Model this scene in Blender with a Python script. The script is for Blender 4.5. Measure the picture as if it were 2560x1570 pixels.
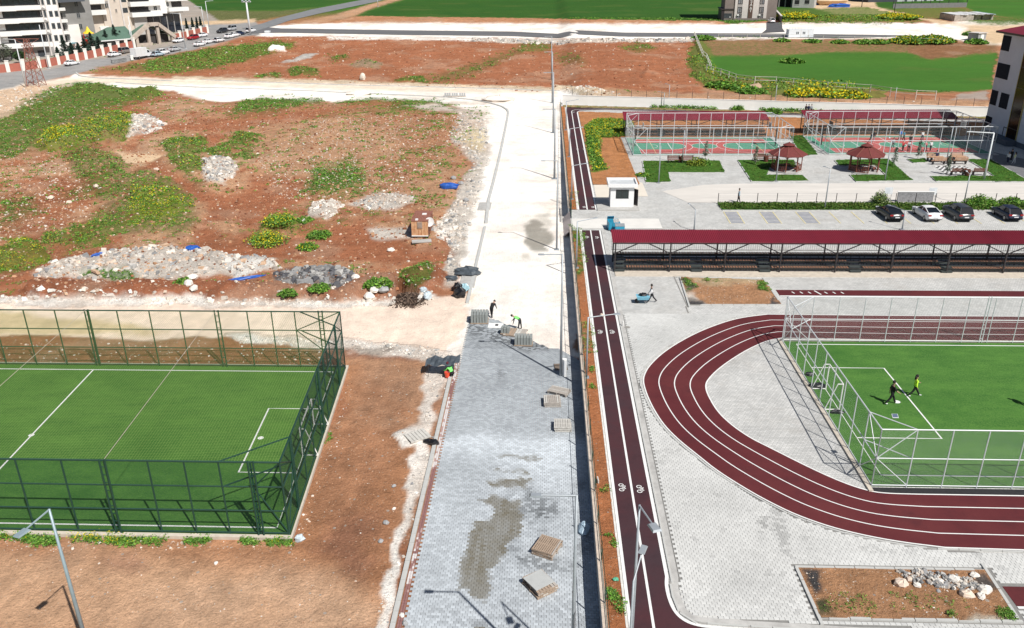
import bpy, math, random
import numpy as np
from mathutils import Vector, Matrix
for o in list(bpy.data.objects): bpy.data.objects.remove(o)
sc = bpy.context.scene
COL = sc.collection
random.seed(7); RNG = np.random.default_rng(11)
rad = math.radians

# ------------------------------------------------------------ camera (drone, 28.8 m above the school yard)
F, CX, CY, CAMH = 2075., 1280., 785., 28.8      # focal length and centre in photograph pixels (2560 x 1570)
_vp = (1368., -105.); _xv = 1332.
_dy = np.array([_vp[0]-CX, CY-_vp[1], -F])
_Yv = (F*F+(_xv-CX)*(_vp[0]-CX))/(CY-_vp[1])
_dn = np.array([_xv-CX, -_Yv, -F])
_dy /= np.linalg.norm(_dy); _dz = -_dn/np.linalg.norm(_dn)
_dz -= _dy*_dy.dot(_dz); _dz /= np.linalg.norm(_dz)
RC = np.array([np.cross(_dy, _dz), _dy, _dz])    # world = RC @ camera
cam_d = bpy.data.cameras.new('camera'); cam = bpy.data.objects.new('camera', cam_d); COL.objects.link(cam)
cam_d.sensor_width = 36.0; cam_d.lens = F/2560*36.0; cam_d.clip_end = 4000; cam_d.clip_start = .5
M4 = Matrix([[*RC[0], 0], [*RC[1], 0], [*RC[2], CAMH], [0, 0, 0, 1]]); cam.matrix_world = M4
sc.camera = cam

# ------------------------------------------------------------ daylight
SUN_EL, SH_DIR = rad(51), rad(129)               # shadows fall towards 129 degrees from +X
sv = Vector((-math.cos(SH_DIR)*math.cos(SUN_EL), -math.sin(SH_DIR)*math.cos(SUN_EL), math.sin(SUN_EL)))
world = bpy.data.worlds.new('World'); sc.world = world; world.use_nodes = True
wn = world.node_tree.nodes; wl = world.node_tree.links
sky = wn.new('ShaderNodeTexSky'); sky.sky_type = 'NISHITA'; sky.sun_disc = False
sky.sun_elevation = SUN_EL; sky.sun_rotation = math.atan2(sv.x, sv.y)
sky.air_density = 1.0; sky.dust_density = 1.2
bg = wn['Background']; wl.new(sky.outputs[0], bg.inputs[0]); bg.inputs[1].default_value = .052
sd = bpy.data.lights.new('sun', 'SUN'); sun = bpy.data.objects.new('sun', sd); COL.objects.link(sun)
sd.energy = 4.9; sd.angle = rad(.53); sd.color = (1, .965, .91)
sun.rotation_mode = 'QUATERNION'; sun.rotation_quaternion = sv.to_track_quat('Z', 'Y'); sun.location = (60, -60, 90)
vs = sc.view_settings; vs.view_transform = 'Standard'; vs.look = 'None'; vs.exposure = 0.1; vs.gamma = 1; vs.use_curve_mapping = False
sc.cycles.max_bounces = 6; sc.cycles.transparent_max_bounces = 12

# ------------------------------------------------------------ from a place in the photograph to a point on the ground
def ss(a, b, x):
    t = np.clip((x-a)/(b-a), 0, 1); return t*t*(3-2*t)
def wallY(X): return 180.3-.195*(X-4.2)
def Zb(X, Y):                                    # lie of the land, without bumps
    X = np.asarray(X, float); Y = np.asarray(Y, float)
    zl = -1+1.3*ss(95, 180, Y)
    w = wallY(X)
    z = zl+(1.75-zl)*ss(3.2, 10, X)*ss(w+.1, w+.9, Y)
    z = np.where((X > 3.2) & (Y < w+.1), -1.1, z)
    return z+5.6*ss(188, 330, Y)+.016*np.maximum(0, Y-330)
def G(px, py, z=None):
    """point of the ground seen at this pixel (z: a known height, else the lie of the land)"""
    d = RC@np.array([px-CX, CY-py, -F])
    if z is not None:
        t = (z-CAMH)/d[2]; return (d[0]*t, d[1]*t)
    zz = -1.
    for k in range(40):
        t = (zz-CAMH)/d[2]; zz = .5*zz+.5*float(Zb(d[0]*t, d[1]*t))
    t = (zz-CAMH)/d[2]; return (d[0]*t, d[1]*t)
def G3(px, py, z=None):
    x, y = G(px, py, z); return (x, y, float(Zb(x, y)) if z is None else z)
def P(X, Y, Z):
    X, Y, Z = np.broadcast_arrays(np.asarray(X, float), np.asarray(Y, float), np.asarray(Z, float)); c = np.stack([X, Y, Z-CAMH], -1)@RC
    return CX+F*c[..., 0]/-c[..., 2], CY-F*c[..., 1]/-c[..., 2]
def GL(pts, z=None): return [G(x, y, z) for x, y in pts]
def atX(px, py, X):                               # where the ray through a pixel meets the plane X = const
    d = RC@np.array([px-CX, CY-py, -F]); t = X/d[0]; return (X, d[1]*t, CAMH+d[2]*t)
def atY(px, py, Y):
    d = RC@np.array([px-CX, CY-py, -F]); t = Y/d[1]; return (d[0]*t, Y, CAMH+d[2]*t)
def topz(base, bz, px, py):                       # height seen at (px,py) straight above a ground point
    d = RC@np.array([px-CX, CY-py, -F]); t = math.hypot(*base[:2])/math.hypot(d[0], d[1]); return CAMH+d[2]*t

# ------------------------------------------------------------ noise
def _hash(ix, iy, s):
    h = (ix.astype(np.int64)*374761393+iy.astype(np.int64)*668265263+s*974634777) & 0x7fffffff
    h = ((h ^ (h >> 13))*1274126177) & 0x7fffffff
    return ((h ^ (h >> 16)) & 0xffff)/65535.
def vnoise(x, y, s=0):
    ix = np.floor(x); iy = np.floor(y); fx = x-ix; fy = y-iy
    fx = fx*fx*(3-2*fx); fy = fy*fy*(3-2*fy)
    a = _hash(ix, iy, s); b = _hash(ix+1, iy, s); c = _hash(ix, iy+1, s); d = _hash(ix+1, iy+1, s)
    return (a*(1-fx)+b*fx)*(1-fy)+(c*(1-fx)+d*fx)*fy
def fbm(x, y, oct=4, s=0):
    r = 0; a = .5; n = 0
    for k in range(oct):
        r = r+a*vnoise(x, y, s+k*17); n += a; a *= .5; x = x*2.03+5.1; y = y*2.03+1.7
    return r/n

# ------------------------------------------------------------ materials
MATS = {}
def nt(m): return m.node_tree.nodes, m.node_tree.links
def _new(name):
    m = bpy.data.materials.new(name); m.use_nodes = True; return m
def mat(name, col=(.5, .5, .5), rough=.7, var=.12, scale=4., metal=0., bump=0., bscale=None, col2=None, aniso=None, spec=None, trans=0.):
    if name in MATS: return MATS[name]
    m = _new(name); n, l = nt(m); b = n['Principled BSDF']
    b.inputs['Roughness'].default_value = rough; b.inputs['Metallic'].default_value = metal
    if spec is not None: b.inputs['Specular IOR Level'].default_value = spec
    tc = n.new('ShaderNodeTexCoord'); mp = n.new('ShaderNodeMapping')
    l.new(tc.outputs['Object'], mp.inputs[0])
    if aniso: mp.inputs['Scale'].default_value = aniso
    no = n.new('ShaderNodeTexNoise'); no.inputs['Scale'].default_value = scale; no.inputs['Detail'].default_value = 6; no.inputs['Roughness'].default_value = .65
    l.new(mp.outputs[0], no.inputs['Vector'])
    cr = n.new('ShaderNodeMapRange'); cr.inputs[1].default_value = .3; cr.inputs[2].default_value = .7
    l.new(no.outputs['Fac'], cr.inputs[0])
    mx = n.new('ShaderNodeMix'); mx.data_type = 'RGBA'
    c2 = col2 if col2 else tuple(c*(1+var) for c in col); c1 = col if col2 else tuple(c*(1-var) for c in col)
    mx.inputs[6].default_value = (*c1, 1); mx.inputs[7].default_value = (*c2, 1)
    l.new(cr.outputs[0], mx.inputs[0]); l.new(mx.outputs[2], b.inputs['Base Color'])
    if bump:
        n2 = n.new('ShaderNodeTexNoise'); n2.inputs['Scale'].default_value = bscale or scale*5; n2.inputs['Detail'].default_value = 4
        l.new(mp.outputs[0], n2.inputs['Vector'])
        bp = n.new('ShaderNodeBump'); bp.inputs['Strength'].default_value = 1; bp.inputs['Distance'].default_value = bump
        l.new(n2.outputs['Fac'], bp.inputs['Height']); l.new(bp.outputs[0], b.inputs['Normal'])
    MATS[name] = m; return m
def mat_attr(name, attr='tint', rough=.8, var=.15, scale=8., trans=0.):
    if name in MATS: return MATS[name]
    m = _new(name); n, l = nt(m); b = n['Principled BSDF']; b.inputs['Roughness'].default_value = rough
    b.inputs['Specular IOR Level'].default_value = .2
    at = n.new('ShaderNodeAttribute'); at.attribute_name = attr
    no = n.new('ShaderNodeTexNoise'); no.inputs['Scale'].default_value = scale; no.inputs['Detail'].default_value = 4
    tc = n.new('ShaderNodeTexCoord'); l.new(tc.outputs['Object'], no.inputs['Vector'])
    mr = n.new('ShaderNodeMapRange'); mr.inputs[3].default_value = 1-var*1.6; mr.inputs[4].default_value = 1+var*1.6
    l.new(no.outputs['Fac'], mr.inputs[0])
    vm = n.new('ShaderNodeVectorMath'); vm.operation = 'SCALE'; l.new(at.outputs['Color'], vm.inputs[0]); l.new(mr.outputs[0], vm.inputs['Scale'])
    l.new(vm.outputs[0], b.inputs['Base Color'])
    MATS[name] = m; return m
def paver_mat(name, cols, bw, bh, mortar=.012, mcol=(.16, .15, .14), dirt=.25, rot=0., patch=None, patch_amt=0., rough=.85, ps=.45):
    """cut-stone pavers: bond pattern, stone to stone tone, weather stains"""
    if name in MATS: return MATS[name]
    m = _new(name); n, l = nt(m); b = n['Principled BSDF']; b.inputs['Roughness'].default_value = rough; b.inputs['Specular IOR Level'].default_value = .25
    tc = n.new('ShaderNodeTexCoord'); mp = n.new('ShaderNodeMapping'); mp.inputs['Rotation'].default_value = (0, 0, rot); l.new(tc.outputs['Object'], mp.inputs[0])
    br = n.new('ShaderNodeTexBrick'); l.new(mp.outputs[0], br.inputs[0]); br.inputs['Scale'].default_value = 1
    br.inputs['Brick Width'].default_value = bw; br.inputs['Row Height'].default_value = bh; br.inputs['Mortar Size'].default_value = mortar; br.inputs['Mortar Smooth'].default_value = .3
    br.inputs['Color1'].default_value = (*cols[0], 1); br.inputs['Color2'].default_value = (*cols[1], 1); br.inputs['Mortar'].default_value = (*mcol, 1)
    no = n.new('ShaderNodeTexNoise'); no.inputs['Scale'].default_value = ps; no.inputs['Detail'].default_value = 8; no.inputs['Roughness'].default_value = .7; l.new(tc.outputs['Object'], no.inputs['Vector'])
    mr = n.new('ShaderNodeMapRange'); mr.inputs[1].default_value = .3; mr.inputs[2].default_value = .75; mr.inputs[3].default_value = 1+dirt*.5; mr.inputs[4].default_value = 1-dirt
    l.new(no.outputs['Fac'], mr.inputs[0])
    vm = n.new('ShaderNodeVectorMath'); vm.operation = 'SCALE'; l.new(br.outputs['Color'], vm.inputs[0]); l.new(mr.outputs[0], vm.inputs['Scale'])
    out = vm.outputs[0]
    if patch:
        n2 = n.new('ShaderNodeTexNoise'); n2.inputs['Scale'].default_value = .22; n2.inputs['Detail'].default_value = 9; n2.inputs['Roughness'].default_value = .75; l.new(tc.outputs['Object'], n2.inputs['Vector'])
        m2 = n.new('ShaderNodeMapRange'); m2.inputs[1].default_value = .52; m2.inputs[2].default_value = .72; m2.inputs[4].default_value = patch_amt; l.new(n2.outputs['Fac'], m2.inputs[0])
        mx = n.new('ShaderNodeMix'); mx.data_type = 'RGBA'; l.new(m2.outputs[0], mx.inputs[0]); l.new(out, mx.inputs[6]); mx.inputs[7].default_value = (*patch, 1); out = mx.outputs[2]
    l.new(out, b.inputs['Base Color'])
    bp = n.new('ShaderNodeBump'); bp.inputs['Distance'].default_value = .006; l.new(br.outputs['Fac'], bp.inputs['Height']); bp.invert = True; l.new(bp.outputs[0], b.inputs['Normal'])
    MATS[name] = m; return m

# ------------------------------------------------------------ mesh building
class MB:
    def __init__(s): s.v = []; s.f = []; s.m = []
    def add(s, vs, fs, mi=0):
        o = len(s.v); s.v += [tuple(map(float, p)) for p in vs]; s.f += [tuple(i+o for i in f) for f in fs]; s.m += [mi]*len(fs); return s
    def box(s, c, d, rz=0., mi=0, rx=0., ry=0., taper=1.):
        x, y, z = [k/2 for k in d]
        vs = [Vector((sx*x*(taper if sz > 0 else 1), sy*y*(taper if sz > 0 else 1), sz*z)) for sz in (-1, 1) for sy in (-1, 1) for sx in (-1, 1)]
        if rz or rx or ry:
            R = Matrix.Rotation(rz, 3, 'Z')@Matrix.Rotation(ry, 3, 'Y')@Matrix.Rotation(rx, 3, 'X'); vs = [R@v for v in vs]
        return s.add([(v.x+c[0], v.y+c[1], v.z+c[2]) for v in vs], [(0, 2, 3, 1), (4, 5, 7, 6), (0, 1, 5, 4), (2, 6, 7, 3), (0, 4, 6, 2), (1, 3, 7, 5)], mi)
    def bb(s, x0, x1, y0, y1, z0, z1, mi=0): return s.box(((x0+x1)/2, (y0+y1)/2, (z0+z1)/2), (x1-x0, y1-y0, z1-z0), mi=mi)
    def cyl(s, p, q, r1, r2=None, n=8, mi=0, caps=True):
        r2 = r1 if r2 is None else r2; p = Vector(p); q = Vector(q); d = (q-p)
        if d.length < 1e-6: return s
        d.normalize(); u = d.orthogonal().normalized(); w = d.cross(u)
        vs = [p+(u*math.cos(2*math.pi*i/n)+w*math.sin(2*math.pi*i/n))*r1 for i in range(n)]+[q+(u*math.cos(2*math.pi*i/n)+w*math.sin(2*math.pi*i/n))*r2 for i in range(n)]
        fs = [(i, (i+1) % n, n+(i+1) % n, n+i) for i in range(n)]
        if caps: fs += [tuple(range(n-1, -1, -1)), tuple(range(n, 2*n))]
        return s.add(vs, fs, mi)
    def bar(s, p, q, w, h=None, mi=0): return s.cyl(p, q, w*.62, n=4, mi=mi) if h is None else s._bar(p, q, w, h, mi)
    def _bar(s, p, q, w, h, mi):
        p = Vector(p); q = Vector(q); d = (q-p).normalized(); up = Vector((0, 0, 1))
        u = d.cross(up); u = u.normalized() if u.length > 1e-3 else Vector((1, 0, 0)); v = u.cross(d)
        vs = [a+u*(sx*w/2)+v*(sy*h/2) for a in (p, q) for sx, sy in ((-1, -1), (1, -1), (1, 1), (-1, 1))]
        return s.add(vs, [(0, 3, 2, 1), (4, 5, 6, 7), (0, 1, 5, 4), (1, 2, 6, 5), (2, 3, 7, 6), (3, 0, 4, 7)], mi)
    def prism(s, poly, z0, z1, mi=0, bottom=False):
        n = len(poly); a = sum(poly[i][0]*poly[(i+1) % n][1]-poly[(i+1) % n][0]*poly[i][1] for i in range(n))
        if a < 0: poly = poly[::-1]
        vs = [(x, y, z0) for x, y in poly]+[(x, y, z1) for x, y in poly]
        fs = [(i, (i+1) % n, n+(i+1) % n, n+i) for i in range(n)]+[tuple(range(n, 2*n))]
        if bottom: fs.append(tuple(range(n-1, -1, -1)))
        return s.add(vs, fs, mi)
    def flat(s, poly, z, mi=0):
        n = len(poly); a = sum(poly[i][0]*poly[(i+1) % n][1]-poly[(i+1) % n][0]*poly[i][1] for i in range(n))
        if a < 0: poly = poly[::-1]
        return s.add([(x, y, z) for x, y in poly], [tuple(range(n))], mi)
    def strip(s, line, w, z, mi=0, closed=False):       # painted line along a polyline
        n = len(line); L = []; Rr = []
        for i in range(n):
            a = Vector(line[(i-1) % n] if closed or i > 0 else line[i]).to_2d(); b = Vector(line[(i+1) % n] if closed or i < n-1 else line[i]).to_2d()
            d = (b-a).normalized(); nn = Vector((-d.y, d.x)); p = Vector(line[i]).to_2d(); L.append(p+nn*w/2); Rr.append(p-nn*w/2)
        vs = [(p.x, p.y, z) for p in L]+[(p.x, p.y, z) for p in Rr]; k = n if closed else n-1
        return s.add(vs, [(n+i, n+(i+1) % n, (i+1) % n, i) for i in range(k)], mi)
    def band(s, A, B, z, mi=0):                          # surface between two polylines of the same length
        n = len(A); vs = [(p[0], p[1], z) for p in A]+[(p[0], p[1], z) for p in B]
        fs = [(n+i, n+i+1, i+1, i) for i in range(n-1)]
        a, b, c = Vector(vs[fs[0][0]]), Vector(vs[fs[0][1]]), Vector(vs[fs[0][2]])
        if (b-a).cross(c-a).z < 0: fs = [f[::-1] for f in fs]
        return s.add(vs, fs, mi)
    def wallstrip(s, line, w, z0, z1, mi=0):              # kerb along a polyline
        n = len(line); L = []; Rr = []
        for i in range(n):
            a = Vector(line[max(i-1, 0)]).to_2d(); b = Vector(line[min(i+1, n-1)]).to_2d(); d = (b-a).normalized(); nn = Vector((-d.y, d.x)); p = Vector(line[i]).to_2d()
            L.append(p+nn*w/2); Rr.append(p-nn*w/2)
        vs = [(p.x, p.y, z) for z in (z0, z1) for p in L+Rr]; o = 2*n; fs = []
        for i in range(n-1):
            fs += [(o+n+i, o+n+i+1, o+i+1, o+i), (i, o+i, o+i+1, i+1), (n+i+1, o+n+i+1, o+n+i, n+i)]
        fs += [(0, n, o+n, o), (n-1, o+n-1, o+2*n-1, 2*n-1)]
        return s.add(vs, fs, mi)
    def lathe(s, prof, c=(0, 0, 0), n=12, mi=0):
        vs = []; fs = []
        for r, z in prof:
            vs += [(c[0]+r*math.cos(2*math.pi*i/n), c[1]+r*math.sin(2*math.pi*i/n), c[2]+z) for i in range(n)]
        for k in range(len(prof)-1):
            fs += [(k*n+i, k*n+(i+1) % n, (k+1)*n+(i+1) % n, (k+1)*n+i) for i in range(n)]
        fs += [tuple(range(n-1, -1, -1)), tuple(range((len(prof)-1)*n, len(prof)*n))]
        return s.add(vs, fs, mi)
    def mesh(s, name, mats):
        me = bpy.data.meshes.new(name); me.from_pydata(s.v, [], s.f)
        for m in (mats if isinstance(mats, (list, tuple)) else [mats]): me.materials.append(m)
        if any(s.m): me.polygons.foreach_set('material_index', s.m)
        me.update(); return me
    def build(s, name, mats, parent=None, smooth=False, **tags):
        me = s.mesh(name, mats)
        if smooth: me.shade_smooth()
        return link(name, me, parent, **tags)
def link(name, data, parent=None, loc=None, rz=None, **tags):
    o = bpy.data.objects.new(name, data); COL.objects.link(o)
    if parent: o.parent = parent
    if loc is not None: o.location = loc
    if rz is not None: o.rotation_euler = (0, 0, rz)
    for k, v in tags.items():
        if v: o[k] = v
    return o
def thing(name, label, cat, loc=(0, 0, 0), rz=0., group=None):
    loc = tuple(loc); loc = loc if len(loc) == 3 else (*loc, float(Zb(*loc)))
    return link(name, None, None, loc, rz, label=label, category=cat, group=group)
def struct(name, mb, mats, label=None, **k): return mb.build(name, mats, None, kind='structure', label=label, **k)
def kids(o): return [c for c in CH.get(o.name, [])]
def copy_tree(o, parent=None):
    c = o.copy(); COL.objects.link(c)
    if parent: c.parent = parent
    for ch in [x for x in bpy.data.objects if x.parent == o]: copy_tree(ch, c)
    return c
def np_mesh(name, V, Fq, mats, tint=None, smooth=False, attr='tint', mi=None):
    """V (n,3), Fq (m,k) index array -> mesh, quickly"""
    me = bpy.data.meshes.new(name); n, m, k = len(V), len(Fq), Fq.shape[1]
    me.vertices.add(n); me.vertices.foreach_set('co', np.ascontiguousarray(V, np.float32).ravel())
    me.loops.add(m*k); me.loops.foreach_set('vertex_index', np.ascontiguousarray(Fq, np.int32).ravel())
    me.polygons.add(m); me.polygons.foreach_set('loop_start', np.arange(0, m*k, k, dtype=np.int32))
    try: me.polygons.foreach_set('loop_total', np.full(m, k, np.int32))
    except Exception: pass
    for mm in (mats if isinstance(mats, (list, tuple)) else [mats]): me.materials.append(mm)
    if mi is not None: me.polygons.foreach_set('material_index', np.ascontiguousarray(mi, np.int32))
    me.update(calc_edges=True); me.validate()
    if tint is not None:
        a = me.attributes.new(attr, 'FLOAT_COLOR', 'POINT'); c = np.ones((n, 4), np.float32); c[:, :3] = tint; a.data.foreach_set('color', c.ravel())
    me.polygons.foreach_set('use_smooth', [smooth]*m)
    return me
# ------------------------------------------------------------ terrain: one sheet to the horizon, soil and cover painted as masks
RED = (.345, .135, .068); TAN = (.46, .265, .155); ORG = (.43, .21, .11); LIME = (.87, .82, .755); PINK = (.79, .645, .53)
RUB = (.56, .51, .45); BRN = (.29, .115, .065); GRN = (.03, .105, .014); DGRN = (.014, .072, .012); MGRN = (.046, .150, .022)
ASPH = (.085, .085, .09); GREY = (.27, .265, .26); WHT = (.78, .74, .68); OLV = (.13, .14, .05); SAND = (.60, .44, .28); SLATE = (.10, .10, .11)
def sdf(poly, x, y):
    n = len(poly); d = np.full(x.shape, 1e9); ins = np.zeros(x.shape, bool)
    for i in range(n):
        ax, ay = poly[i]; bx, by = poly[(i+1) % n]; ex, ey = bx-ax, by-ay
        t = np.clip(((x-ax)*ex+(y-ay)*ey)/(ex*ex+ey*ey+1e-9), 0, 1)
        d = np.minimum(d, (x-ax-t*ex)**2+(y-ay-t*ey)**2)
        c = (ay > y) != (by > y)
        ins ^= c & (x < (bx-ax)*(y-ay)/(by-ay+1e-12)+ax)
    d = np.sqrt(d); return np.where(ins, d, -d)
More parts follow.
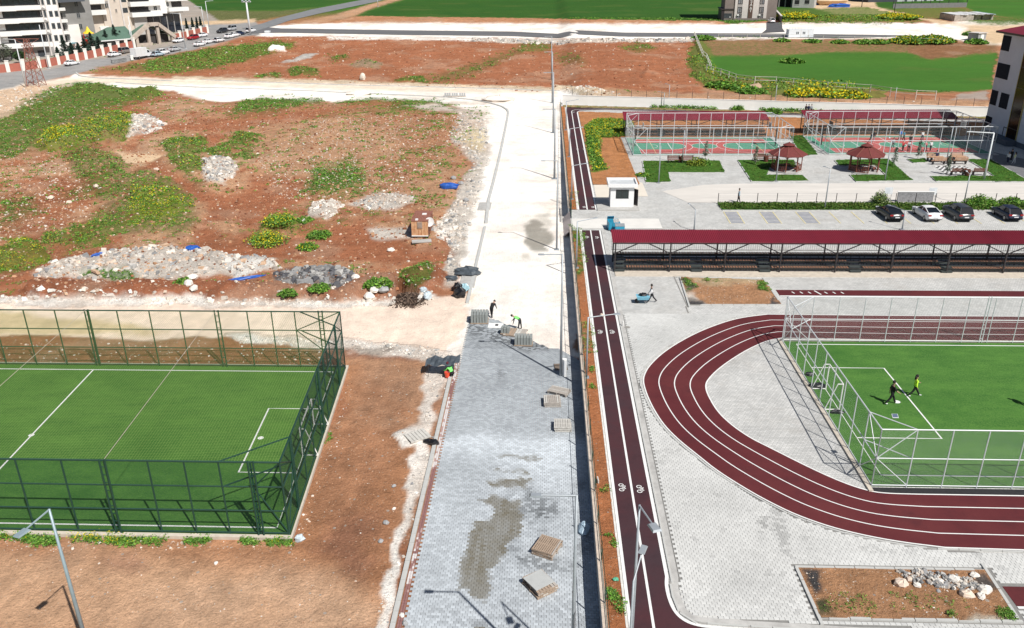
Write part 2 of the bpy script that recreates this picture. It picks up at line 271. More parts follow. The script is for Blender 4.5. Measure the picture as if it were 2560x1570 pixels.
# (outline in photo pixels, soil colour, green cover, stones, edge softness px, height m, yellow flowers)
LAY = [
 ([(230,185),(420,140),(560,108),(650,86),(1000,92),(1280,100),(1745,100),(1755,240),(1480,238),(1100,210),(700,200),(430,188)], RED, .05, .25, 6, .25, 0),
 ([(440,62),(640,54),(800,18),(690,28),(440,25)], OLV, .35, .3, 4, .3, 0),
 ([(440,25),(690,27),(800,17),(905,1),(980,-80),(440,-80)], DGRN, .9, 0, 3, 0, 0),
 ([(890,40),(925,20),(1010,-10),(1060,-80),(2700,-80),(2700,15),(2400,10),(1835,60),(1790,52),(1700,52),(1500,49),(1280,45),(1000,42)], DGRN, .9, 0, 2, 0, 0),
 ([(840,36),(925,10),(1010,-12),(1040,-12),(925,24),(890,40),(800,56),(720,62)], TAN, .15, .3, 4, .3, 0),
 ([(2100,-80),(2170,-80),(2190,18),(2300,50),(2100,40),(2020,18)], SAND, 0, .1, 4, 0, 0),
 ([(2400,-80),(2700,-80),(2700,70),(2530,44),(2440,33),(2410,15)], MGRN, .9, 0, 3, 0, 0),
 ([(830,56),(890,41),(1280,46),(1500,50),(1790,53),(1810,62),(1280,59),(900,58)], ORG, .02, .35, 1.5, .5, 0),
 ([(640,92),(655,66),(740,60),(900,57),(1280,59),(1800,61),(1950,57),(2200,57),(2330,58),(2420,52),(2700,60),(2700,125),(2480,112),(2360,97),(1950,98),(1730,99),(1500,98),(1280,95),(1000,94),(800,90)], LIME, 0, .08, 2.5, 0, 0),
 ([(2380,60),(2700,62),(2700,120),(2480,110),(2400,85),(2420,70)], SAND, 0, .08, 8, 0, 0),
 ([(1945,24),(2050,22),(2150,18),(2250,22),(2330,52),(2200,57),(1955,56)], OLV, .85, .1, 2, .3, .12),
 ([(1955,33),(2018,32),(2026,52),(1960,53)], MGRN, 1, 0, 2, .7, .9),
 ([(2212,40),(2278,37),(2284,50),(2216,53)], MGRN, 1, 0, 2, .7, .9),
 ([(2140,0),(2175,0),(2195,18),(2290,42),(2400,58),(2350,60),(2240,34),(2180,22)], SAND, 0, .1, 2, 0, 0),
 ([(2240,20),(2400,20),(2440,32),(2370,30),(2360,50),(2300,43)], OLV, .85, .1, 2, .2, .15),
 ([(2380,50),(2450,38),(2700,50),(2700,62),(2480,62)], OLV, .8, .1, 2, .2, .0),
 ([(1180,97),(1280,97),(1500,100),(1735,98),(1730,106),(1500,107),(1280,110),(1180,104)], RUB, .03, 1., 2, .35, 0),
 ([(820,92),(1180,95),(1180,103),(1000,100),(820,100)], WHT, .02, .3, 3, .1, 0),
 ([(350,178),(380,150),(470,132),(560,120),(690,108),(735,113),(640,145),(540,168),(430,182)], MGRN, .95, .1, 4, .25, 0),
 ([(235,178),(330,158),(385,160),(340,180)], OLV, .6, .4, 4, .2, 0),
 ([(715,182),(740,170),(790,176),(798,190),(730,190)], MGRN, 1, 0, 2, .5, 0),
 ([(640,190),(700,184),(700,194),(645,198)], MGRN, .8, .2, 2, .3, 0),
 ([(985,203),(1020,195),(1060,196),(1068,205)], MGRN, 1, 0, 2, .5, 0),
 ([(1060,200),(1180,165),(1290,125),(1300,132),(1200,180),(1110,205)], OLV, .5, .2, 4, 0, 0),
 ([(1290,120),(1340,108),(1380,115),(1370,127),(1300,128)], MGRN, .6, .1, 3, .1, 0),
 ([(1390,140),(1450,140),(1460,158),(1400,155)], OLV, .45, .1, 5, .1, 0),
 ([(1550,120),(1600,112),(1640,120),(1600,130)], MGRN, .6, .2, 3, .1, 0),
 ([(820,145),(865,139),(868,147),(830,152)], OLV, .7, 0, 3, .3, 0),
 ([(870,165),(915,148),(955,160),(950,172),(890,172)], (.32,.22,.14), .35, .3, 4, .8, 0),
 ([(1600,185),(1620,172),(1660,190),(1670,198),(1610,200)], RED, .1, .1, 4, .9, 0),
 ([(670,130),(683,119),(712,123),(714,132)], LIME, 0, .2, 1.5, 1.2, 0),
 ([(700,158),(735,150),(760,136),(795,135),(770,147),(735,157)], (.42,.40,.37), 0, .9, 2, .6, 0),
 ([(1480,232),(1500,222),(1700,235),(1950,240),(2480,255),(2480,285),(1480,262)], TAN, .12, .35, 4, .25, 0),
 ([(1380,214),(1440,220),(1500,222),(1545,240),(1480,246),(1400,236)], (.62,.52,.38), .05, .9, 4, .6, 0),
 ([(1722,140),(1740,98),(1900,100),(2250,100),(2490,110),(2490,150),(2100,150),(1900,160),(1790,170),(1740,200)], (.17,.15,.075), .55, .15, 4, 0, .06),
 ([(1770,142),(1920,139),(2100,130),(2258,131),(2322,148),(2413,138),(2490,134),(2480,224),(2361,232),(2258,229),(2128,217),(1920,198),(1825,190),(1765,170)], MGRN, .95, 0, 4, 0, 0),
 ([(2268,120),(2400,106),(2492,118),(2425,136),(2330,150),(2290,140)], (.24,.12,.06), .25, .15, 6, 0, 0),
 ([(1720,150),(1742,98),(1775,125),(1782,165),(1850,195),(1960,207),(1960,236),(1830,228),(1760,216),(1730,192)], MGRN, .9, .08, 3, .3, .15),
 ([(1765,178),(1785,168),(1790,182),(1772,188)], MGRN, 1, 0, 2, .3, .9),
 ([(1930,238),(1940,205),(2010,204),(2100,216),(2210,228),(2215,243),(2080,247),(1980,245)], MGRN, 1, 0, 2, .4, .2),
 ([(1970,236),(2000,210),(2060,216),(2130,222),(2135,240),(2060,243)], MGRN, 1, 0, 3, .35, 1.),
 ([(1860,225),(1890,210),(1905,222),(1895,230)], (.5,.36,.24), 0, .6, 2, .7, 0),
 ([(2380,252),(2400,234),(2470,226),(2476,248),(2420,252)], (.33,.27,.23), 0, .05, 4, 0, 0),
 # street by the apartment blocks and its side road
 ([(-40,170),(122,168),(208,148),(313,135),(420,110),(500,88),(560,66),(640,56),(652,88),(600,93),(560,106),(470,127),(400,141),(330,152),(260,167),(190,185),(60,215),(-40,245)], GREY, 0, .02, 3, 0, 0),
 ([(-200,165),(0,182),(122,174),(208,152),(313,139),(420,115),(520,84),(560,60),(440,-20),(-200,-60)], (.33,.29,.25), .12, .05, 2, 0, 0),
 ([(440,60),(640,54),(650,76),(560,88),(520,84),(440,74)], GREY, 0, .03, 2, 0, 0),
 ([(440,54),(560,52),(640,48),(640,56),(520,62),(440,62)], SAND, .1, .2, 2, 0, 0),
 # pale unsurfaced roads
 ([(-40,300),(-40,235),(60,212),(170,195),(190,184),(225,190),(420,197),(660,203),(1000,213),(1280,222),(1400,227),(1445,238),(1450,900),(1120,905),(1160,760),(1150,600),(1180,480),(1215,330),(1180,282),(1130,262),(1000,252),(770,256),(650,248),(580,256),(470,250),(440,228),(280,219),(180,214),(60,270)], LIME, 0, .06, 3, 0, 0),
 ([(-40,240),(60,212),(170,195),(225,190),(660,204),(1280,223),(1400,228),(1390,234),(1000,228),(500,212),(200,208),(60,232),(-40,262)], (.72,.61,.49), 0, .05, 5, 0, 0),
 ([(430,190),(700,197),(1280,216),(1400,222),(1440,226),(1440,230),(1280,222),(700,204),(430,197)], (.62,.50,.36), .02, .5, 2, .15, 0),
 ([(-40,290),(-40,235),(60,216),(190,214),(140,226),(150,240),(100,265),(60,275),(-40,330)], (.62,.45,.31), .05, .7, 4, .35, 0),
 ([(1120,340),(1150,285),(1185,283),(1215,300),(1222,400),(1195,490),(1160,620),(1150,700),(1110,720),(1125,600),(1085,570),(1130,520),(1150,470),(1180,405)], RUB, .04, .9, 8, .25, 0),
 ([(1150,335),(1185,320),(1215,330),(1205,385),(1170,382)], (.62,.54,.36), 0, .9, 6, .3, 0),
 ([(1075,578),(1130,570),(1150,585),(1110,598),(1075,596)], LIME, 0, .1, 3, .3, 0),
 # rough ground left of the road
 ([(-40,330),(60,280),(120,245),(440,232),(560,262),(780,255),(960,262),(1140,272),(1150,300),(1120,345),(1160,420),(1130,520),(1090,575),(1120,640),(1110,720),(1060,745),(960,752),(640,752),(300,748),(-40,745)], 'MIX', .20, .42, 8, .35, 0),
 ([(30,290),(60,262),(120,228),(185,211),(260,215),(300,226),(385,223),(405,236),(330,258),(270,278),(235,292),(200,312),(160,328),(110,348),(92,372),(-40,410),(-40,312)], (.06,.11,.025), .74, .14, 5, .5, .02),
 ([(190,212),(260,215),(300,226),(385,223),(400,235),(330,250),(250,252),(180,240)], MGRN, .95, .05, 4, .9, .02),
 ([(95,362),(120,336),(200,325),(240,300),(300,288),(345,300),(345,328),(300,360),(230,366),(130,384),(98,378)], MGRN, 1., 0, 3, 1.5, .5),
 ([(95,362),(120,336),(180,330),(180,360),(130,384),(98,378)], MGRN, 1., 0, 4, .2, .9),
 ([(328,292),(370,294),(420,310),(385,332),(320,345),(335,318)], RUB, .05, 1., 3, .8, 0),
 ([(165,392),(210,365),(250,382),(265,392),(310,410),(320,440),(390,425),(430,440),(500,455),(505,490),(470,510),(480,560),(510,575),(470,590),(330,585),(240,575),(290,540),(240,535),(310,500),(170,490),(215,470),(190,440)], (.07,.11,.03), .60, .4, 7, .5, .05),
 ([(330,485),(400,470),(445,480),(475,520),(430,565),(330,560)], MGRN, .78, .1, 10, .4, .5),
 ([(100,600),(160,582),(240,560),(310,580),(250,612),(160,632),(110,625)], MGRN, 1, .05, 5, .8, .1),
 ([(-40,640),(60,606),(110,620),(112,662),(-40,695)], MGRN, .95, .1, 6, .8, .45),
 ([(0,500),(80,500),(90,530),(40,565),(0,570)], OLV, .55, .4, 8, .2, 0),
 ([(430,402),(490,398),(505,430),(450,428)], MGRN, 1, .05, 4, .7, .3),
 ([(405,362),(450,350),(505,350),(522,385),(470,398),(420,388)], MGRN, 1, .1, 4, .8, .15),
 ([(520,382),(560,370),(600,336),(655,345),(662,363),(605,372),(565,397)], MGRN, 1, .1, 4, .8, .05),
 ([(580,398),(640,380),(655,388),(600,408)], MGRN, .9, .1, 3, .4, 0),
 ([(640,312),(575,292),(600,258),(650,247),(760,249),(805,252),(790,264),(700,287)], (.08,.11,.03), .8, .3, 5, .4, 0),
 ([(800,286),(850,260),(920,247),(1100,256),(1140,270),(1060,280),(900,276),(820,292)], MGRN, .85, .25, 5, .5, 0),
 ([(1000,268),(1100,262),(1220,285),(1200,292),(1100,280)], RUB, .1, .9, 5, .2, 0),
 ([(780,300),(1200,290),(1170,330),(1110,350),(1160,410),(1080,500),(960,525),(780,530),(740,400)], TAN, .42, .6, 20, .25, 0),
 ([(640,330),(840,300),(1000,330),(1000,400),(800,430),(640,400)], TAN, .31, .6, 25, .3, 0),
 ([(770,475),(785,432),(830,425),(870,412),(902,428),(902,462),(880,482),(800,492)], MGRN, .80, .2, 8, .5, 0),
 ([(640,605),(660,570),(700,545),(730,550),(748,580),(720,612),(660,622)], MGRN, 1, 0, 4, 1.1, .6),
 ([(740,560),(820,570),(900,590),(900,625),(760,620)], (.2,.12,.05), .45, .3, 10, .2, 0),
 ([(1000,255),(990,262),(560,330),(400,330),(330,360),(420,420),(520,480),(700,480),(640,540),(520,560),(560,600),(900,560),(1000,600),(1130,640),(1110,660),(640,650),(520,640),(480,600),(520,520),(420,450),(300,380),(380,310),(560,300),(800,265)], RED, .03, .15, 14, 0, 0),
 ([(560,540),(640,440),(740,470),(720,540),(620,590)], RED, .1, .3, 20, .1, 0),
 ([(290,385),(380,380),(410,395),(350,415),(310,410)], SAND, 0, .05, 4, 0, 0),
 ([(500,402),(560,400),(595,420),(586,450),(560,462),(515,455)], RUB, .08, 1., 4, .9, 0),
 ([(768,545),(785,510),(840,505),(862,520),(822,556)], RUB, .03, 1., 4, .9, 0),
 ([(870,512),(930,492),(1010,490),(1040,502),(990,528),(920,528)], RUB, .1, 1., 5, .5, 0),
 ([(900,570),(1000,575),(1060,585),(1040,600),(930,600)], RUB, .1, .7, 6, .2, 0),
 ([(88,695),(130,660),(230,650),(260,636),(330,630),(420,625),(500,630),(600,650),(700,655),(705,680),(560,692),(430,706),(350,702),(200,712),(130,712)], RUB, .02, 1., 5, .9, 0),
 ([(560,672),(640,645),(702,662),(690,686),(600,702)], (.62,.6,.56), .02, 1., 4, .7, 0),
 ([(200,705),(270,690),(340,698),(300,706)], MGRN, .9, .1, 3, .3, 0),
 ([(60,735),(90,712),(350,706),(700,722),(860,720),(1000,690),(1080,668),(1130,690),(1100,735),(1030,748),(960,755),(640,755),(300,752),(80,752)], (.30,.115,.06), .04, .5, 6, .9, 0),
 ([(690,692),(770,672),(860,676),(892,700),(850,732),(770,727),(700,717)], SLATE, .03, .9, 5, .5, 0),
 ([(1012,682),(1075,674),(1088,700),(1074,738),(1052,730)], MGRN, .95, .05, 3, .3, 0),
 ([(985,740),(1010,700),(1060,738),(1040,758),(990,760)], (.16,.06,.03), .02, .3, 5, -.9, 0),
 # lower cross road and the ground round the left pitch
 ([(1308,562),(1328,550),(1344,553),(1352,566),(1372,582),(1379,606),(1374,630),(1342,634),(1312,622),(1297,606),(1306,582)], (.30,.285,.25), 0, .03, 5, 0, 0),
 ([(1290,640),(1315,636),(1325,650),(1295,652)], (.60,.56,.49), 0, .03, 6, 0, 0), ([(1340,540),(1370,520),(1376,560),(1356,575)], (.58,.55,.49), 0, .03, 8, 0, 0),
 ([(-40,757),(300,755),(640,760),(960,764),(1080,748),(1150,735),(1175,735),(1175,790),(1130,880),(1060,872),(900,857),(720,853),(620,848),(300,846),(-40,840)], PINK, 0, .05, 4, 0, 0),
 ([(-40,748),(300,747),(640,754),(960,756),(1080,738),(1110,745),(960,768),(640,766),(300,762),(-40,765)], WHT, 0, .9, 3, .12, 0),
 ([(-40,780),(120,790),(260,800),(420,830),(120,842),(-40,838)], (.55,.43,.27), 0, .05, 10, 0, 0),
 ([(-40,842),(300,848),(620,850),(870,862),(1060,880),(1090,900),(890,935),(-40,960)], BRN, 0, .25, 4, .12, 0),
 ([(560,838),(720,846),(900,853),(1080,868),(1130,880),(1100,915),(1060,900),(900,878),(720,866),(600,862)], WHT, 0, .95, 5, .08, 0),
 ([(862,890),(1080,905),(1095,940),(1068,1080),(1010,1300),(950,1600),(-60,1600),(-60,1330),(725,1345),(860,1000)], ORG, 0, .3, 5, .05, 0),
 ([(-60,1600),(-60,1370),(300,1385),(700,1420),(860,1460),(940,1500),(930,1600)], (.68,.415,.255), 0, .25, 60, 0, 0),
 ([(870,950),(960,930),(1050,960),(1030,1080),(960,1200),(870,1300),(800,1300),(790,1180),(850,1050)], (.40,.20,.11), 0, .3, 40, 0, 0),
 ([(800,1380),(860,1290),(940,1280),(960,1340),(900,1450),(850,1440)], (.34,.165,.098), 0, .3, 40, 0, 0),
 ([(880,870),(1000,868),(960,886),(900,884)], (.36,.34,.31), 0, .1, 4, .2, 0),
 ([(240,1400),(330,1385),(360,1420),(300,1440),(240,1430)], (.48,.27,.17), 0, .1, 25, 0, 0),
 ([(1090,880),(1138,878),(1062,1176),(966,1600),(930,1600),(985,1360),(1008,1290),(1022,1176),(1062,1050),(1078,950)], LIME, 0, .35, 6, .03, 0),
 ([(998,1090),(1036,1066),(1078,1062),(1066,1112),(1012,1116)], LIME, 0, .2, 4, .12, 0),
 ([(-60,1600),(-60,1345),(60,1344),(330,1352),(560,1352),(735,1360),(720,1378),(560,1370),(330,1372),(60,1370),(-60,1372),(-60,1380)], (.52,.27,.15), .25, .6, 8, .05, .1),
]
def paint(X, Y, Z):
    px, py = P(X, Y, Z)
    w1 = fbm(X*.35, Y*.35, 5, 3)-.5; w2 = fbm(X*.35+40, Y*.35+9, 5, 5)-.5; v1 = (fbm(X*.55+3, Y*.55, 5, 13)-.5)*(2075/np.maximum(Y, 25.))
    dep = np.maximum(Y, 25.); k = 2075/dep      # px per metre
    wx = px+w1*k*2.2; wy = py+w2*k*1.0
    n1 = fbm(X*.09, Y*.09, 4, 21); n2 = fbm(X*.5, Y*.5, 3, 9)
    mixf = ss(.38, .62, .6*n1+.4*n2)
    mixc = np.array(RED)*(1-mixf[..., None])+np.array(TAN)*mixf[..., None]
    C = np.array(RED)*.75+np.array(TAN)*.25; C = np.broadcast_to(C, X.shape+(3,)).copy()
    far = ss(330, 430, Y)[..., None]; C = C*(1-far)+np.array(MGRN)*far
    g = ss(330, 430, Y)*.8; s = np.full(X.shape, .15); h = np.zeros(X.shape); yl = np.zeros(X.shape)
    for poly, col, gg, st, soft, hh, yy in LAY:
        veg = gg > .4 and not (st == 0 and hh == 0)
        xs = [p[0] for p in poly]; ys = [p[1] for p in poly]; mgn = soft*4+(40 if veg else 6)
        sel = (wx > min(xs)-mgn) & (wx < max(xs)+mgn) & (wy > min(ys)-mgn) & (wy < max(ys)+mgn)
        if not sel.any(): continue
        d = sdf(poly, wx[sel], wy[sel]); w = ss(-soft, soft, d); wg = w
        if veg: dv = d+v1[sel]*1.3; wg = ss(-soft*3.2, soft*2.2, dv); w = wg*.45
        c = mixc[sel] if isinstance(col, str) else np.array(col)
        C[sel] = C[sel]*(1-w[:, None])+c*w[:, None]
        g[sel] = g[sel]*(1-wg)+gg*wg; s[sel] = s[sel]*(1-w)+st*w; yl[sel] = yl[sel]*(1-wg)+yy*wg
        if hh < 0: h[sel] = h[sel]*(1-w)+hh*w
        else: h[sel] = h[sel]*(1-w*(.6 if hh else 1))+hh*ss(-soft, soft*2.5, d)*(.45+.9*fbm(X[sel]*.28, Y[sel]*.28, 4, 31))
    h = h+np.where(h > .02, (fbm(X*.9, Y*.9, 4, 41)-.5)*np.minimum(.6, h*1.6), 0)
    # wheel ruts and dusty drifts
    soil = (g < .3)[..., None]; rut = fbm(X*1.6+n1*6, Y*.10, 3, 81); r2 = fbm(X*.12, Y*1.1+n1*5, 3, 82)
    tone = 1.08+.34*(rut-.5)*ss(85, 60, Y)+.30*(r2-.5)*ss(55, 90, Y)+.22*(fbm(X*.2, Y*.2, 4, 83)-.5); C = np.where(soil, C*tone[..., None], C)
    dust = (ss(.52, .72, fbm(X*.16+9, Y*.16, 4, 84))*.35)[..., None]*soil*ss(0, .1, s)[..., None]; C = C*(1-dust)+np.array((.52, .36, .25))*dust
    crop = ((g > .85) & (s < .03))[..., None]; rows = 1+.42*(fbm(X*.035, Y*.16, 4, 85)-.5)+.30*(fbm(X*.5, Y*.9, 4, 86)-.5); C = np.where(crop, C*rows[..., None], C)
    bare = (ss(.60, .78, fbm(X*.06, Y*.10, 5, 87))*.45)[..., None]*crop; C = C*(1-bare)+np.array((.12, .13, .04))*bare
    h = h*np.where((X > 2.0) & (Y < wallY(X)+.5), 0, 1)
    return C, g, s, h, yl
NY, NX = 640, 700
def build_ground():
    t = np.linspace(0, 1, NY); Yv = 20+(np.exp(t*3.55)-1)/(math.exp(3.55)-1)*760
    # rows closer together near the camera, wider apart far away; columns span well past both edges of the view
    u = np.linspace(-1, 1, NX); Yg, U = np.meshgrid(Yv, u, indexing='ij')
    Xg = U*(28+.66*Yg)-Yg*.055
    Z = Zb(Xg, Yg); C, g, s, h, yl = paint(Xg, Yg, Z); Z = Z+h
    V = np.stack([Xg, Yg, Z], -1).reshape(-1, 3)
    ii, jj = np.meshgrid(np.arange(NY-1), np.arange(NX-1), indexing='ij'); a = (ii*NX+jj).ravel()
    Fq = np.stack([a, a+1, a+NX+1, a+NX], 1)
    me = np_mesh('ground', V, Fq, ground_mat(), tint=C.reshape(-1, 3), smooth=True)
    at = me.attributes.new('mask', 'FLOAT_COLOR', 'POINT'); m4 = np.ones((len(V), 4), np.float32)
    m4[:, 0] = g.ravel(); m4[:, 1] = s.ravel(); m4[:, 2] = yl.ravel(); at.data.foreach_set('color', m4.ravel())
    link('ground', me, kind='structure', label='red and tan soil, pale unsurfaced roads, rubble and green fields')
    # a far skirt so that the land carries on to the horizon and round the sides
    mb = MB(); mb.add([(-3000, -600, -4), (3000, -600, -4), (3000, 3500, -4.), (-3000, 3500, -4.)], [(0, 1, 2, 3)])
    struct('far_ground', mb, mat('far_field', (.04, .11, .02), .95, .4, .02), label='farmland beyond the last buildings')
    mb = MB(); mb.add([(-3000, 779, 13.1), (3000, 779, 13.1), (3000, 3600, 13.1), (-3000, 3600, 13.1)], [(0, 1, 2, 3)])
    struct('distant_field', mb, mat('far_field'), label='distant farmland')
def ground_mat():
    m = _new('soil_and_cover'); n, l = nt(m); b = n['Principled BSDF']; b.inputs['Roughness'].default_value = .95; b.inputs['Specular IOR Level'].default_value = .1
    tc = n.new('ShaderNodeTexCoord'); V = tc.outputs['Object']
    at = n.new('ShaderNodeAttribute'); at.attribute_name = 'tint'; mk = n.new('ShaderNodeAttribute'); mk.attribute_name = 'mask'
    sp = n.new('ShaderNodeSeparateColor'); l.new(mk.outputs['Color'], sp.inputs[0])
    def noise(s, d=6, r=.6):
        x = n.new('ShaderNodeTexNoise'); x.inputs['Scale'].default_value = s; x.inputs['Detail'].default_value = d; x.inputs['Roughness'].default_value = r; l.new(V, x.inputs['Vector']); return x.outputs['Fac']
    def mr(f, a, b_, c=0, d=1):
        x = n.new('ShaderNodeMapRange'); x.inputs[1].default_value = a; x.inputs[2].default_value = b_; x.inputs[3].default_value = c; x.inputs[4].default_value = d; l.new(f, x.inputs[0]); return x.outputs[0]
    def ma(op, a, b_):
        x = n.new('ShaderNodeMath'); x.operation = op
        for i, v in enumerate((a, b_)):
            if isinstance(v, (int, float)): x.inputs[i].default_value = v
            else: l.new(v, x.inputs[i])
        return x.outputs[0]
    def mix(f, a, b_, bt='MIX'):
        x = n.new('ShaderNodeMix'); x.data_type = 'RGBA'; x.blend_type = bt
        if isinstance(f, (int, float)): x.inputs[0].default_value = f
        else: l.new(f, x.inputs[0])
        for i, v in ((6, a), (7, b_)):
            if isinstance(v, tuple): x.inputs[i].default_value = (*v, 1)
            else: l.new(v, x.inputs[i])
        return x.outputs[2]
    nm = noise(.8, 8, .7); nf = noise(7, 6, .7); nl = noise(.12, 5)
    f = ma('MULTIPLY', mr(nm, .3, .7, .72, 1.26), mr(nf, .3, .7, .78, 1.2)); f = ma('MULTIPLY', f, mr(nl, .3, .7, .9, 1.12))
    vm = n.new('ShaderNodeVectorMath'); vm.operation = 'SCALE'; l.new(at.outputs['Color'], vm.inputs[0])
    # pale roads are raked flat: less mottling where there are no stones
    flat = mr(sp.outputs[1], 0, .15, .25, 1.); f = ma('ADD', 1., ma('MULTIPLY', ma('SUBTRACT', f, 1.), flat)); l.new(f, vm.inputs['Scale'])
    col = vm.outputs[0]
    # pebbles and stones of two sizes
    for sc_, thr, cc, amt in ((11., .34, (.55, .45, .35), .34), (3.6, .24, (.62, .56, .48), .22)):
        vo = n.new('ShaderNodeTexVoronoi'); vo.inputs['Scale'].default_value = sc_; l.new(V, vo.inputs['Vector'])
        sep = n.new('ShaderNodeSeparateColor'); l.new(vo.outputs['Color'], sep.inputs[0])
        pick = ma('LESS_THAN', sep.outputs[0], ma('MULTIPLY', sp.outputs[1], amt)); near = ma('LESS_THAN', vo.outputs['Distance'], ma('MULTIPLY', thr, ma('ADD', .45, sep.outputs[1])))
        tone = mix(sep.outputs[2], (.34, .30, .27), (.66, .60, .52)) if cc[0] > .6 else mix(sep.outputs[2], (.40, .24, .15), (.62, .48, .36))
        col = mix(ma('MULTIPLY', ma('MULTIPLY', pick, near), .8), col, tone)
    # grass
    gn = noise(1.0, 10, .8); gf = mr(ma('ADD', sp.outputs[0], ma('MULTIPLY', ma('SUBTRACT', gn, .5), 2.9)), .56, .80)
    gl = noise(2.3, 9, .8); gt = mix(mr(gl, .34, .66), (.035, .09, .014), (.14, .25, .04)); gt = mix(mr(noise(.05, 4), .35, .7), gt, (.06, .14, .024))
    gy = mix(ma('MULTIPLY', sp.outputs[2], mr(noise(4, 6, .8), .45, .6)), gt, (.5, .42, .02))
    # smooth crop fields keep their own painted green
    col = mix(gf, col, mix(ma('MULTIPLY', mr(sp.outputs[0], .80, .9), .6), gy, at.outputs['Color']))
    l.new(col, b.inputs['Base Color'])
    bp = n.new('ShaderNodeBump'); bp.inputs['Distance'].default_value = .12; bp.inputs['Strength'].default_value = 1
    l.new(ma('ADD', ma('MULTIPLY', nf, ma('MULTIPLY', flat, .7)), ma('MULTIPLY', noise(2.6, 8, .75), ma('MULTIPLY', flat, 2.4))), bp.inputs['Height']); l.new(bp.outputs[0], b.inputs['Normal'])
    return m
build_ground()
def ground_z(x, y):
    x = np.atleast_1d(np.asarray(x, float)); y = np.atleast_1d(np.asarray(y, float)); z = Zb(x, y)
    return z+paint(x, y, z)[3]
# ------------------------------------------------------------ surfaces of the school yard and the paved road
def grid_patch(name, poly, z, base, layers=(), step=.3, relief=.05, label=None, g0=0., s0=.2, yl0=0., seed=0, kind='structure'):
    """a sheet of soil or turf cut to a world polygon; layers: (photo polygon, colour, green, stones, softness, yellow)"""
    xs = [p[0] for p in poly]; ys = [p[1] for p in poly]
    nx = max(2, int((max(xs)-min(xs))/step)+1); ny = max(2, int((max(ys)-min(ys))/step)+1)
    X, Y = np.meshgrid(np.linspace(min(xs), max(xs), nx), np.linspace(min(ys), max(ys), ny))
    px, py = P(X, Y, z); k = 2075/np.maximum(Y, 25)
    wx = px+(fbm(X*.5+seed, Y*.5, 4, 3)-.5)*k*1.6; wy = py+(fbm(X*.5+9, Y*.5+seed, 4, 4)-.5)*k*.8
    C = np.broadcast_to(np.array(base), X.shape+(3,)).copy()*(.86+.28*fbm(X*.25+seed, Y*.25, 4, 6))[..., None]
    g = np.full(X.shape, g0); s = np.full(X.shape, s0); yl = np.full(X.shape, yl0)
    for pl, col, gg, st, soft, yy in layers:
        w = ss(-soft, soft, sdf(pl, wx, wy)); C = C*(1-w[..., None])+np.array(col)*w[..., None]; g = g*(1-w)+gg*w; s = s*(1-w)+st*w; yl = yl*(1-w)+yy*w
    Z = z+.012+relief*fbm(X*.8, Y*.8, 3, 8+seed)
    V = np.stack([X, Y, Z], -1).reshape(-1, 3)
    ii, jj = np.meshgrid(np.arange(ny-1), np.arange(nx-1), indexing='ij'); a = (ii*nx+jj).ravel(); Fq = np.stack([a, a+1, a+nx+1, a+nx], 1)
    c = V[Fq].mean(1); keep = sdf(poly, c[:, 0], c[:, 1]) > 0
    me = np_mesh(name, V, Fq[keep], bpy.data.materials['soil_and_cover'], tint=C.reshape(-1, 3), smooth=True)
    at = me.attributes.new('mask', 'FLOAT_COLOR', 'POINT'); m4 = np.ones((len(V), 4), np.float32); m4[:, 0] = g.ravel(); m4[:, 1] = s.ravel(); m4[:, 2] = yl.ravel(); at.data.foreach_set('color', m4.ravel())
    return link(name, me, kind=kind, label=label)
YARD = paver_mat('yard_pavers', ((.49, .49, .475), (.60, .595, .575)), .24, .19, .010, (.27, .265, .255), .22, patch=(.33, .30, .26), patch_amt=.5)
CONC = mat('concrete', (.43, .42, .40), .85, .16, 1.5, bump=.004)
KERB = mat('kerb_concrete', (.50, .50, .48), .8, .14, 1.2)
WHITE = mat('white_paint', (.80, .80, .78), .6, .06, 3)
STEEL = mat('galvanised_steel', (.36, .39, .42), .45, .12, 3, metal=.25)
LSTEEL = mat('white_painted_steel', (.62, .65, .67), .45, .08, 3)
DKST = mat('dark_steel', (.035, .03, .032), .5, .2, 5)
GRST = mat('dark_green_steel', (.012, .055, .038), .5, .2, 5)
BLACK = mat('black_rubber', (.02, .02, .022), .7, .2, 6)
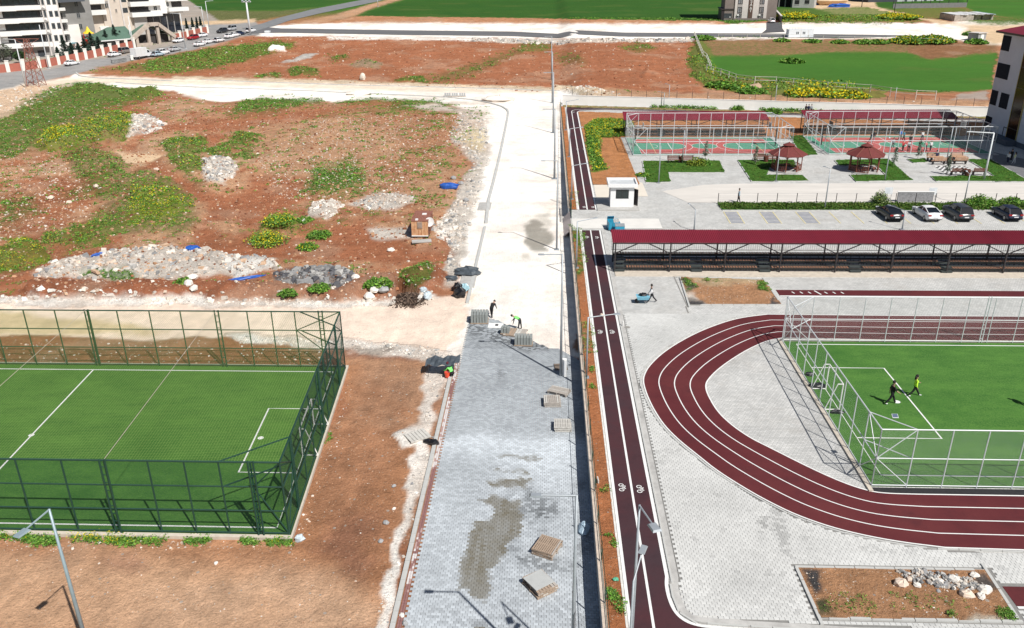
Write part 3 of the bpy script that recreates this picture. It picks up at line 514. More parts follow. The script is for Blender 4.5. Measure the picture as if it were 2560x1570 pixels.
# paved yard: base sheets
mb = MB(); mb.flat([(3.0, 14), (120, 14), (120, wallY(120)-.2), (3.0, wallY(3)-.2)], -.02)
YB = struct('yard_paving', mb, YARD, label='pale grey block paving of the school yard')
def paver_field(name, base_y, rows, x0, x1, y0, y1, z, bw, bh, test, tone, label, mats_, parent, top=300, gap=.012, th=.05):
    """every stone is geometry: the nearest ones are objects, the rest one mesh"""
    ny = int((y1-y0)/bh); nx = int((x1-x0)/bw)+2
    J, I = np.meshgrid(np.arange(ny), np.arange(nx), indexing='ij')
    cx = x0+(I+.5*(J % 2))*bw; cy = y0+(J+.5)*bh; cx = cx.ravel(); cy = cy.ravel()
    k = test(cx, cy); cx = cx[k]; cy = cy[k]; n = len(cx)
    zt = z+RNG.uniform(-.0025, .003, n); t = tone(cx, cy)
    hx, hy = bw/2-gap/2, bh/2-gap/2; b = .008
    q = np.array([(-hx, -hy, -th), (hx, -hy, -th), (hx, hy, -th), (-hx, hy, -th), (-hx, -hy, -b), (hx, -hy, -b), (hx, hy, -b), (-hx, hy, -b),
                  (-hx+b, -hy+b, 0), (hx-b, -hy+b, 0), (hx-b, hy-b, 0), (-hx+b, hy-b, 0)])
    fq = np.array([(0, 1, 5, 4), (1, 2, 6, 5), (2, 3, 7, 6), (3, 0, 4, 7), (4, 5, 9, 8), (5, 6, 10, 9), (6, 7, 11, 10), (7, 4, 8, 11), (8, 9, 10, 11)])
    px, py = P(cx, cy, zt); vis = (px > 0) & (px < 2560) & (py < 1568); order = np.argsort(np.where(vis, -py, 1e6)); near = order[:top]; rest = np.setdiff1d(np.arange(n), near)
    c = np.stack([cx, cy, zt], -1)[rest]
    V = (q[None]+c[:, None]).reshape(-1, 3); Fq = (fq[None]+12*np.arange(len(rest))[:, None, None]).reshape(-1, 4)
    me = np_mesh('pavers', V, Fq, mats_[0], tint=np.repeat(t[rest], 12, 0)); link('pavers', me, parent, kind='stuff')
    proto = []
    for m in mats_[1:]:
        pm = bpy.data.meshes.new('paver'); pm.from_pydata([tuple(v) for v in q], [], [tuple(int(i) for i in f) for f in fq]); pm.materials.append(m); proto.append(pm)
    lum = t[near].mean(1); lv = np.array([m['lum'] for m in mats_[1:]])
    for i, k2 in enumerate(near):
        o = bpy.data.objects.new('paver', proto[int(np.argmin(abs(lv-lum[i])))]); o.location = (cx[k2], cy[k2], zt[k2]); o.parent = parent; COL.objects.link(o)
def paver_mats(pre, levels, tintc):
    ms = []
    for i, lv in enumerate(levels):
        m = mat(f'{pre}_stone_{"abcdef"[i]}', tuple(lv*c for c in tintc), .85, .1, 9, bump=.002); m['lum'] = lv*sum(tintc)/3; ms.append(m)
    return ms
PAV = mat_attr('paver_stone', 'tint', .85, .1, 14)
# --- road pavers
ROADP = [(1128, 879+0), (1163, 792), (1180, 788), (1235, 792), (1262, 812), (1290, 820), (1330, 845), (1365, 868), (1400, 872), (1440, 884)]
rp_poly = [(-6.85, 15)]+[(-6.85, 69.3), G(1185, 790, -1), G(1240, 798, -1), G(1285, 820, -1), G(1330, 848, -1), G(1370, 868, -1), G(1400, 870, -1), (2.95, 60.0), (2.95, 15)]
patch1 = [(1203,1254),(1219,1242),(1281,1251),(1307,1250),(1306,1306),(1296,1343),(1280,1358),(1240,1411),(1221,1437),(1229,1471),(1214,1503),(1185,1497),(1177,1476),(1149,1473),(1151,1411),(1172,1345),(1185,1309),(1227,1301),(1235,1275)]
patches = [patch1, [(1219,1203),(1250,1197),(1315,1204),(1312,1219),(1262,1216),(1225,1211)], [(1178,1564),(1190,1550),(1218,1548),(1224,1575),(1180,1580)], [(1250,1140),(1345,1146),(1345,1149),(1250,1145)], [(1240,1174),(1320,1178),(1318,1184),(1242,1180)], [(1255,1200),(1330,1196),(1330,1202),(1256,1206)]]
def road_tone(x, y):
    px, py = P(x, y, -1.); wx = px+(fbm(x*2, y*2, 3, 50)-.5)*26; wy = py+(fbm(x*2+7, y*2, 3, 51)-.5)*22
    base = .36+.24*fbm(x*.25, y*.18, 4, 52)-.10*ss(47.5, 49, y+1.5*(fbm(x*.4, y*0, 3, 58)-.5))+.10*ss(44, 48, y)*ss(49.5, 48, y)
    clus = ss(.56, .66, fbm(x*.9, y*.7, 3, 53))*ss(.45, .6, fbm(x*.15, y*.15, 3, 54))
    r = _hash(np.floor(x*40), np.floor(y*40), 5)
    v = base*(1-.38*clus*(r > .35))*(.84+.3*r)
    for poly in ([(1320,1225),(1395,1255),(1400,1290),(1350,1300),(1310,1260)], [(1290,1385),(1400,1395),(1380,1430),(1300,1415)], [(1160,800),(1300,840),(1400,880),(1300,875),(1160,830)]):
        v = v*(1-.50*ss(-14, 10, sdf(poly, wx, wy))*(r > .4))
    rr = y > 62; v = np.where(rr & (r > .5), v*.7, v)
    c = v[:, None]*np.array([.93, 1.0, 1.06])
    for i, poly in enumerate(patches):
        w = (ss(-5, 4, sdf(poly, wx, wy))*(.55+.45*fbm(x*5, y*.7, 3, 57))*(.8+.2*r)*1.15)[:, None].clip(0, 1); c = c*(1-w)+np.array((.17, .155, .12))*w
    return c
mb = MB(); mb.flat([(p[0], p[1]) for p in rp_poly], -1.015)
RP = struct('road_paving', mb, mat('joint_sand', (.13, .14, .15), .95, .15, 6), label='half-laid grey block paving of the new road')
def in_rp(x, y): return sdf(rp_poly, x, y+.25*(_hash(np.floor(y*5), np.floor(x/1.1), 3)-.5)*(y > 58)) > .1
paver_field('pavers', 0, 0, -6.85, 2.8, 22, 72, -.965, .26, .175, in_rp, road_tone, '', [PAV]+paver_mats('road', (.30, .38, .46, .54, .62), (.93, 1., 1.06)), RP)
# red edging course and kerb along the left side of the road
mb = MB()
ny = int((60-22)/.2); e1 = []
for j in range(ny):
    for c_, xx in enumerate((-7.05, -6.93)):
        y = 22+j*.2; r = random.random(); u = fbm(np.array([xx*.7]), np.array([y*.35]), 3, 77)[0]
        mb.bb(xx-.052, xx+.052, y+.006, y+.194, -1.02, -.966+random.uniform(-.002, .003), mi=(0 if u+.25*(r-.5) > .5 else (1 if r > .25 else 2)))
struct('edging', mb, [mat('red_paver', (.26, .13, .12), .85, .2, 7), mat('pale_paver', (.62, .58, .57), .85, .15, 7), mat('pinkish_paver', (.42, .28, .26), .85, .15, 7)], label='red and pale edging course beside the kerb').data
def kerb_line(name, pts, w, z0, z1, label, L=1.0, m=KERB, top=260, gap=.02):
    """kerb of separate stones along a polyline"""
    k = link(name, None, kind='structure', label=label) if False else None
    mbk = MB(); mbk.wallstrip(pts, w*.8, z0, z1-.03); root = struct(name, mbk, mat('kerb_bed', (.36, .35, .33), .9, .1, 3), label=label)
    proto = MB().box((0, 0, 0), (L-gap, w, z1-z0), taper=.97).mesh('kerb_stone', m); n = 0; carry = 0.
    for a, b in zip(pts[:-1], pts[1:]):
        a = Vector(a[:2]).to_3d(); b = Vector(b[:2]).to_3d(); d = (b-a).length; t = carry; u = (b-a).normalized(); ang = math.atan2(u.y, u.x)
        while t < d and n < top:
            p = a+u*min(t+L/2, d); o = bpy.data.objects.new('kerb_stone', proto); o.location = (p.x, p.y, (z0+z1)/2+random.uniform(-.004, .004)); o.rotation_euler = (0, 0, ang+random.uniform(-.006, .006)); o.parent = root; COL.objects.link(o); t += L; n += 1
        carry = t-d if t >= d else 0
    return root
kerb_line('kerb', [(-7.3, 22), (-7.3, 60)], .26, -1.05, -.87, 'raised grey kerb along the left edge of the new road', L=.75)
kb = [(-7.3, 72), (-7.3, 96)]; kb2 = [(-7.25, 97.6)]+[(lambda q: (q[0], q[1]))(G(*p)) for p in ((1222,500),(1234,455),(1245,410),(1254,370),(1262,330),(1268,300),(1271,282),(1268,275),(1255,267),(1225,258),(1180,250),(1120,244),(1000,238),(900,234),(770,228),(640,223),(500,219),(400,214),(290,207))]
def kz(p): return float(Zb(*p))
def kerb_rising(name, pts, w, h, label, L=1.4, m=KERB):
    mbk = MB(); P3 = [(p[0], p[1], kz(p)) for p in pts]
    root = link(name, MB().box((P3[0][0], P3[0][1], P3[0][2]), (w*.9, w*.9, h)).mesh(name, m), kind='structure', label=label)
    meshes = {}; n = 0
    for a, b in zip(P3[:-1], P3[1:]):
        A = Vector(a); B = Vector(b); d = (B-A).length; k = max(1, round(d/L))
        k = min(k, 30); seg = d/k
        for i in range(k):
            if n > 250: break
            key = round(seg, 1)
            if key not in meshes: meshes[key] = MB().box((0, 0, 0), (key, w, h+.12)).mesh('kerb_stone', m)
            p = A+(B-A)*((i+.5)/k); u = (B-A).normalized(); o = bpy.data.objects.new('kerb_stone', meshes[key]); o.location = (p.x, p.y, p.z+h/2-.04)
            o.rotation_euler = (0, -math.asin(u.z), math.atan2(u.y, u.x)); o.parent = root; COL.objects.link(o); n += 1
    return root
kerb_rising('kerb', kb, .3, .14, 'grey kerb between rubble and pale road, near stretch')
kerb_rising('kerb', kb2, .38, .16, 'long grey kerb curving left round the rough ground into the cross road', L=2.4)
kerb_rising('kerb', [G(*p) for p in ((190,182),(198,190),(215,193),(250,196),(330,199),(430,203))], .4, .2, 'thin kerb round the corner of the field by the street', L=3)
kerb_rising('kerb', [G(*p) for p in ((505,200),(660,206),(900,214),(1080,218),(1280,224),(1400,228))], .3, .15, 'straight kerb on the far side of the cross road', L=4)
# concrete slabs over drains beside the kerb
for (px, py, sx, sy) in ((1212, 517, 1.6, 3.4), (1170, 705, 1.5, 3.2)):
    x, y = G(px, py); mb = MB().box((0, 0, .05), (sx, sy, .16)); mb.box((.1, 0, .14), (sx*.7, sy*.8, .03)); o = mb.build('drain_slab', CONC, label='grey concrete drain slab set against the road kerb'+(' near the blue bags' if py < 600 else ' beside the rubbish bags'), category='drain slab'); o.location = (x, y, float(Zb(x, y)))
# --- soil strip, cycle path
WX0, WX1 = 2.78, 2.98
grid_patch('soil_strip', [(2.98, 18), (3.9, 18), (3.9, 91.6), (2.98, 91.6)], .0, (.43, .17, .075), [([(1490,1480),(1520,1440),(1545,1500),(1540,1540),(1500,1540)], (.4,.16,.07), .35, .3, 8, 0), ([(1420,560),(1460,580),(1470,640),(1450,640)], (.3,.15,.06), .75, .2, 6, 0), ([(1440,640),(1466,660),(1466,690),(1448,700)], (.3,.15,.06), .6, .2, 6, 0), ([(1450,800),(1480,830),(1478,870),(1458,870)], (.36,.18,.09), .35, .4, 6, 0)], .15, .06, 'orange soil strip between the wall and the cycle path', .03, .25)
grid_patch('soil_strip', [(2.98, 100.2), (3.9, 100.2), (3.9, 178.5), (2.98, 178.5)], .0, (.43, .17, .07), [([(1424,490),(1445,470),(1450,500),(1436,520)], (.4,.15,.06), .4, .5, 6, 0)], .2, .06, 'orange soil strip along the far half of the wall', .22, .4, seed=4)
TRK = mat('maroon_track', (.135, .042, .046), .9, .16, .9, bump=.002, bscale=60); 
def track_mat(name, c1, c2, c3):
    m = _new(name); n, l = nt(m); b = n['Principled BSDF']; b.inputs['Roughness'].default_value = .88; b.inputs['Specular IOR Level'].default_value = .2
    tc = n.new('ShaderNodeTexCoord'); a = n.new('ShaderNodeTexNoise'); a.inputs['Scale'].default_value = .16; a.inputs['Detail'].default_value = 7; a.inputs['Roughness'].default_value = .62; l.new(tc.outputs['Object'], a.inputs['Vector'])
    r = n.new('ShaderNodeMapRange'); r.inputs[1].default_value = .38; r.inputs[2].default_value = .62; l.new(a.outputs['Fac'], r.inputs[0])
    x = n.new('ShaderNodeMix'); x.data_type = 'RGBA'; x.inputs[6].default_value = (*c1, 1); x.inputs[7].default_value = (*c2, 1); l.new(r.outputs[0], x.inputs[0])
    a2 = n.new('ShaderNodeTexNoise'); a2.inputs['Scale'].default_value = 45; a2.inputs['Detail'].default_value = 3; l.new(tc.outputs['Object'], a2.inputs['Vector'])
    r2 = n.new('ShaderNodeMapRange'); r2.inputs[1].default_value = .3; r2.inputs[2].default_value = .7; r2.inputs[3].default_value = .86; r2.inputs[4].default_value = 1.16; l.new(a2.outputs['Fac'], r2.inputs[0])
    v = n.new('ShaderNodeVectorMath'); v.operation = 'SCALE'; l.new(x.outputs[2], v.inputs[0]); l.new(r2.outputs[0], v.inputs['Scale'])
    a3 = n.new('ShaderNodeTexNoise'); a3.inputs['Scale'].default_value = .5; a3.inputs['Detail'].default_value = 9; a3.inputs['Roughness'].default_value = .7; l.new(tc.outputs['Object'], a3.inputs['Vector'])
    r3 = n.new('ShaderNodeMapRange'); r3.inputs[1].default_value = .5; r3.inputs[2].default_value = .72; r3.inputs[4].default_value = .6; l.new(a3.outputs['Fac'], r3.inputs[0])
    y = n.new('ShaderNodeMix'); y.data_type = 'RGBA'; l.new(r3.outputs[0], y.inputs[0]); l.new(v.outputs[0], y.inputs[6]); y.inputs[7].default_value = (*c3, 1); l.new(y.outputs[2], b.inputs['Base Color'])
    return m
CYC = track_mat('cycle_path_surface', (.074, .027, .032), (.054, .031, .037), (.034, .019, .024))
TRM = track_mat('running_track_surface', (.100, .020, .024), (.122, .028, .030), (.062, .018, .022))
def arc(cx, cy, r, a0, a1, n=16): return [(cx+r*math.cos(rad(a0+(a1-a0)*i/n)), cy+r*math.sin(rad(a0+(a1-a0)*i/n))) for i in range(n+1)]
XL0, XR0, XM0 = 4.02, 6.28, 5.17
# near end turns right; left border straight on
outer = [(XL0, 91.7), (XL0, 18)]
rt = [(XR0, 91.7), (XR0, 33.6)]+[G(*p, 0) for p in ((1668,1465),(1676,1500),(1690,1530),(1712,1550),(1740,1561),(1780,1567))]+[(14.5, 29.85), (60, 29.7)]
def offs(L, d):
    L = np.array(L, float); t = np.gradient(L, axis=0); t /= np.linalg.norm(t, axis=1)[:, None]; return [tuple(p) for p in L+np.stack([-t[:, 1], t[:, 0]], 1)*d]
_c = np.array(rt[1:-1], float)
for _ in range(2):
    _q = [_c[0]]
    for _a, _b in zip(_c[:-1], _c[1:]): _q += [_a*.75+_b*.25, _a*.25+_b*.75]
    _q.append(_c[-1]); _c = np.array(_q)
rtd = [rt[0], (XR0, 60), (XR0, 40)]+[tuple(p) for p in _c]+[(20, 29.82), rt[-1]]
mb2 = MB(); mb2.flat([(XL0, 91.7)]+[(XL0, 24)]+[(60, 24)]+rtd[::-1], .006)
struct('cycle_path', mb2, CYC, label='dark maroon two-lane cycle path, near stretch')
mb = MB(); yw = lambda X: wallY(X)-2.2
farp = [(XR0, 100.2), (XR0, 170.5)]+[(XR0+1.2-1.2*math.cos(t), 170.5+2.6*math.sin(t)) for t in (.4, .8, 1.2, 1.57)]+[(X, yw(X)-2.6) for X in (12, 30, 50, 80, 118)]
mb.flat([(XL0, 100.2), (XL0, yw(4))]+[(X, yw(X)) for X in (12, 30, 50, 80, 118)]+farp[::-1], .006)
struct('cycle_path', mb, CYC, label='dark maroon cycle path of the far stretch, turning along the white wall')
mb = MB()
mb.strip([(XL0+.08, 91.7), (XL0+.08, 20)], .16, .016); mb.strip([(XM0, 91.7), (XM0, 20)], .13, .016); mb.strip(offs(rtd, -.05), .16, .016)
mb.strip([(XL0+.08, 100.2), (XL0+.08, yw(4)-.1), (12, yw(12)-.1), (118, yw(118)-.1)], .17, .016); mb.strip(farp, .2, .016)
mb.strip([(XM0, 100.2), (XM0, 172)]+[(XM0+1.4-1.4*math.cos(t), 172+2.3*math.sin(t)) for t in (.4, .8, 1.2, 1.57)]+[(X, yw(X)-1.3) for X in (12, 30, 50, 118)], .15, .016)
struct('lane_markings', mb, WHITE, label='white border and centre lines of the cycle path')
# white kerb outside the left line, gutter outside the right line
kerb_line('kerb', [(3.93, 20), (3.93, 91.6)], .12, -.05, .06, 'low whitewashed kerb between orange soil and cycle path', L=1.0, m=mat('whitewashed_kerb', (.66, .64, .60), .85, .18, 4))
kerb_line('kerb', [(3.93, 100.3), (3.93, 177)], .14, -.05, .06, 'low whitewashed kerb along the far stretch of cycle path', L=1.2, m=mat('whitewashed_kerb'))
gut = offs(rtd, .16)
mb = MB(); mb.strip(offs(rtd, .36), .34, .012)
struct('gutter', mb, mat('gutter_concrete', (.45, .44, .42), .85, .25, 1.1), label='grey concrete gutter beside the cycle path')
kerb_line('kerb', gut, .1, -.04, .05, 'grey kerb on the right of the cycle path', L=1.0, m=KERB)
# bicycle symbols
def cyc_symbol(cx, cy, s, fl):
    mb = MB(); z = .02; f = fl
    def pt(u, v): return (cx+u*s, cy+v*s*f)
    for v in (-.46, .46):
        c = pt(-.12*1, v); mb.strip(arc(c[0], c[1], .27*s, 0, 360, 14), .10*s, z)
    for a, b in (((-.12, -.42), (.05, 0)), ((.05, 0), (-.12, .42)), ((-.12, -.42), (.28, -.22)), ((.28, -.22), (.25, .2)), ((.05, 0), (.25, .2)), ((.05, 0), (.28, -.22)), ((-.12, .42), (.36, .28)), ((.36, .16), (.36, .36)), ((.34, -.32), (.34, -.14))):
        mb.strip([pt(*a), pt(*b)], .09*s, z)
    return mb
for i, (px, py, f) in enumerate(((1556,1219,1),(1601,1223,-1),(1501,830,1),(1531,830,-1),(1461,518,1),(1483,518,-1),(1468,593,1),(1493,594,-1),(1434,280.5,1),(1448.5,280.5,-1),(1444,373,1),(1461,373,-1))):
    x, y = G(px, py, 0); mbs = cyc_symbol(x, y, .5, f); struct('bicycle_marking', mbs, WHITE, label='white painted bicycle symbol on the cycle path')
# --- running track
def smooth(pts, n):
    p = np.array(pts, float)
    for _ in range(2):
        q = [p[0]]
        for a, b in zip(p[:-1], p[1:]): q += [a*.75+b*.25, a*.25+b*.75]
        q.append(p[-1]); p = np.array(q)
    d = np.r_[0, np.cumsum(np.linalg.norm(np.diff(p, axis=0), axis=1))]; t = np.linspace(0, d[-1], n)
    return np.stack([np.interp(t, d, p[:, 0]), np.interp(t, d, p[:, 1])], 1)
OUT = [G(*p, 0) for p in ((1920,786),(1860,793),(1815,803.5),(1742,831),(1669,872),(1625,911),(1608.5,940),(1608.5,962),(1625,1007),(1656,1059),(1695,1099),(1747,1140),(1791,1176),(1864,1222),(1925,1256),(1998,1291),(2103,1326),(2233,1353),(2363,1369))]
INN = [G(*p, 0) for p in ((1955,845),(1920,851),(1885,866),(1851,884),(1799,919),(1768,950),(1763,968),(1771,991),(1794,1030),(1830,1064),(1877,1096),(1920,1117),(2029,1172),(2103,1205),(2155,1223),(2201,1233.4),(2300,1236))]
N = 90; so = smooth(OUT, N); si = smooth(INN, N)
YO0, YI0 = so[0][1], si[0][1]; YO1, YI1 = 36.0, 40.98
so = np.vstack([[(75, 67.3)], [(30, 67.3)], so, [(32, YO1)], [(75, YO1)]]); si = np.vstack([[(75, 62.25)], [(30, 62.25)], si, [(32, YI1)], [(75, YI1)]])
mb = MB(); mb.band([tuple(p) for p in so], [tuple(p) for p in si], .006)
struct('running_track', mb, TRM, label='maroon four-lane running track curving round the sports pitch')
mb = MB()
for k in range(5):
    L = so*(1-k/4)+si*(k/4); mb.strip([tuple(p) for p in L], .075 if 0 < k < 4 else .09, .016)
struct('lane_markings', mb, WHITE, label='white lane lines of the running track')
def offset(L, d):
    L = np.array(L); t = np.gradient(L, axis=0); t /= np.linalg.norm(t, axis=1)[:, None]; return L+np.stack([-t[:, 1], t[:, 0]], 1)*d
sgn = -1 if offset(so, 1)[40][0] > so[40][0] else 1
ok_ = offset(so, .22*sgn); kerb_line('kerb', [tuple(p) for p in ok_[2:-1:2]]+[(60, ok_[-1][1])], .1, -.04, .05, 'thin grey kerb round the outside of the running track', L=1.1)
# long jump runway, planters
for (x0, x1, y0, y1, lab) in ((21.6, 80, 71.9, 73.3, 'narrow maroon long jump runway behind the running track'), (22.7, 60, 32.0, 33.35, 'short maroon runway at the lower right')):
    mb = MB(); mb.bb(x0, x1, y0, y1, -.03, .004); o = struct('runway', mb, TRM, label=lab)
    mb = MB()
    mb.strip([(x0, y0-.12), (x1, y0-.12)], .16, .014)
    if y0 > 60:
        for i in range(7):
            if i != 3: mb.strip([(x0+1.5+i*.75, y0+.5), (x0+1.35+i*.75, y0+.9)], .12, .016)
        mb.strip([(x0+3.85, y0+.25), (x0+3.5, y1-.2)], .14, .016)
    struct('lane_markings', mb, WHITE, label='white marks of the '+lab[:lab.index('runway')+6])
def planter(pts, lab, **kw):
    w = [G(*p, 0) for p in pts]; grid_patch('soil_bed', w, .0, (.44, .235, .125), label='bare orange soil inside '+lab, step=.15, relief=.12, **kw)
    kerb_line('kerb', w+[w[0]], .16, -.1, .09, 'grey concrete kerb round '+lab, L=1.0)
planter([(1990,1419),(2048,1547),(2549,1556),(2465,1427)], 'the planting bed at the lower right', g0=.12, s0=.55, layers=[([(2005,1430),(2060,1428),(2062,1495),(2035,1500)], (.075,.07,.07), 0, .3, 8, 0), ([(2440,1425),(2475,1430),(2500,1470),(2460,1480)], (.13,.11,.10), 0, .4, 8, 0), ([(2040,1520),(2080,1515),(2090,1540),(2052,1545)], (.1,.09,.05), .5, .2, 8, 0), ([(2495,1515),(2530,1520),(2545,1552),(2500,1550)], (.07,.09,.04), .5, .2, 6, 0), ([(2400,1545),(2430,1530),(2500,1545),(2520,1556),(2400,1556)], (.7,.62,.5), 0, .4, 8, 0)])
planter([(1700,694),(1722,763),(1954,763),(1910,700)], 'the planting bed below the grandstand', g0=.05, s0=.35, layers=[([(1716,730),(1740,735),(1775,760),(1722,765)], (.7,.62,.54), 0, .5, 6, 0), ([(1700,694),(1730,700),(1740,720),(1715,735)], (.12,.12,.08), .55, .4, 6, 0), ([(1730,690),(1900,695),(1905,710),(1750,712)], (.5,.36,.22), .45, .4, 6, 0), ([(1900,700),(1925,735),(1890,725)], (.12,.12,.05), .8, .2, 5, 0), ([(1725,750),(1770,752),(1775,765),(1725,765)], (.09,.085,.085), 0, .4, 6, 0), ([(1930,745),(1955,760),(1920,765)], (.09,.085,.085), 0, .4, 6, 0)])
# joints and gutters in the yard paving
mb = MB(); mb.strip([(6.9, 77.0), (75, 77.0)], .12, .004); mb.strip([(12.6, 77), (12.75, 69)], .1, .004); mb.strip([G(1990,1410,0), G(1955,1330,0), G(1935,1268,0)], .16, .004); mb.strip([(12.6, 69.2), (12.6, 67.6)], .1, .004)
struct('drain_channel', mb, mat('dark_joint', (.26, .25, .23), .9, .25, 2), label='grey drain channels between paved areas')
mb = MB(); mb.bb(6.9, 75, 76.75, 78.2, -.03, .05); struct('kerb', mb, mat('dusty_concrete', (.55, .49, .41), .9, .15, 2), label='dusty concrete footing of the long grandstand')
# near yard pavers as real stones
tr_poly = [tuple(p) for p in so]+[tuple(p) for p in si[::-1]]
solid = [tuple(p) for p in offset(so, .3*sgn)]
def in_yard(x, y):
    k = (sdf([(6.85, 80)]+offs(rtd, .62)[2:]+[(60, 80)], x, y) > 0) & (sdf(solid+[(75, 36), (75, 67)], x, y) < 0)
    k &= sdf([(12.75, 34.65), (12.75, 30.8), (22.6, 30.8), (22.75, 34.65)], x, y) < 0
    return k & ~((x > 22.3) & (y > 31.7) & (y < 33.6))
def yard_tone(x, y):
    base = .55+.18*(fbm(x*.3, y*.3, 4, 61)-.5)
    r = _hash(np.floor(x*31), np.floor(y*37), 6); v = base*(.93+.12*r)
    px, py = P(x, y, 0.); wx = px+(fbm(x*2, y*2, 3, 62)-.5)*24; wy = py+(fbm(x*2, y*2+5, 3, 63)-.5)*18
    for poly, a in (([(1925,1270),(1950,1270),(1975,1350),(1990,1405),(1960,1380),(1935,1330)], .28), ([(1890,1290),(1925,1290),(1925,1320),(1895,1310)], .3), ([(1880,1325),(1905,1330),(1900,1345)], .35), ([(1890,1350),(1905,1350),(1905,1365)], .3)):
        v = v*(1-a*ss(-6, 6, sdf(poly, wx, wy))*(r > .35))
    v = v*(1-.16*(fbm(x*1.5, y*1.5, 3, 64) > .72)*(r > .3))
    return v[:, None]*np.array([1.0, 1.0, .97])
paver_field('pavers', 0, 0, 6.6, 30, 29.6, 67.5, .018, .26, .19, in_yard, yard_tone, '', [PAV]+paver_mats('yard', (.46, .51, .56, .61), (1., 1., .97)), YB)
mb = MB(); mb.flat([(6.5, 33), (8.2, 31), (12, 30.1), (31, 30.0), (31, 35.9), (22.9, 35.9), (16, 38.2), (9.6, 43.2), (7.5, 48), (7.0, 55), (8, 60), (12, 66), (12, 67.3), (6.5, 67.3)], -.012); struct('paving_bed', mb, mat('yard_joint', (.22, .215, .205), .95, .15, 5), label='sand bed under the yard paving')
# --- sports pitches
def turf_mat(name, c1, c2, c3):
    m = _new(name); n, l = nt(m); b = n['Principled BSDF']; b.inputs['Roughness'].default_value = .95; b.inputs['Specular IOR Level'].default_value = .1
    tc = n.new('ShaderNodeTexCoord'); prev = None
    def layer(scale, lo, hi, a, c, det=6):
        mp = n.new('ShaderNodeMapping'); mp.inputs['Scale'].default_value = scale; l.new(tc.outputs['Object'], mp.inputs[0])
        x = n.new('ShaderNodeTexNoise'); x.inputs['Scale'].default_value = 1; x.inputs['Detail'].default_value = det; x.inputs['Roughness'].default_value = .7; l.new(mp.outputs[0], x.inputs['Vector'])
        r = n.new('ShaderNodeMapRange'); r.inputs[1].default_value = lo; r.inputs[2].default_value = hi; l.new(x.outputs['Fac'], r.inputs[0])
        mx = n.new('ShaderNodeMix'); mx.data_type = 'RGBA'; l.new(r.outputs[0], mx.inputs[0])
        if isinstance(a, tuple): mx.inputs[6].default_value = (*a, 1)
        else: l.new(a, mx.inputs[6])
        mx.inputs[7].default_value = (*c, 1); return mx.outputs[2], x.outputs['Fac']
    o, _ = layer((.35, .8, 1), .35, .65, c1, c2); o, f = layer((9, 14, 9), .42, .75, o, c3, 8)
    o, _ = layer((.12, .12, 1), .5, .8, o, c1)
    l.new(o, b.inputs['Base Color']); bp = n.new('ShaderNodeBump'); bp.inputs['Distance'].default_value = .03; l.new(f, bp.inputs['Height']); l.new(bp.outputs[0], b.inputs['Normal'])
    return m
TURF = turf_mat('artificial_turf', (.036, .118, .024), (.074, .190, .036), (.13, .25, .06))
PR = dict(x0=19.3, y0=41.75, y1=61.85, x1=62)
mb = MB(); mb.bb(PR['x0'], PR['x1'], PR['y0'], PR['y1'], -.05, .02); struct('turf_pitch', mb, TURF, label='bright green artificial turf of the caged pitch on the right')
mb = MB(); zz = .03; lx, ya, yb = 20.25, 42.9, 61.3
mb.strip([(62, yb), (lx, yb), (lx, ya), (62, ya)], .11, zz); mb.strip([(lx, 57.15), (25.65, 57.15), (25.65, 47.12), (lx, 47.12)], .11, zz); mb.add([(24.65+.22*math.cos(t), 51.95+.22*math.sin(t), .031) for t in np.linspace(0, 6.28, 12, endpoint=False)], [tuple(range(12))])
struct('pitch_lines', mb, WHITE, label='white lines of the right pitch')
mb = MB(); mb.bb(19.2, 62, 41.1, 41.62, -.04, .012); struct('infill_strip', mb, mat('black_infill', (.02, .02, .022), .9, .4, 6), label='black rubber crumb strip below the cage')
mb = MB(); mb.bb(18.95, 19.2, 41.2, 62.1, -.05, .10); mb.bb(19.2, 62, 61.95, 62.15, -.05, .1); struct('cage_footing', mb, mat('dusty_concrete'), label='dusty concrete footing under the grey cage')
def XL(x, y): return x+.073*(58.1-y)              # the left pitch is slightly askew
ZL = -.80
mb = MB(); mb.prism([(XL(-60, 58.2), 58.2), (XL(-15.75, 58.2), 58.2), (XL(-15.75, 37.3), 37.3), (XL(-60, 37.3), 37.3)], -1.1, ZL); struct('turf_pitch', mb, TURF, label='green artificial turf of the caged pitch on the left')
mb = MB(); zz = ZL+.01
mb.strip([(XL(-60, 57.3), 57.3), (XL(-16.6, 57.3), 57.3), (XL(-16.6, 38.0), 38.0), (XL(-60, 38.0), 38.0)], .12, zz); mb.strip([(XL(-16.6, 51.5), 51.5), (XL(-20.3, 51.5), 51.5), (XL(-20.3, 43.45), 43.45), (XL(-16.6, 43.45), 43.45)], .12, zz)
mb.strip([(XL(-35.75, 57.3), 57.3), (XL(-35.75, 38), 38)], .12, zz)
for (x, y) in ((XL(-19.9, 47.5), 47.5), (XL(-35.75, 47.5), 47.5)): mb.add([(x+.2*math.cos(t), y+.2*math.sin(t), zz+.004) for t in np.linspace(0, 6.28, 12, endpoint=False)], [tuple(range(12))])
struct('pitch_lines', mb, WHITE, label='white lines of the left pitch')
mb = MB(); mb.wallstrip([(XL(-60, 58.3), 58.3), (XL(-15.6, 58.3), 58.3), (XL(-15.6, 37.2), 37.2), (XL(-60, 37.2), 37.2)], .3, -1.1, -.76); struct('cage_footing', mb, mat('dusty_concrete'), label='pale concrete footing under the green cage')
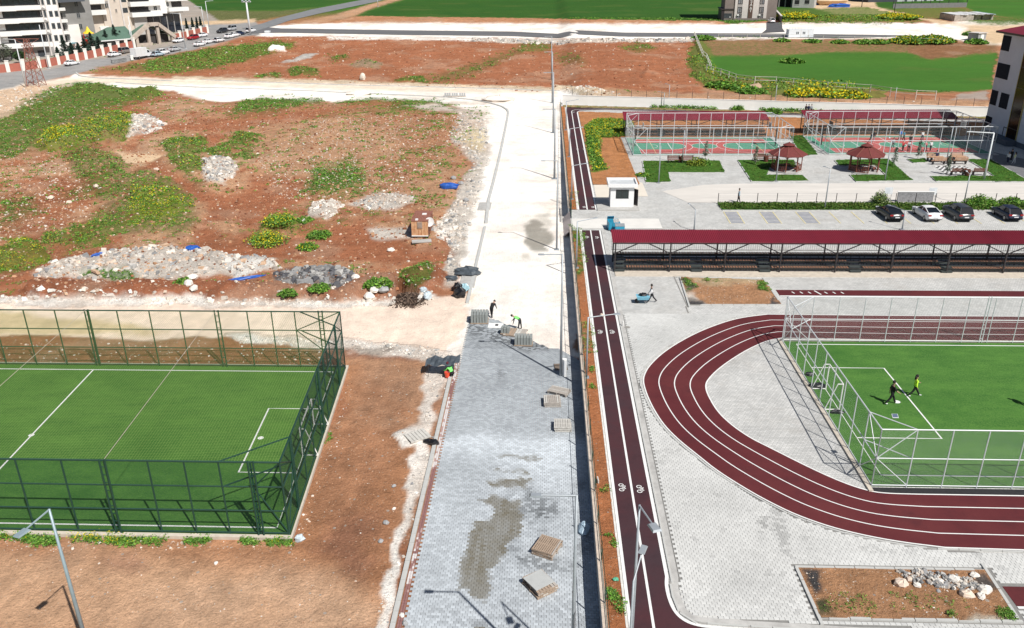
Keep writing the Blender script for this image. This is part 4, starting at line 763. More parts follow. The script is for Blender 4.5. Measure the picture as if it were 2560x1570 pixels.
# --- courts
CRED = mat('court_red', (.44, .095, .085), .8, .1, .6); CGRN = mat('court_green', (.085, .27, .18), .8, .12, .7); CFADE = mat('court_pale', (.30, .36, .30), .85, .1, 1)
def court(x0, x1, y0, y1, X0, X1, Y0, Y1, lab):
    mb = MB(); mb.bb(X0-.7, X1+.7, Y0-.6, Y1+.6, -.04, .03); struct('court_slab', mb, CONC, label='concrete slab under '+lab)
    mb = MB(); mb.bb(X0, X1, Y0, Y1, .03, .045, 0); mb.bb(x0, x1, y0, y1, .045, .055, 1); ym = (y0+y1)/2; w = 2.6; z = .065
    for s, xb in ((1, x0), (-1, x1)):
        pts = [(xb, ym-w), (xb+s*5.2, ym-w)]+[(xb+s*(5.2+2.6*math.cos(t)), ym+w*math.sin(t)) for t in np.linspace(-1.4, 1.4, 11)]+[(xb+s*5.2, ym+w), (xb, ym+w)]
        mb.flat(pts, .060, 0)
    mb.flat([((x0+x1)/2+2.1*math.cos(t), ym+2.1*math.sin(t)) for t in np.linspace(0, 6.28, 24, endpoint=False)], .060, 0)
    struct('sports_court', mb, [CGRN, CRED], label=lab)
    mb = MB(); mb.strip([(x0, y0), (x1, y0), (x1, y1), (x0, y1)], .1, z, closed=True); mb.strip([((x0+x1)/2, y0), ((x0+x1)/2, y1)], .1, z)
    mb.strip([((x0+x1)/2+2.1*math.cos(t), ym+2.1*math.sin(t)) for t in np.linspace(0, 6.28, 24, endpoint=False)], .08, z, closed=True)
    for s, xb in ((1, x0), (-1, x1)):
        mb.strip([(xb+s*(5.2+2.6*math.cos(t)), ym+w*math.sin(t)) for t in np.linspace(-1.4, 1.4, 11)], .08, z); mb.strip([(xb+s*5.2, ym-w), (xb+s*5.2, ym+w)], .1, z)
        mb.strip([(xb, ym-5.1), (xb+s*3.6, ym-5.1)]+[(xb+s*(3.6+5.3*math.cos(t)), ym+5.1*math.sin(t)) for t in np.linspace(-1.5, 1.5, 17)]+[(xb+s*3.6, ym+5.1), (xb, ym+5.1)], .08, z)
        mb.strip([(xb+s*(1.8+1.4*math.cos(t)), ym+1.6*math.sin(t)) for t in np.linspace(-1.5, 1.5, 11)], .07, z); mb.strip([(xb+s*2.3, y0), (xb+s*2.3, y1)], .07, z+.004, mi=1)
    struct('court_lines', mb, [WHITE, mat('yellow_paint', (.72, .62, .32), .7, .1, 3)], label='white and yellow lines of '+lab)
court(15.2, 37.0, 132.0, 143.6, 13.7, 38.4, 131.0, 144.6, 'the left red and green basketball court')
court(45.8, 68.0, 132.6, 144.6, 44.4, 69.6, 131.6, 145.6, 'the right red and green basketball court')
# soil round the courts, lawns, verge
grid_patch('soil_ground', [(6.5, 112.5), (12.9, 112.5), (12.9, 131.5), (12.9, 170.6), (6.5, 171.5)], .0, (.47, .21, .09), [([(1462,318),(1490,302),(1580,300),(1580,340),(1540,343),(1500,345),(1496,395),(1520,425),(1478,432)], MGRN, .92, .1, 3, .42), ([(1530,345),(1572,345),(1570,430),(1540,420)], (.5,.22,.09), .15, .3, 5, 0)], .3, .15, 'orange soil and flowering weeds left of the courts', .15, .3)
grid_patch('soil_ground', [(12.9, 145.3), (110, 146.3), (110, 153), (12.9, 170.2)], .0, (.47, .21, .09), [], .4, .12, 'orange soil between the small stands and the white wall', .2, .35, seed=3)
grid_patch('soil_ground', [(3.6, 177.2), (118, 155.4), (118, 157.4), (3.6, 179.9)], .0, (.33, .24, .12), [], .4, .15, 'weedy soil at the foot of the white wall', .55, .4, seed=5)
grid_patch('soil_ground', [(39.4, 143.9), (43.6, 143.9), (43.6, 156), (39.4, 157)], .012, (.47, .21, .09), [], .3, .1, 'orange soil between the two courts', .1, .3, seed=6)
LAWN = (.035, .115, .016)
def lawn(pts, lab, **kw):
    w = [G(*p, 0) for p in pts]; grid_patch('lawn', w, .05, LAWN, label=lab, step=.25, relief=.06, g0=.9, s0=.02, **kw)
    mbk = MB(); mbk.wallstrip(w+[w[0]], .14, -.05, .09); struct('kerb', mbk, KERB, label='thin pale kerb round '+lab)
    return w
LAWNS = [lawn([(1606,403),(1799,402),(1812.5,432),(1672,432),(1676,456),(1615,457)], 'the L-shaped lawn nearest the guard booth', yl0=.12),
 lawn([(1844,401),(1985,400),(1990,420),(1925,420),(1917,438),(2006,438),(2022,453),(1879,454.5)], 'the lawn round the left gazebo', yl0=.03),
 lawn([(2086,401),(2222,398),(2283,452),(2140,454.5),(2124,438),(2214,438),(2190,414),(2098,415)], 'the lawn round the right gazebo'),
 lawn([(2267,399),(2312,397),(2320,406),(2284,408)], 'the small lawn left of the picnic benches'),
 lawn([(2415,398.5),(2478,399.6),(2575,455),(2340.5,453.5),(2325.4,441.6),(2486,440.4),(2432.5,408)], 'the lawn by the chessboard'),
 lawn([(1973,339),(2008,339),(2046,388),(2003,389)], 'the lawn between the two courts')]
VG = [G(*p, 0) for p in ((1797,509),(1806,526),(2700,526),(2700,510))]
grid_patch('grass_verge', VG, .04, LAWN, label='green verge between the yard road and the parking bays', step=.25, relief=.1, g0=.95, s0=.02)
mbk = MB(); mbk.wallstrip(VG+[VG[0]], .14, -.05, .08); struct('kerb', mbk, KERB, label='thin kerb round the green verge')
# slab by the booth, worn yard road
mb = MB(); mb.flat([(6.6, 113.8), (6.6, 100.2), (8.2, 99.9), (8.2, 106.5), (13.4, 106.5), (13.4, 113.8)], .004); struct('screed', mb, mat('pale_screed', (.68, .62, .53), .9, .05, .5), label='pale cement screed beside the guard booth')
mb = MB(); mb.bb(6.4, 11.6, 99.7, 104.6, -.05, .14); struct('booth_plinth', mb, CONC, label='low concrete plinth under the guard booth')
mb = MB(); mb.flat([(3.0, 92.3), (13.5, 92.5), (13.5, 96.4), (3.0, 96.4)], .004); struct('yard_road', mb, mat('dusty_lane', (.68, .66, .62), .9, .08, .6), label='pale dusty lane through the school gate')
mb = MB(); mb.flat([G(*p, 0) for p in ((1655,478),(1760,462),(1850,459),(2600,457),(2600,508),(1800,507),(1720,506))], .004); struct('yard_road', mb, mat('worn_yard_road', (.62, .585, .54), .92, .1, .35, aniso=(.4, 1.6, 1)), label='dusty pale road behind the parking bays')
# parking bays
mb = MB(); YP = [(21.8+2.68*0), ]
for k in range(20):
    x = 34.55+2.68*k; mb.strip([(x, 99.5), (x-.12, 94.6)], .1, .004)
for x0 in (21.8, 26.1, 30.5):
    mb.strip([(x0, 99.4), (x0-.15, 94.5), (x0+1.5, 94.5), (x0+1.65, 99.4)], .1, .004, closed=True)
struct('bay_markings', mb, mat('yellow_paint'), label='faded yellow lines of the parking bays')
mb = MB()
for x0 in (21.8, 26.1, 30.5):
    for j in range(8): mb.bb(x0+.05, x0+1.5, 94.75+j*.58, 95.02+j*.58, -.01, .003)
struct('bay_markings', mb, mat('blue_grey_paint', (.24, .25, .30), .8, .1, 3), label='dark hatching of the three narrow bays')
# giant chessboard
cbx = [G(2336,415,0), G(2414,415,0), G(2436,430,0), G(2364,435,0)]
mb = MB(); a, b, c, d = [np.array(p) for p in cbx]
for i in range(12):
    for j in range(8):
        q = [a+(b-a)*(i+u)/12+((d-a)*(1-(i+u)/12)+(c-b)*((i+u)/12))*(j+v)/8 for u, v in ((0, 0), (1, 0), (1, 1), (0, 1))]; mb.flat([tuple(p) for p in q], .012, (i+j) % 2)
struct('chessboard', mb, [WHITE, mat('black_paint', (.025, .025, .028), .6, .1, 3)], label='black and white chessboard painted on the paving')
mb = MB(); mb.flat([G(*p, 0) for p in ((2484,380),(2580,402),(2600,470),(2560,450),(2480,400))], .004); struct('yard_apron', mb, mat('dark_paving', (.16, .16, .17), .9, .15, 1), label='dark paving at the foot of the school building')
# ------------------------------------------------------------ walls, cages, stands, lamps, garden furniture
def part(root, name, mb, mats, smooth=False, **k):
    """a part written in world coordinates, hung under its thing"""
    o = mb.build(name, mats, root, smooth, **k); o.location = tuple(-v for v in root.location); return o
class Kit:
    """parts recorded once, then placed again and again as individual objects sharing their meshes"""
    def __init__(s): s.p = []
    def add(s, name, mb, mats, up=None, loc=(0, 0, 0), rot=(0, 0, 0), smooth=False):
        me = mb if isinstance(mb, bpy.types.Mesh) else mb.mesh(name, mats)
        if smooth: me.shade_smooth()
        s.p.append((name, me, up, loc, rot)); return len(s.p)-1
    def place(s, name, label, cat, loc, rz=0., group=None, scale=1.):
        r = thing(name, label, cat, loc, rz, group); r.scale = (scale,)*3 if not isinstance(scale, tuple) else scale; os_ = []
        for nm, me, up, lo, ro in s.p:
            o = bpy.data.objects.new(nm, me); COL.objects.link(o); o.parent = r if up is None else os_[up]; o.location = lo; o.rotation_euler = ro; os_.append(o)
        return r
def mesh_net(p, q, z0, z1, s, w, m, name='net'):
    """diamond mesh between two points, every wire a thin flat strip"""
    p = np.array(p, float); q = np.array(q, float); L = np.linalg.norm(q-p); u = (q-p)/L; H = z1-z0; V = []; 
    for sg in (1, -1):
        a = np.arange(-H if sg > 0 else 0, L if sg > 0 else L+H, s)
        # line: x = a + sg*z
        zlo = np.where(sg > 0, np.maximum(0, -a), np.maximum(0, a-L)); zhi = np.where(sg > 0, np.minimum(H, L-a), np.minimum(H, a))
        k = zhi > zlo; a, zlo, zhi = a[k], zlo[k], zhi[k]; x0 = a+sg*zlo; x1 = a+sg*zhi; d = w*.7
        V.append(np.stack([np.stack([x0-d, zlo], -1), np.stack([x0+d, zlo], -1), np.stack([x1+d, zhi], -1), np.stack([x1-d, zhi], -1)], 1))
    V = np.concatenate(V).reshape(-1, 2); W = np.stack([p[0]+u[0]*V[:, 0], p[1]+u[1]*V[:, 0], z0+V[:, 1]], -1)
    return W
def add_nets(root, name, Ws, m):
    W = np.concatenate(Ws)-np.array(root.location)[None]; Fq = np.arange(len(W)).reshape(-1, 4)
    return link(name, np_mesh(name, W, Fq, m), root, kind='stuff')
# --- retaining wall between road and yard, with its green fence
WALLM = mat('wall_concrete', (.33, .35, .37), .85, .12, .8, bump=.004); COPE = mat('stone_coping', (.60, .50, .41), .85, .2, 2.2)
bw = thing('boundary_wall', 'long grey retaining wall with pale coping between the new road and the yard', 'wall', (2.88, 60, -1))
for y0, y1 in ((16, 91.9), (99.9, 180.2)):
    mb = MB(); n = 12
    mb.prism([(2.78, y0), (2.98, y0), (2.98, y1), (2.78, y1)], -1.25, .30); part(bw, 'wall_body', mb, WALLM)
    k = int((y1-y0)/3.03); cm = None
    for i in range(k):
        ya = y0+i*(y1-y0)/k; yb = ya+(y1-y0)/k-.03; zt = .38+.03*math.sin(i*1.7)
        mb = MB(); mb.bb(2.755, 3.005, ya, yb, .30, zt); part(bw, 'coping_stone', mb, COPE)
        mb = MB(); mb.box((2.96, ya, 1.05), (.05, .05, 1.15)); part(bw, 'fence_post', mb, GRST)
    mb = MB()
    for z in (.5, 1.45): mb.bb(2.945, 2.975, y0, y1, z-.01, z+.01)
    part(bw, 'rail', mb, GRST); add_nets(bw, 'mesh', [mesh_net((2.96, y0), (2.96, y1), .42, 1.48, .12, .004, GRST)], GRST)
mb = MB(); mb.add([(2.15, 92.2, -.97), (2.15, 99.6, -.93), (3.05, 99.8, .012), (3.05, 92.0, .012)], [(3, 2, 1, 0)])
struct('gate_ramp', mb, mat('pinkish_ramp', (.52, .45, .43), .9, .1, 1.5), label='pinkish ramp from the road up to the open school gate')
g = thing('school_gate', 'dark green sliding gate standing open beside the guard booth', 'gate', (3.1, 100, 0))
mb = MB(); mb.bb(3.08, 3.14, 96.6, 102.5, .02, .12); mb.bb(3.08, 3.14, 96.6, 102.5, 1.55, 1.62); part(g, 'gate_frame', mb, GRST)
for i in range(30):
    mb = MB(); mb.bb(3.095, 3.125, 96.65+i*.2, 96.70+i*.2, .12, 1.55); part(g, 'bar', mb, GRST)
# --- long white rear wall
rw = thing('white_wall', 'long whitewashed wall behind the courts with a dark fence on top', 'wall', (40, wallY(40), 0))
WW = mat('whitewash', (.87, .86, .84), .85, .04, .6)
xs = [3.4, 24, 46, 70, 76.5, 98, 120]
for i, (a, b) in enumerate(zip(xs[:-1], xs[1:])):
    t = 1.98-.05*i; mb = MB(); mb.prism([(a, wallY(a)-.12), (b, wallY(b)-.12), (b, wallY(b)+.12), (a, wallY(a)+.12)], -1.2, t); part(rw, 'wall_section', mb, WW)
    mb = MB(); mb.prism([(a, wallY(a)-.17), (b, wallY(b)-.17), (b, wallY(b)+.17), (a, wallY(a)+.17)], t, t+.07); part(rw, 'coping', mb, WW)
x = 5.5
nets = []
while x < 110:
    mb = MB(); mb.cyl((x, wallY(x), 1.9), (x, wallY(x), 3.25), .045, n=5); mb.cyl((x, wallY(x), 3.2), (x-.02, wallY(x)+.25, 3.45), .03, n=4); part(rw, 'fence_post', mb, DKST); x += 3.05
add_nets(rw, 'wire_mesh', [mesh_net((5.5, wallY(5.5)), (110, wallY(110)), 2.05, 3.2, .3, .006, DKST)], DKST)
# --- cages
def cage(label, z, h, sides, mats, ties=(), thirds=(1/3, 2/3), r=.035, nets=(.07, .0035), ladders=(), netmat=None, extra=None, cat='fence'):
    xs = [p[0] for s in sides for p in s[0]]; ys = [p[1] for s in sides for p in s[0]]
    t = thing('pitch_cage', label, cat, (sum(xs)/len(xs), sum(ys)/len(ys), z)); W = []
    m = mats
    for pts, kw in sides:
        for (x, y) in pts:
            if kw.get('noposts'): break
            mb = MB(); mb.cyl((x, y, z-.1), (x, y, z+h), r, n=6); part(t, 'post', mb, m)
        a, b = pts[0], pts[-1]
        for f in (0.02,)+tuple(thirds)+(1.,):
            mb = MB(); mb.cyl((a[0], a[1], z+h*f), (b[0], b[1], z+h*f), r*(1.15 if f == 1. else .9), n=6); part(t, 'rail', mb, m)
        nt_ = kw.get('net', (nets[0], nets[1], 1.)); W.append(mesh_net(a, b, z, z+h*nt_[2], nt_[0], nt_[1], m))
        for i in kw.get('brace', ()):                     # crossing braces in chosen bays
            p, q = pts[i], pts[i+1]; mb = MB(); lo, hi = kw.get('bz', (thirds[-1], 1.))
            mb.cyl((p[0], p[1], z+h*lo), (q[0], q[1], z+h*hi), r*.8, n=5); mb.cyl((p[0], p[1], z+h*lo), (q[0], q[1], z+.1), r*.8, n=5); part(t, 'brace', mb, m)
    for a, b, f in ties:
        mb = MB(); mb.cyl((a[0], a[1], z+h*f), (b[0], b[1], z+h*f), r*.95, n=5); part(t, 'corner_tie', mb, m)
    for (x, y, ux, uy) in ladders:
        mb = MB(); d = .3
        for k in (0, 1): mb.cyl((x+ux*d*k, y+uy*d*k, z-.1), (x+ux*d*k, y+uy*d*k, z+h+.12), r*1.15, n=6)
        for j in range(9): mb.cyl((x, y, z+.3+j*(h-.4)/8.5), (x+ux*d, y+uy*d, z+.3+j*(h-.4)/8.5), r*.6, n=4)
        if extra: 
            ex, ey = extra; mb.cyl((x, y, z+h*.33), (x+ex, y+ey, z-.05), r, n=5); mb.cyl((x, y, z), (x+ex, y+ey, z-.05), r, n=5)
        part(t, 'ladder_post', mb, m)
    add_nets(t, 'wire_mesh', W, netmat or m); return t
hL = 4.75
near = [(-46, 37.4)]+[(x, 37.4) for x in (-43, -40.2, -38, -36, -33.7, -31.3, -28.85, -26.3, -23.9, -21.5, -19.5, -17.6, -15.85, -14.25)]
farx = [XL(x, 58.1) for x in (-58, -55, -52.5, -50, -47.5, -45.6, -43.2, -40.7, -38.2, -35.6, -33.25, -30.7, -28.25, -25.55, -23.0, -21.1, -19.3, -15.75)]
rside = [(XL(-15.75, y), y) for y in (58.1, 55.5, 52.95, 50.4, 47.8, 45.2, 42.6, 40, 37.4)]
LC = cage('tall dark green steel cage with netting round the left artificial pitch', ZL+.02, hL,
     [([(x, 58.1) for x in farx], dict(brace=(16,), net=(.09, .004, .34))), (rside, dict(brace=(0, 7), bz=(.66, 1.), net=(.05, .0085, 1.))), (near, dict(brace=(13,), bz=(.66, 1.)))], GRST,
     ties=[((XL(-15.75, 55.5), 55.5), (XL(-18.9, 58.1), 58.1), 1.), ((XL(-15.75, 55.5), 55.5), (XL(-18.9, 58.1), 58.1), .66), ((-14.45, 40), (-17.6, 37.4), 1.), ((-14.45, 40), (-17.6, 37.4), .66)], nets=(.055, .0045),
     ladders=[(-35.75, 58.0, 1, 0), (-25.5, 58.0, 1, 0), (-17.4, 58.0, 1, 0), (-24.1, 37.3, 1, 0), (-15.95, 37.3, 1, 0), (XL(-15.7, 55.4), 55.4, .1, -1), (XL(-15.7, 48.6), 48.6, .1, -1), (XL(-15.7, 40), 40, .1, -1)], r=.05, netmat=mat('green_netting', (.012, .06, .04), .6, .1, 4))
# roof net of strings
W = []; zr = ZL+.02+hL; wv = .007
for y in np.arange(37.5, 58.05, .16): W += [(XL(-60, y), y-wv, zr), (XL(-15.8, y), y-wv, zr), (XL(-15.8, y), y+wv, zr), (XL(-60, y), y+wv, zr)]
for x in np.arange(-60, -15.8, .16): W += [(XL(x, 37.4)-wv, 37.4, zr+.004), (XL(x, 37.4)+wv, 37.4, zr+.004), (XL(x, 58.1)+wv, 58.1, zr+.004), (XL(x, 58.1)-wv, 58.1, zr+.004)]
W = np.array(W)-np.array(LC.location)[None]; link('roof_net', np_mesh('roof_net', W, np.arange(len(W)).reshape(-1, 4), mat('net_string', (.20, .30, .07), .7, .1, 3)), LC, kind='stuff')
for x0 in (-25.4, -35.7): 
    mb = MB(); mb.cyl((x0, 58.1, zr+.02), (x0+1.5, 37.4, zr+.02), .016, n=5); part(LC, 'support_cable', mb, mat('cable', (.5, .42, .36), .6, .1, 3))
hR = 3.85
fx = [19.25+2.02*i for i in range(21)]; sy = [41.7+2.02*i for i in range(11)]
RCg = cage('tall pale grey steel cage with wire mesh round the right artificial pitch', .05, hR,
     [([(19.25, y) for y in sy], dict(brace=(0, 9), bz=(.5, 1.))), ([(x, 41.7) for x in fx], dict(brace=(0,), bz=(.5, 1.))), ([(x+.1, 61.9) for x in fx], dict(brace=(0,), bz=(.5, 1.)))], LSTEEL, thirds=(.5,),
     ties=[((19.25, 43.7), (21.3, 41.7), 1.), ((19.25, 43.72), (21.3, 41.7), .5), ((19.25, 59.9), (21.3, 61.9), 1.), ((19.25, 59.9), (21.3, 61.9), .5)], nets=(.07, .0035), ladders=[(34.9, 61.9, .7, 0)], netmat=mat('grey_netting', (.40, .44, .44), .5, .1, 4))
for (x0, x1, ya, yb, lab) in ((13.75, 38.35, 131.0, 144.5, 'white steel cage round the left basketball court'), (44.3, 69.5, 131.4, 145.6, 'white steel cage round the right basketball court')):
    n = 13; fx2 = [x0+(x1-x0)*i/12 for i in range(13)]; sy2 = [ya+(yb-ya)*i/6 for i in range(7)]
    cage(lab, .04, 4.25, [([(x, ya) for x in fx2], dict(brace=(0,), bz=(.5, 1.))), ([(x, yb) for x in fx2], dict(brace=(0,), bz=(.5, 1.))), ([(x0, y) for y in sy2], dict(brace=(0, 5), bz=(.5, 1.))), ([(x1, y) for y in sy2[::-1]], dict(brace=(0, 5), bz=(.5, 1.)))],
         LSTEEL, thirds=(.5,), r=.05, nets=(.22, .005), ties=[((x0, ya+2.2), (x0+2, ya), 1.), ((x1, ya+2.2), (x1-2, ya), 1.), ((x0, yb-2.2), (x0+2, yb), 1.), ((x1, yb-2.2), (x1-2, yb), 1.)], netmat=mat('grey_netting'))
# solar floodlight on the near corner tie
t = thing('solar_floodlight', 'small solar panel floodlight on the corner tie of the right cage', 'floodlight', (20.4, 42.9, 3.92)); mb = MB(); mb.box((0, 0, .18), (.34, .28, .03), rx=.5); mb2 = MB(); mb2.cyl((0, 0, 0), (0, 0, .16), .03, n=6); mb3 = MB(); mb3.box((0, 0, .2), (.29, .23, .02), rx=.5)
mb.build('frame', LSTEEL, t); mb2.build('bracket', STEEL, t); mb3.build('solar_panel', mat('solar_glass', (.10, .13, .2), .2, .1, 8), t)
# --- goals
def goal(lab, x, yc, z, d, w=3.9, h=2.0, depth=1.0, sk=0.):
    t = thing('football_goal', lab, 'goal', (x, yc, z)); r = .05; X2 = x+d*depth
    f = lambda y: sk*(yc-y)
    for s in (-1, 1):
        y = yc+s*w/2; o = f(y)
        mb = MB(); mb.cyl((x+o, y, z), (x+o, y, z+h), r, n=8); part(t, 'goalpost', mb, WHITE)
        mb = MB(); mb.cyl((x+o, y, z+.04), (X2+o, y, z+.04), r*.8, n=6); mb.cyl((x+o, y, z+h), (x+o+d*.35, y, z+h), r*.7, n=6); mb.cyl((x+o+d*.35, y, z+h), (X2+o, y, z+.04), r*.7, n=6); part(t, 'side_frame', mb, WHITE)
    mb = MB(); mb.cyl((x+f(yc-w/2), yc-w/2, z+h), (x+f(yc+w/2), yc+w/2, z+h), r, n=8); part(t, 'crossbar', mb, WHITE)
    return t
goal('white football goal inside the green cage', XL(-16.6, 47.5), 47.4, ZL, 1, sk=.073); goal('white football goal inside the grey cage', 20.25, 52.2, .03, -1, w=3.0)
# --- grandstands
ROOF = mat('crimson_sheet', (.215, .018, .034), .5, .12, .8, aniso=(1, .15, 1)); SEAT = mat('brown_slats', (.36, .19, .12), .7, .22, 3); STEP = mat('grey_steps', (.045, .055, .055), .8, .2, 3)
def stand(label, x0, x1, y0, zf=3.1, zb=3.42, dr=3.1, pitch=.19, postdx=5.0, steps=(), rows=3, low=False):
    t = thing('grandstand', label, 'grandstand', ((x0+x1)/2, y0+2, .05)); z0 = .05
    # roof: trapezoid sheets, each about a metre wide
    def zr(y): return zf+(zb-zf)*(y-y0)/dr
    xx = x0-.15
    while xx < x1+.1:
        xe = min(xx+pitch*5, x1+.15); mb = MB(); k = int(round((xe-xx)/pitch)); prof = []
        for i in range(k):
            a = xx+i*pitch; prof += [(a, 0), (a+pitch*.5, 0), (a+pitch*.6, .055), (a+pitch*.9, .055)]
        prof.append((xx+k*pitch, 0)); ya, yb = y0-.15, y0+dr
        vs = [(a, y, zr(y)+b) for y in (ya, yb) for a, b in prof]; m = len(prof)
        mb.add(vs, [(i, i+1, m+i+1, m+i) for i in range(m-1)]); part(t, 'roof_sheet', mb, ROOF); xx = xe if k else xe+1
    mb = MB(); mb.bb(x0-.1, x1+.1, y0-.1, y0-.02, zf-.14, zf-.02); mb.bb(x0-.1, x1+.1, y0+dr-.1, y0+dr, zb-.14, zb-.02)
    for i in range(3): y = y0+.6+i*.9; mb.bb(x0, x1, y-.03, y+.03, zr(y)-.1, zr(y)-.03)
    part(t, 'purlins', mb, DKST)
    n = int((x1-x0)/postdx)
    for i in range(n+1):
        x = x0+.15+i*(x1-x0-.3)/n
        mb = MB(); mb.box((x, y0, (z0+zf)/2), (.13, .13, zf-z0)); part(t, 'post', mb, DKST)
        for dxx in ((0,) if i in (0, n) else (-.25,)):
            mb = MB(); mb.box((x+dxx, y0+dr-.2, (z0+zb)/2), (.12, .12, zb-z0)); part(t, 'post', mb, DKST)
        if i < n:
            bx = (x1-x0-.3)/n; mb = MB(); yb = y0+dr-.2
            mb.cyl((x, y0+.05, 1.95), (x+bx*.42, y0+.05, zf-.1), .06, n=4); mb.cyl((x+bx, y0+.05, 1.95), (x+bx*.58, y0+.05, zf-.1), .06, n=4); part(t, 'brace', mb, DKST)
        mb = MB(); mb.bb(x-.03, x+.03, y0, y0+dr-.2, zf-.12, zf-.06); part(t, 'rafter', mb, DKST)
    # tiers: platform shelf, seat of short slats, bearers
    for k in range(rows):
        ys = y0+.35+k*.88; zs = .45+k*.42
        mb = MB(); mb.bb(x0+.1, x1-.1, ys+.05, ys+.09, zs-.34, zs-.06); mb.bb(x0+.1, x1-.1, ys+.42, ys+.85, zs-.02, zs+.0) if k < rows-1 else None; part(t, 'platform', mb, mat('dark_tread', (.03, .035, .035), .6, .2, 4))
        mb = MB(); x = x0+.25+(1.1 if k < 2 else 0)
        while x < x1-.2:
            if not any(abs(x-s) < .65 for s in steps if k < 2): mb.bb(x, x+.13, ys-.2, ys+.28, zs, zs+.035)
            x += .27
        part(t, 'seat_slats', mb, SEAT, kind='stuff')
        mb = MB(); x = x0+.4
        while x < x1: mb.bb(x, x+.05, ys-.02, ys+.03, .0, zs); mb.bb(x+.6, x+.65, ys+.24, ys+.29, .0, zs); x += 1.35
        mb.bb(x0+.1, x1-.1, ys-.18, ys-.14, zs-.06, zs-.01); mb.bb(x0+.1, x1-.1, ys+.22, ys+.26, zs-.06, zs-.01); part(t, 'bearers', mb, DKST)
    # top railing and back bars
    yr = y0+dr-.1; mb = MB(); mb.bb(x0, x1, yr-.02, yr+.02, 2.2, 2.25); mb.bb(x0, x1, yr-.02, yr+.02, 1.3, 1.34); part(t, 'rail', mb, DKST)
    mb = MB(); x = x0
    while x < x1: mb.bb(x, x+.022, yr-.01, yr+.01, 1.3, 2.9); x += .22
    part(t, 'guard_bars', mb, mat('thin_bars', (.22, .22, .23), .5, .1, 3), kind='stuff')
    for s in steps:
        st = MB()
        for k in range(2 if s in steps[1::2] else 4): st.box((s, y0+.1+k*.42, .16+k*.3), (1.05, .36, .12))
        part(t, 'steps', st, STEP)
    return t
stand('long crimson-roofed grandstand with brown slatted seats beyond the track', 6.75, 61, 77.95, steps=(7.35, 15.0, 21.7, 30.5, 39.3, 48))
stand('small crimson-roofed stand behind the left basketball court', 13.6, 38.3, 146.0, zf=2.9, zb=3.7, dr=3.6, pitch=.3, postdx=5.5, steps=(20, 30))
stand('small crimson-roofed stand behind the right basketball court', 45.0, 70.5, 147.0, zf=2.9, zb=3.7, dr=3.6, pitch=.3, postdx=5.5, steps=(50, 61))
# --- lamps
def lamp(label, base, h, arm, z=None, r=(.09, .045), head=(.5, .24), group=None, armz=.15, m=STEEL, kind='street_lamp', ladder=False):
    """arm: (dx, dy) of the bracket; armz: rise"""
    bz = float(Zb(*base[:2])) if z is None else z; t = thing(kind, label, 'street lamp' if kind == 'street_lamp' else 'pole', (base[0], base[1], bz), 0, group)
    mb = MB(); mb.cyl((0, 0, 0), (0, 0, h), r[0], r[1], n=8); mb.build('pole', m, t, True)
    mb = MB(); mb.box((0, 0, .03), (r[0]*5, r[0]*5, .06)); mb.build('base_plate', m, t)
    if arm:
        a = Vector((arm[0], arm[1], armz)); u = a.normalized(); top = Vector((0, 0, h-.03)); mb = MB(); mb.cyl(top, top+a, r[1]*.85, r[1]*.7, n=6); mb.build('arm', m, t)
        c = top+a+u*head[0]*.4; mb = MB(); ang = math.atan2(arm[1], arm[0]); mb.box(c, (head[0], head[1], .07), rz=ang, taper=.8); hd = mb.build('lamp_head', m, t)
        mb = MB(); mb.box(c-Vector((0, 0, .045)), (head[0]*.7, head[1]*.7, .02), rz=ang); mb.build('lens', mat('lamp_lens', (.55, .55, .5), .2, .05, 3), hd)
    return t
GM = 'tall lamps along the retaining wall'
for lab, Y, hh in (('tall grey street lamp beside the wall, nearest, over the paved road', 26.4, 11.), ('tall grey street lamp standing behind the white control box', 57.3, 10.), ('tall grey street lamp by the wet patch on the pale road', 87.7, 10.), ('tall grey street lamp halfway along the far road', 119., 10.), ('tall grey street lamp before the end of the yard wall', 150., 10.5), ('tall grey street lamp at the corner of the cross road', 181., 10.5), ('tall grey street lamp farthest up the road, beyond the cross road', 213., 10.5)):
    lamp(lab, (1.25, Y), hh, (-1.35, 0), None if Y > 100 else -1.0, r=(.11, .055) if Y < 100 else (.16, .08), group=None, armz=0)
def px_lamp(lab, bx, by, tx, ty, arm, z=None, **kw):
    b = G3(bx, by, z); h = topz(b, b[2], tx, ty)-b[2]; return lamp(lab, b, h, arm, b[2], **kw)
px_lamp('slim grey lamp on the soil strip beside the near stretch of cycle path', 1466, 944, 1473, 793, (1.9, .3), .05, r=(.08, .05))
px_lamp('slim grey lamp on the soil strip across from the grandstand', 1441, 670, 1444, 553, (1.6, .6), .05, r=(.09, .06))
px_lamp('slim grey lamp on the soil strip behind the guard booth', 1429, 498, 1432, 414, (1.6, .6), .05, r=(.1, .06))
px_lamp('slim grey lamp on the soil strip beside the flowering weeds', 1423, 392, 1431, 322, (1.7, .6), .05, r=(.11, .07))
px_lamp('slim grey lamp at the far corner of the cycle path', 1415, 325, 1419, 253, (1.8, .8), .05, r=(.12, .08))
# the two lamps in the foreground strip, their feet below the frame
def col_lamp(lab, X, Yb, topx, topy, z0, arm, armz, **kw):
    d = RC@np.array([topx-CX, CY-topy, -F]); t = X/d[0]; Y = d[1]*t; z = CAMH+d[2]*t; return lamp(lab, (X, Y), z-z0, arm, z0, armz=armz, **kw)
col_lamp('grey lamp in the foreground beside the cycle path, flat square head', 3.55, 0, 1599, 1262, .05, (.35, -1.0), -.05, r=(.09, .042), head=(.5, .36))
col_lamp('smaller grey lamp in the foreground, bluish tilted head', 3.25, 0, 1584, 1452, .05, (.35, .9), .5, r=(.07, .04), head=(.5, .26))
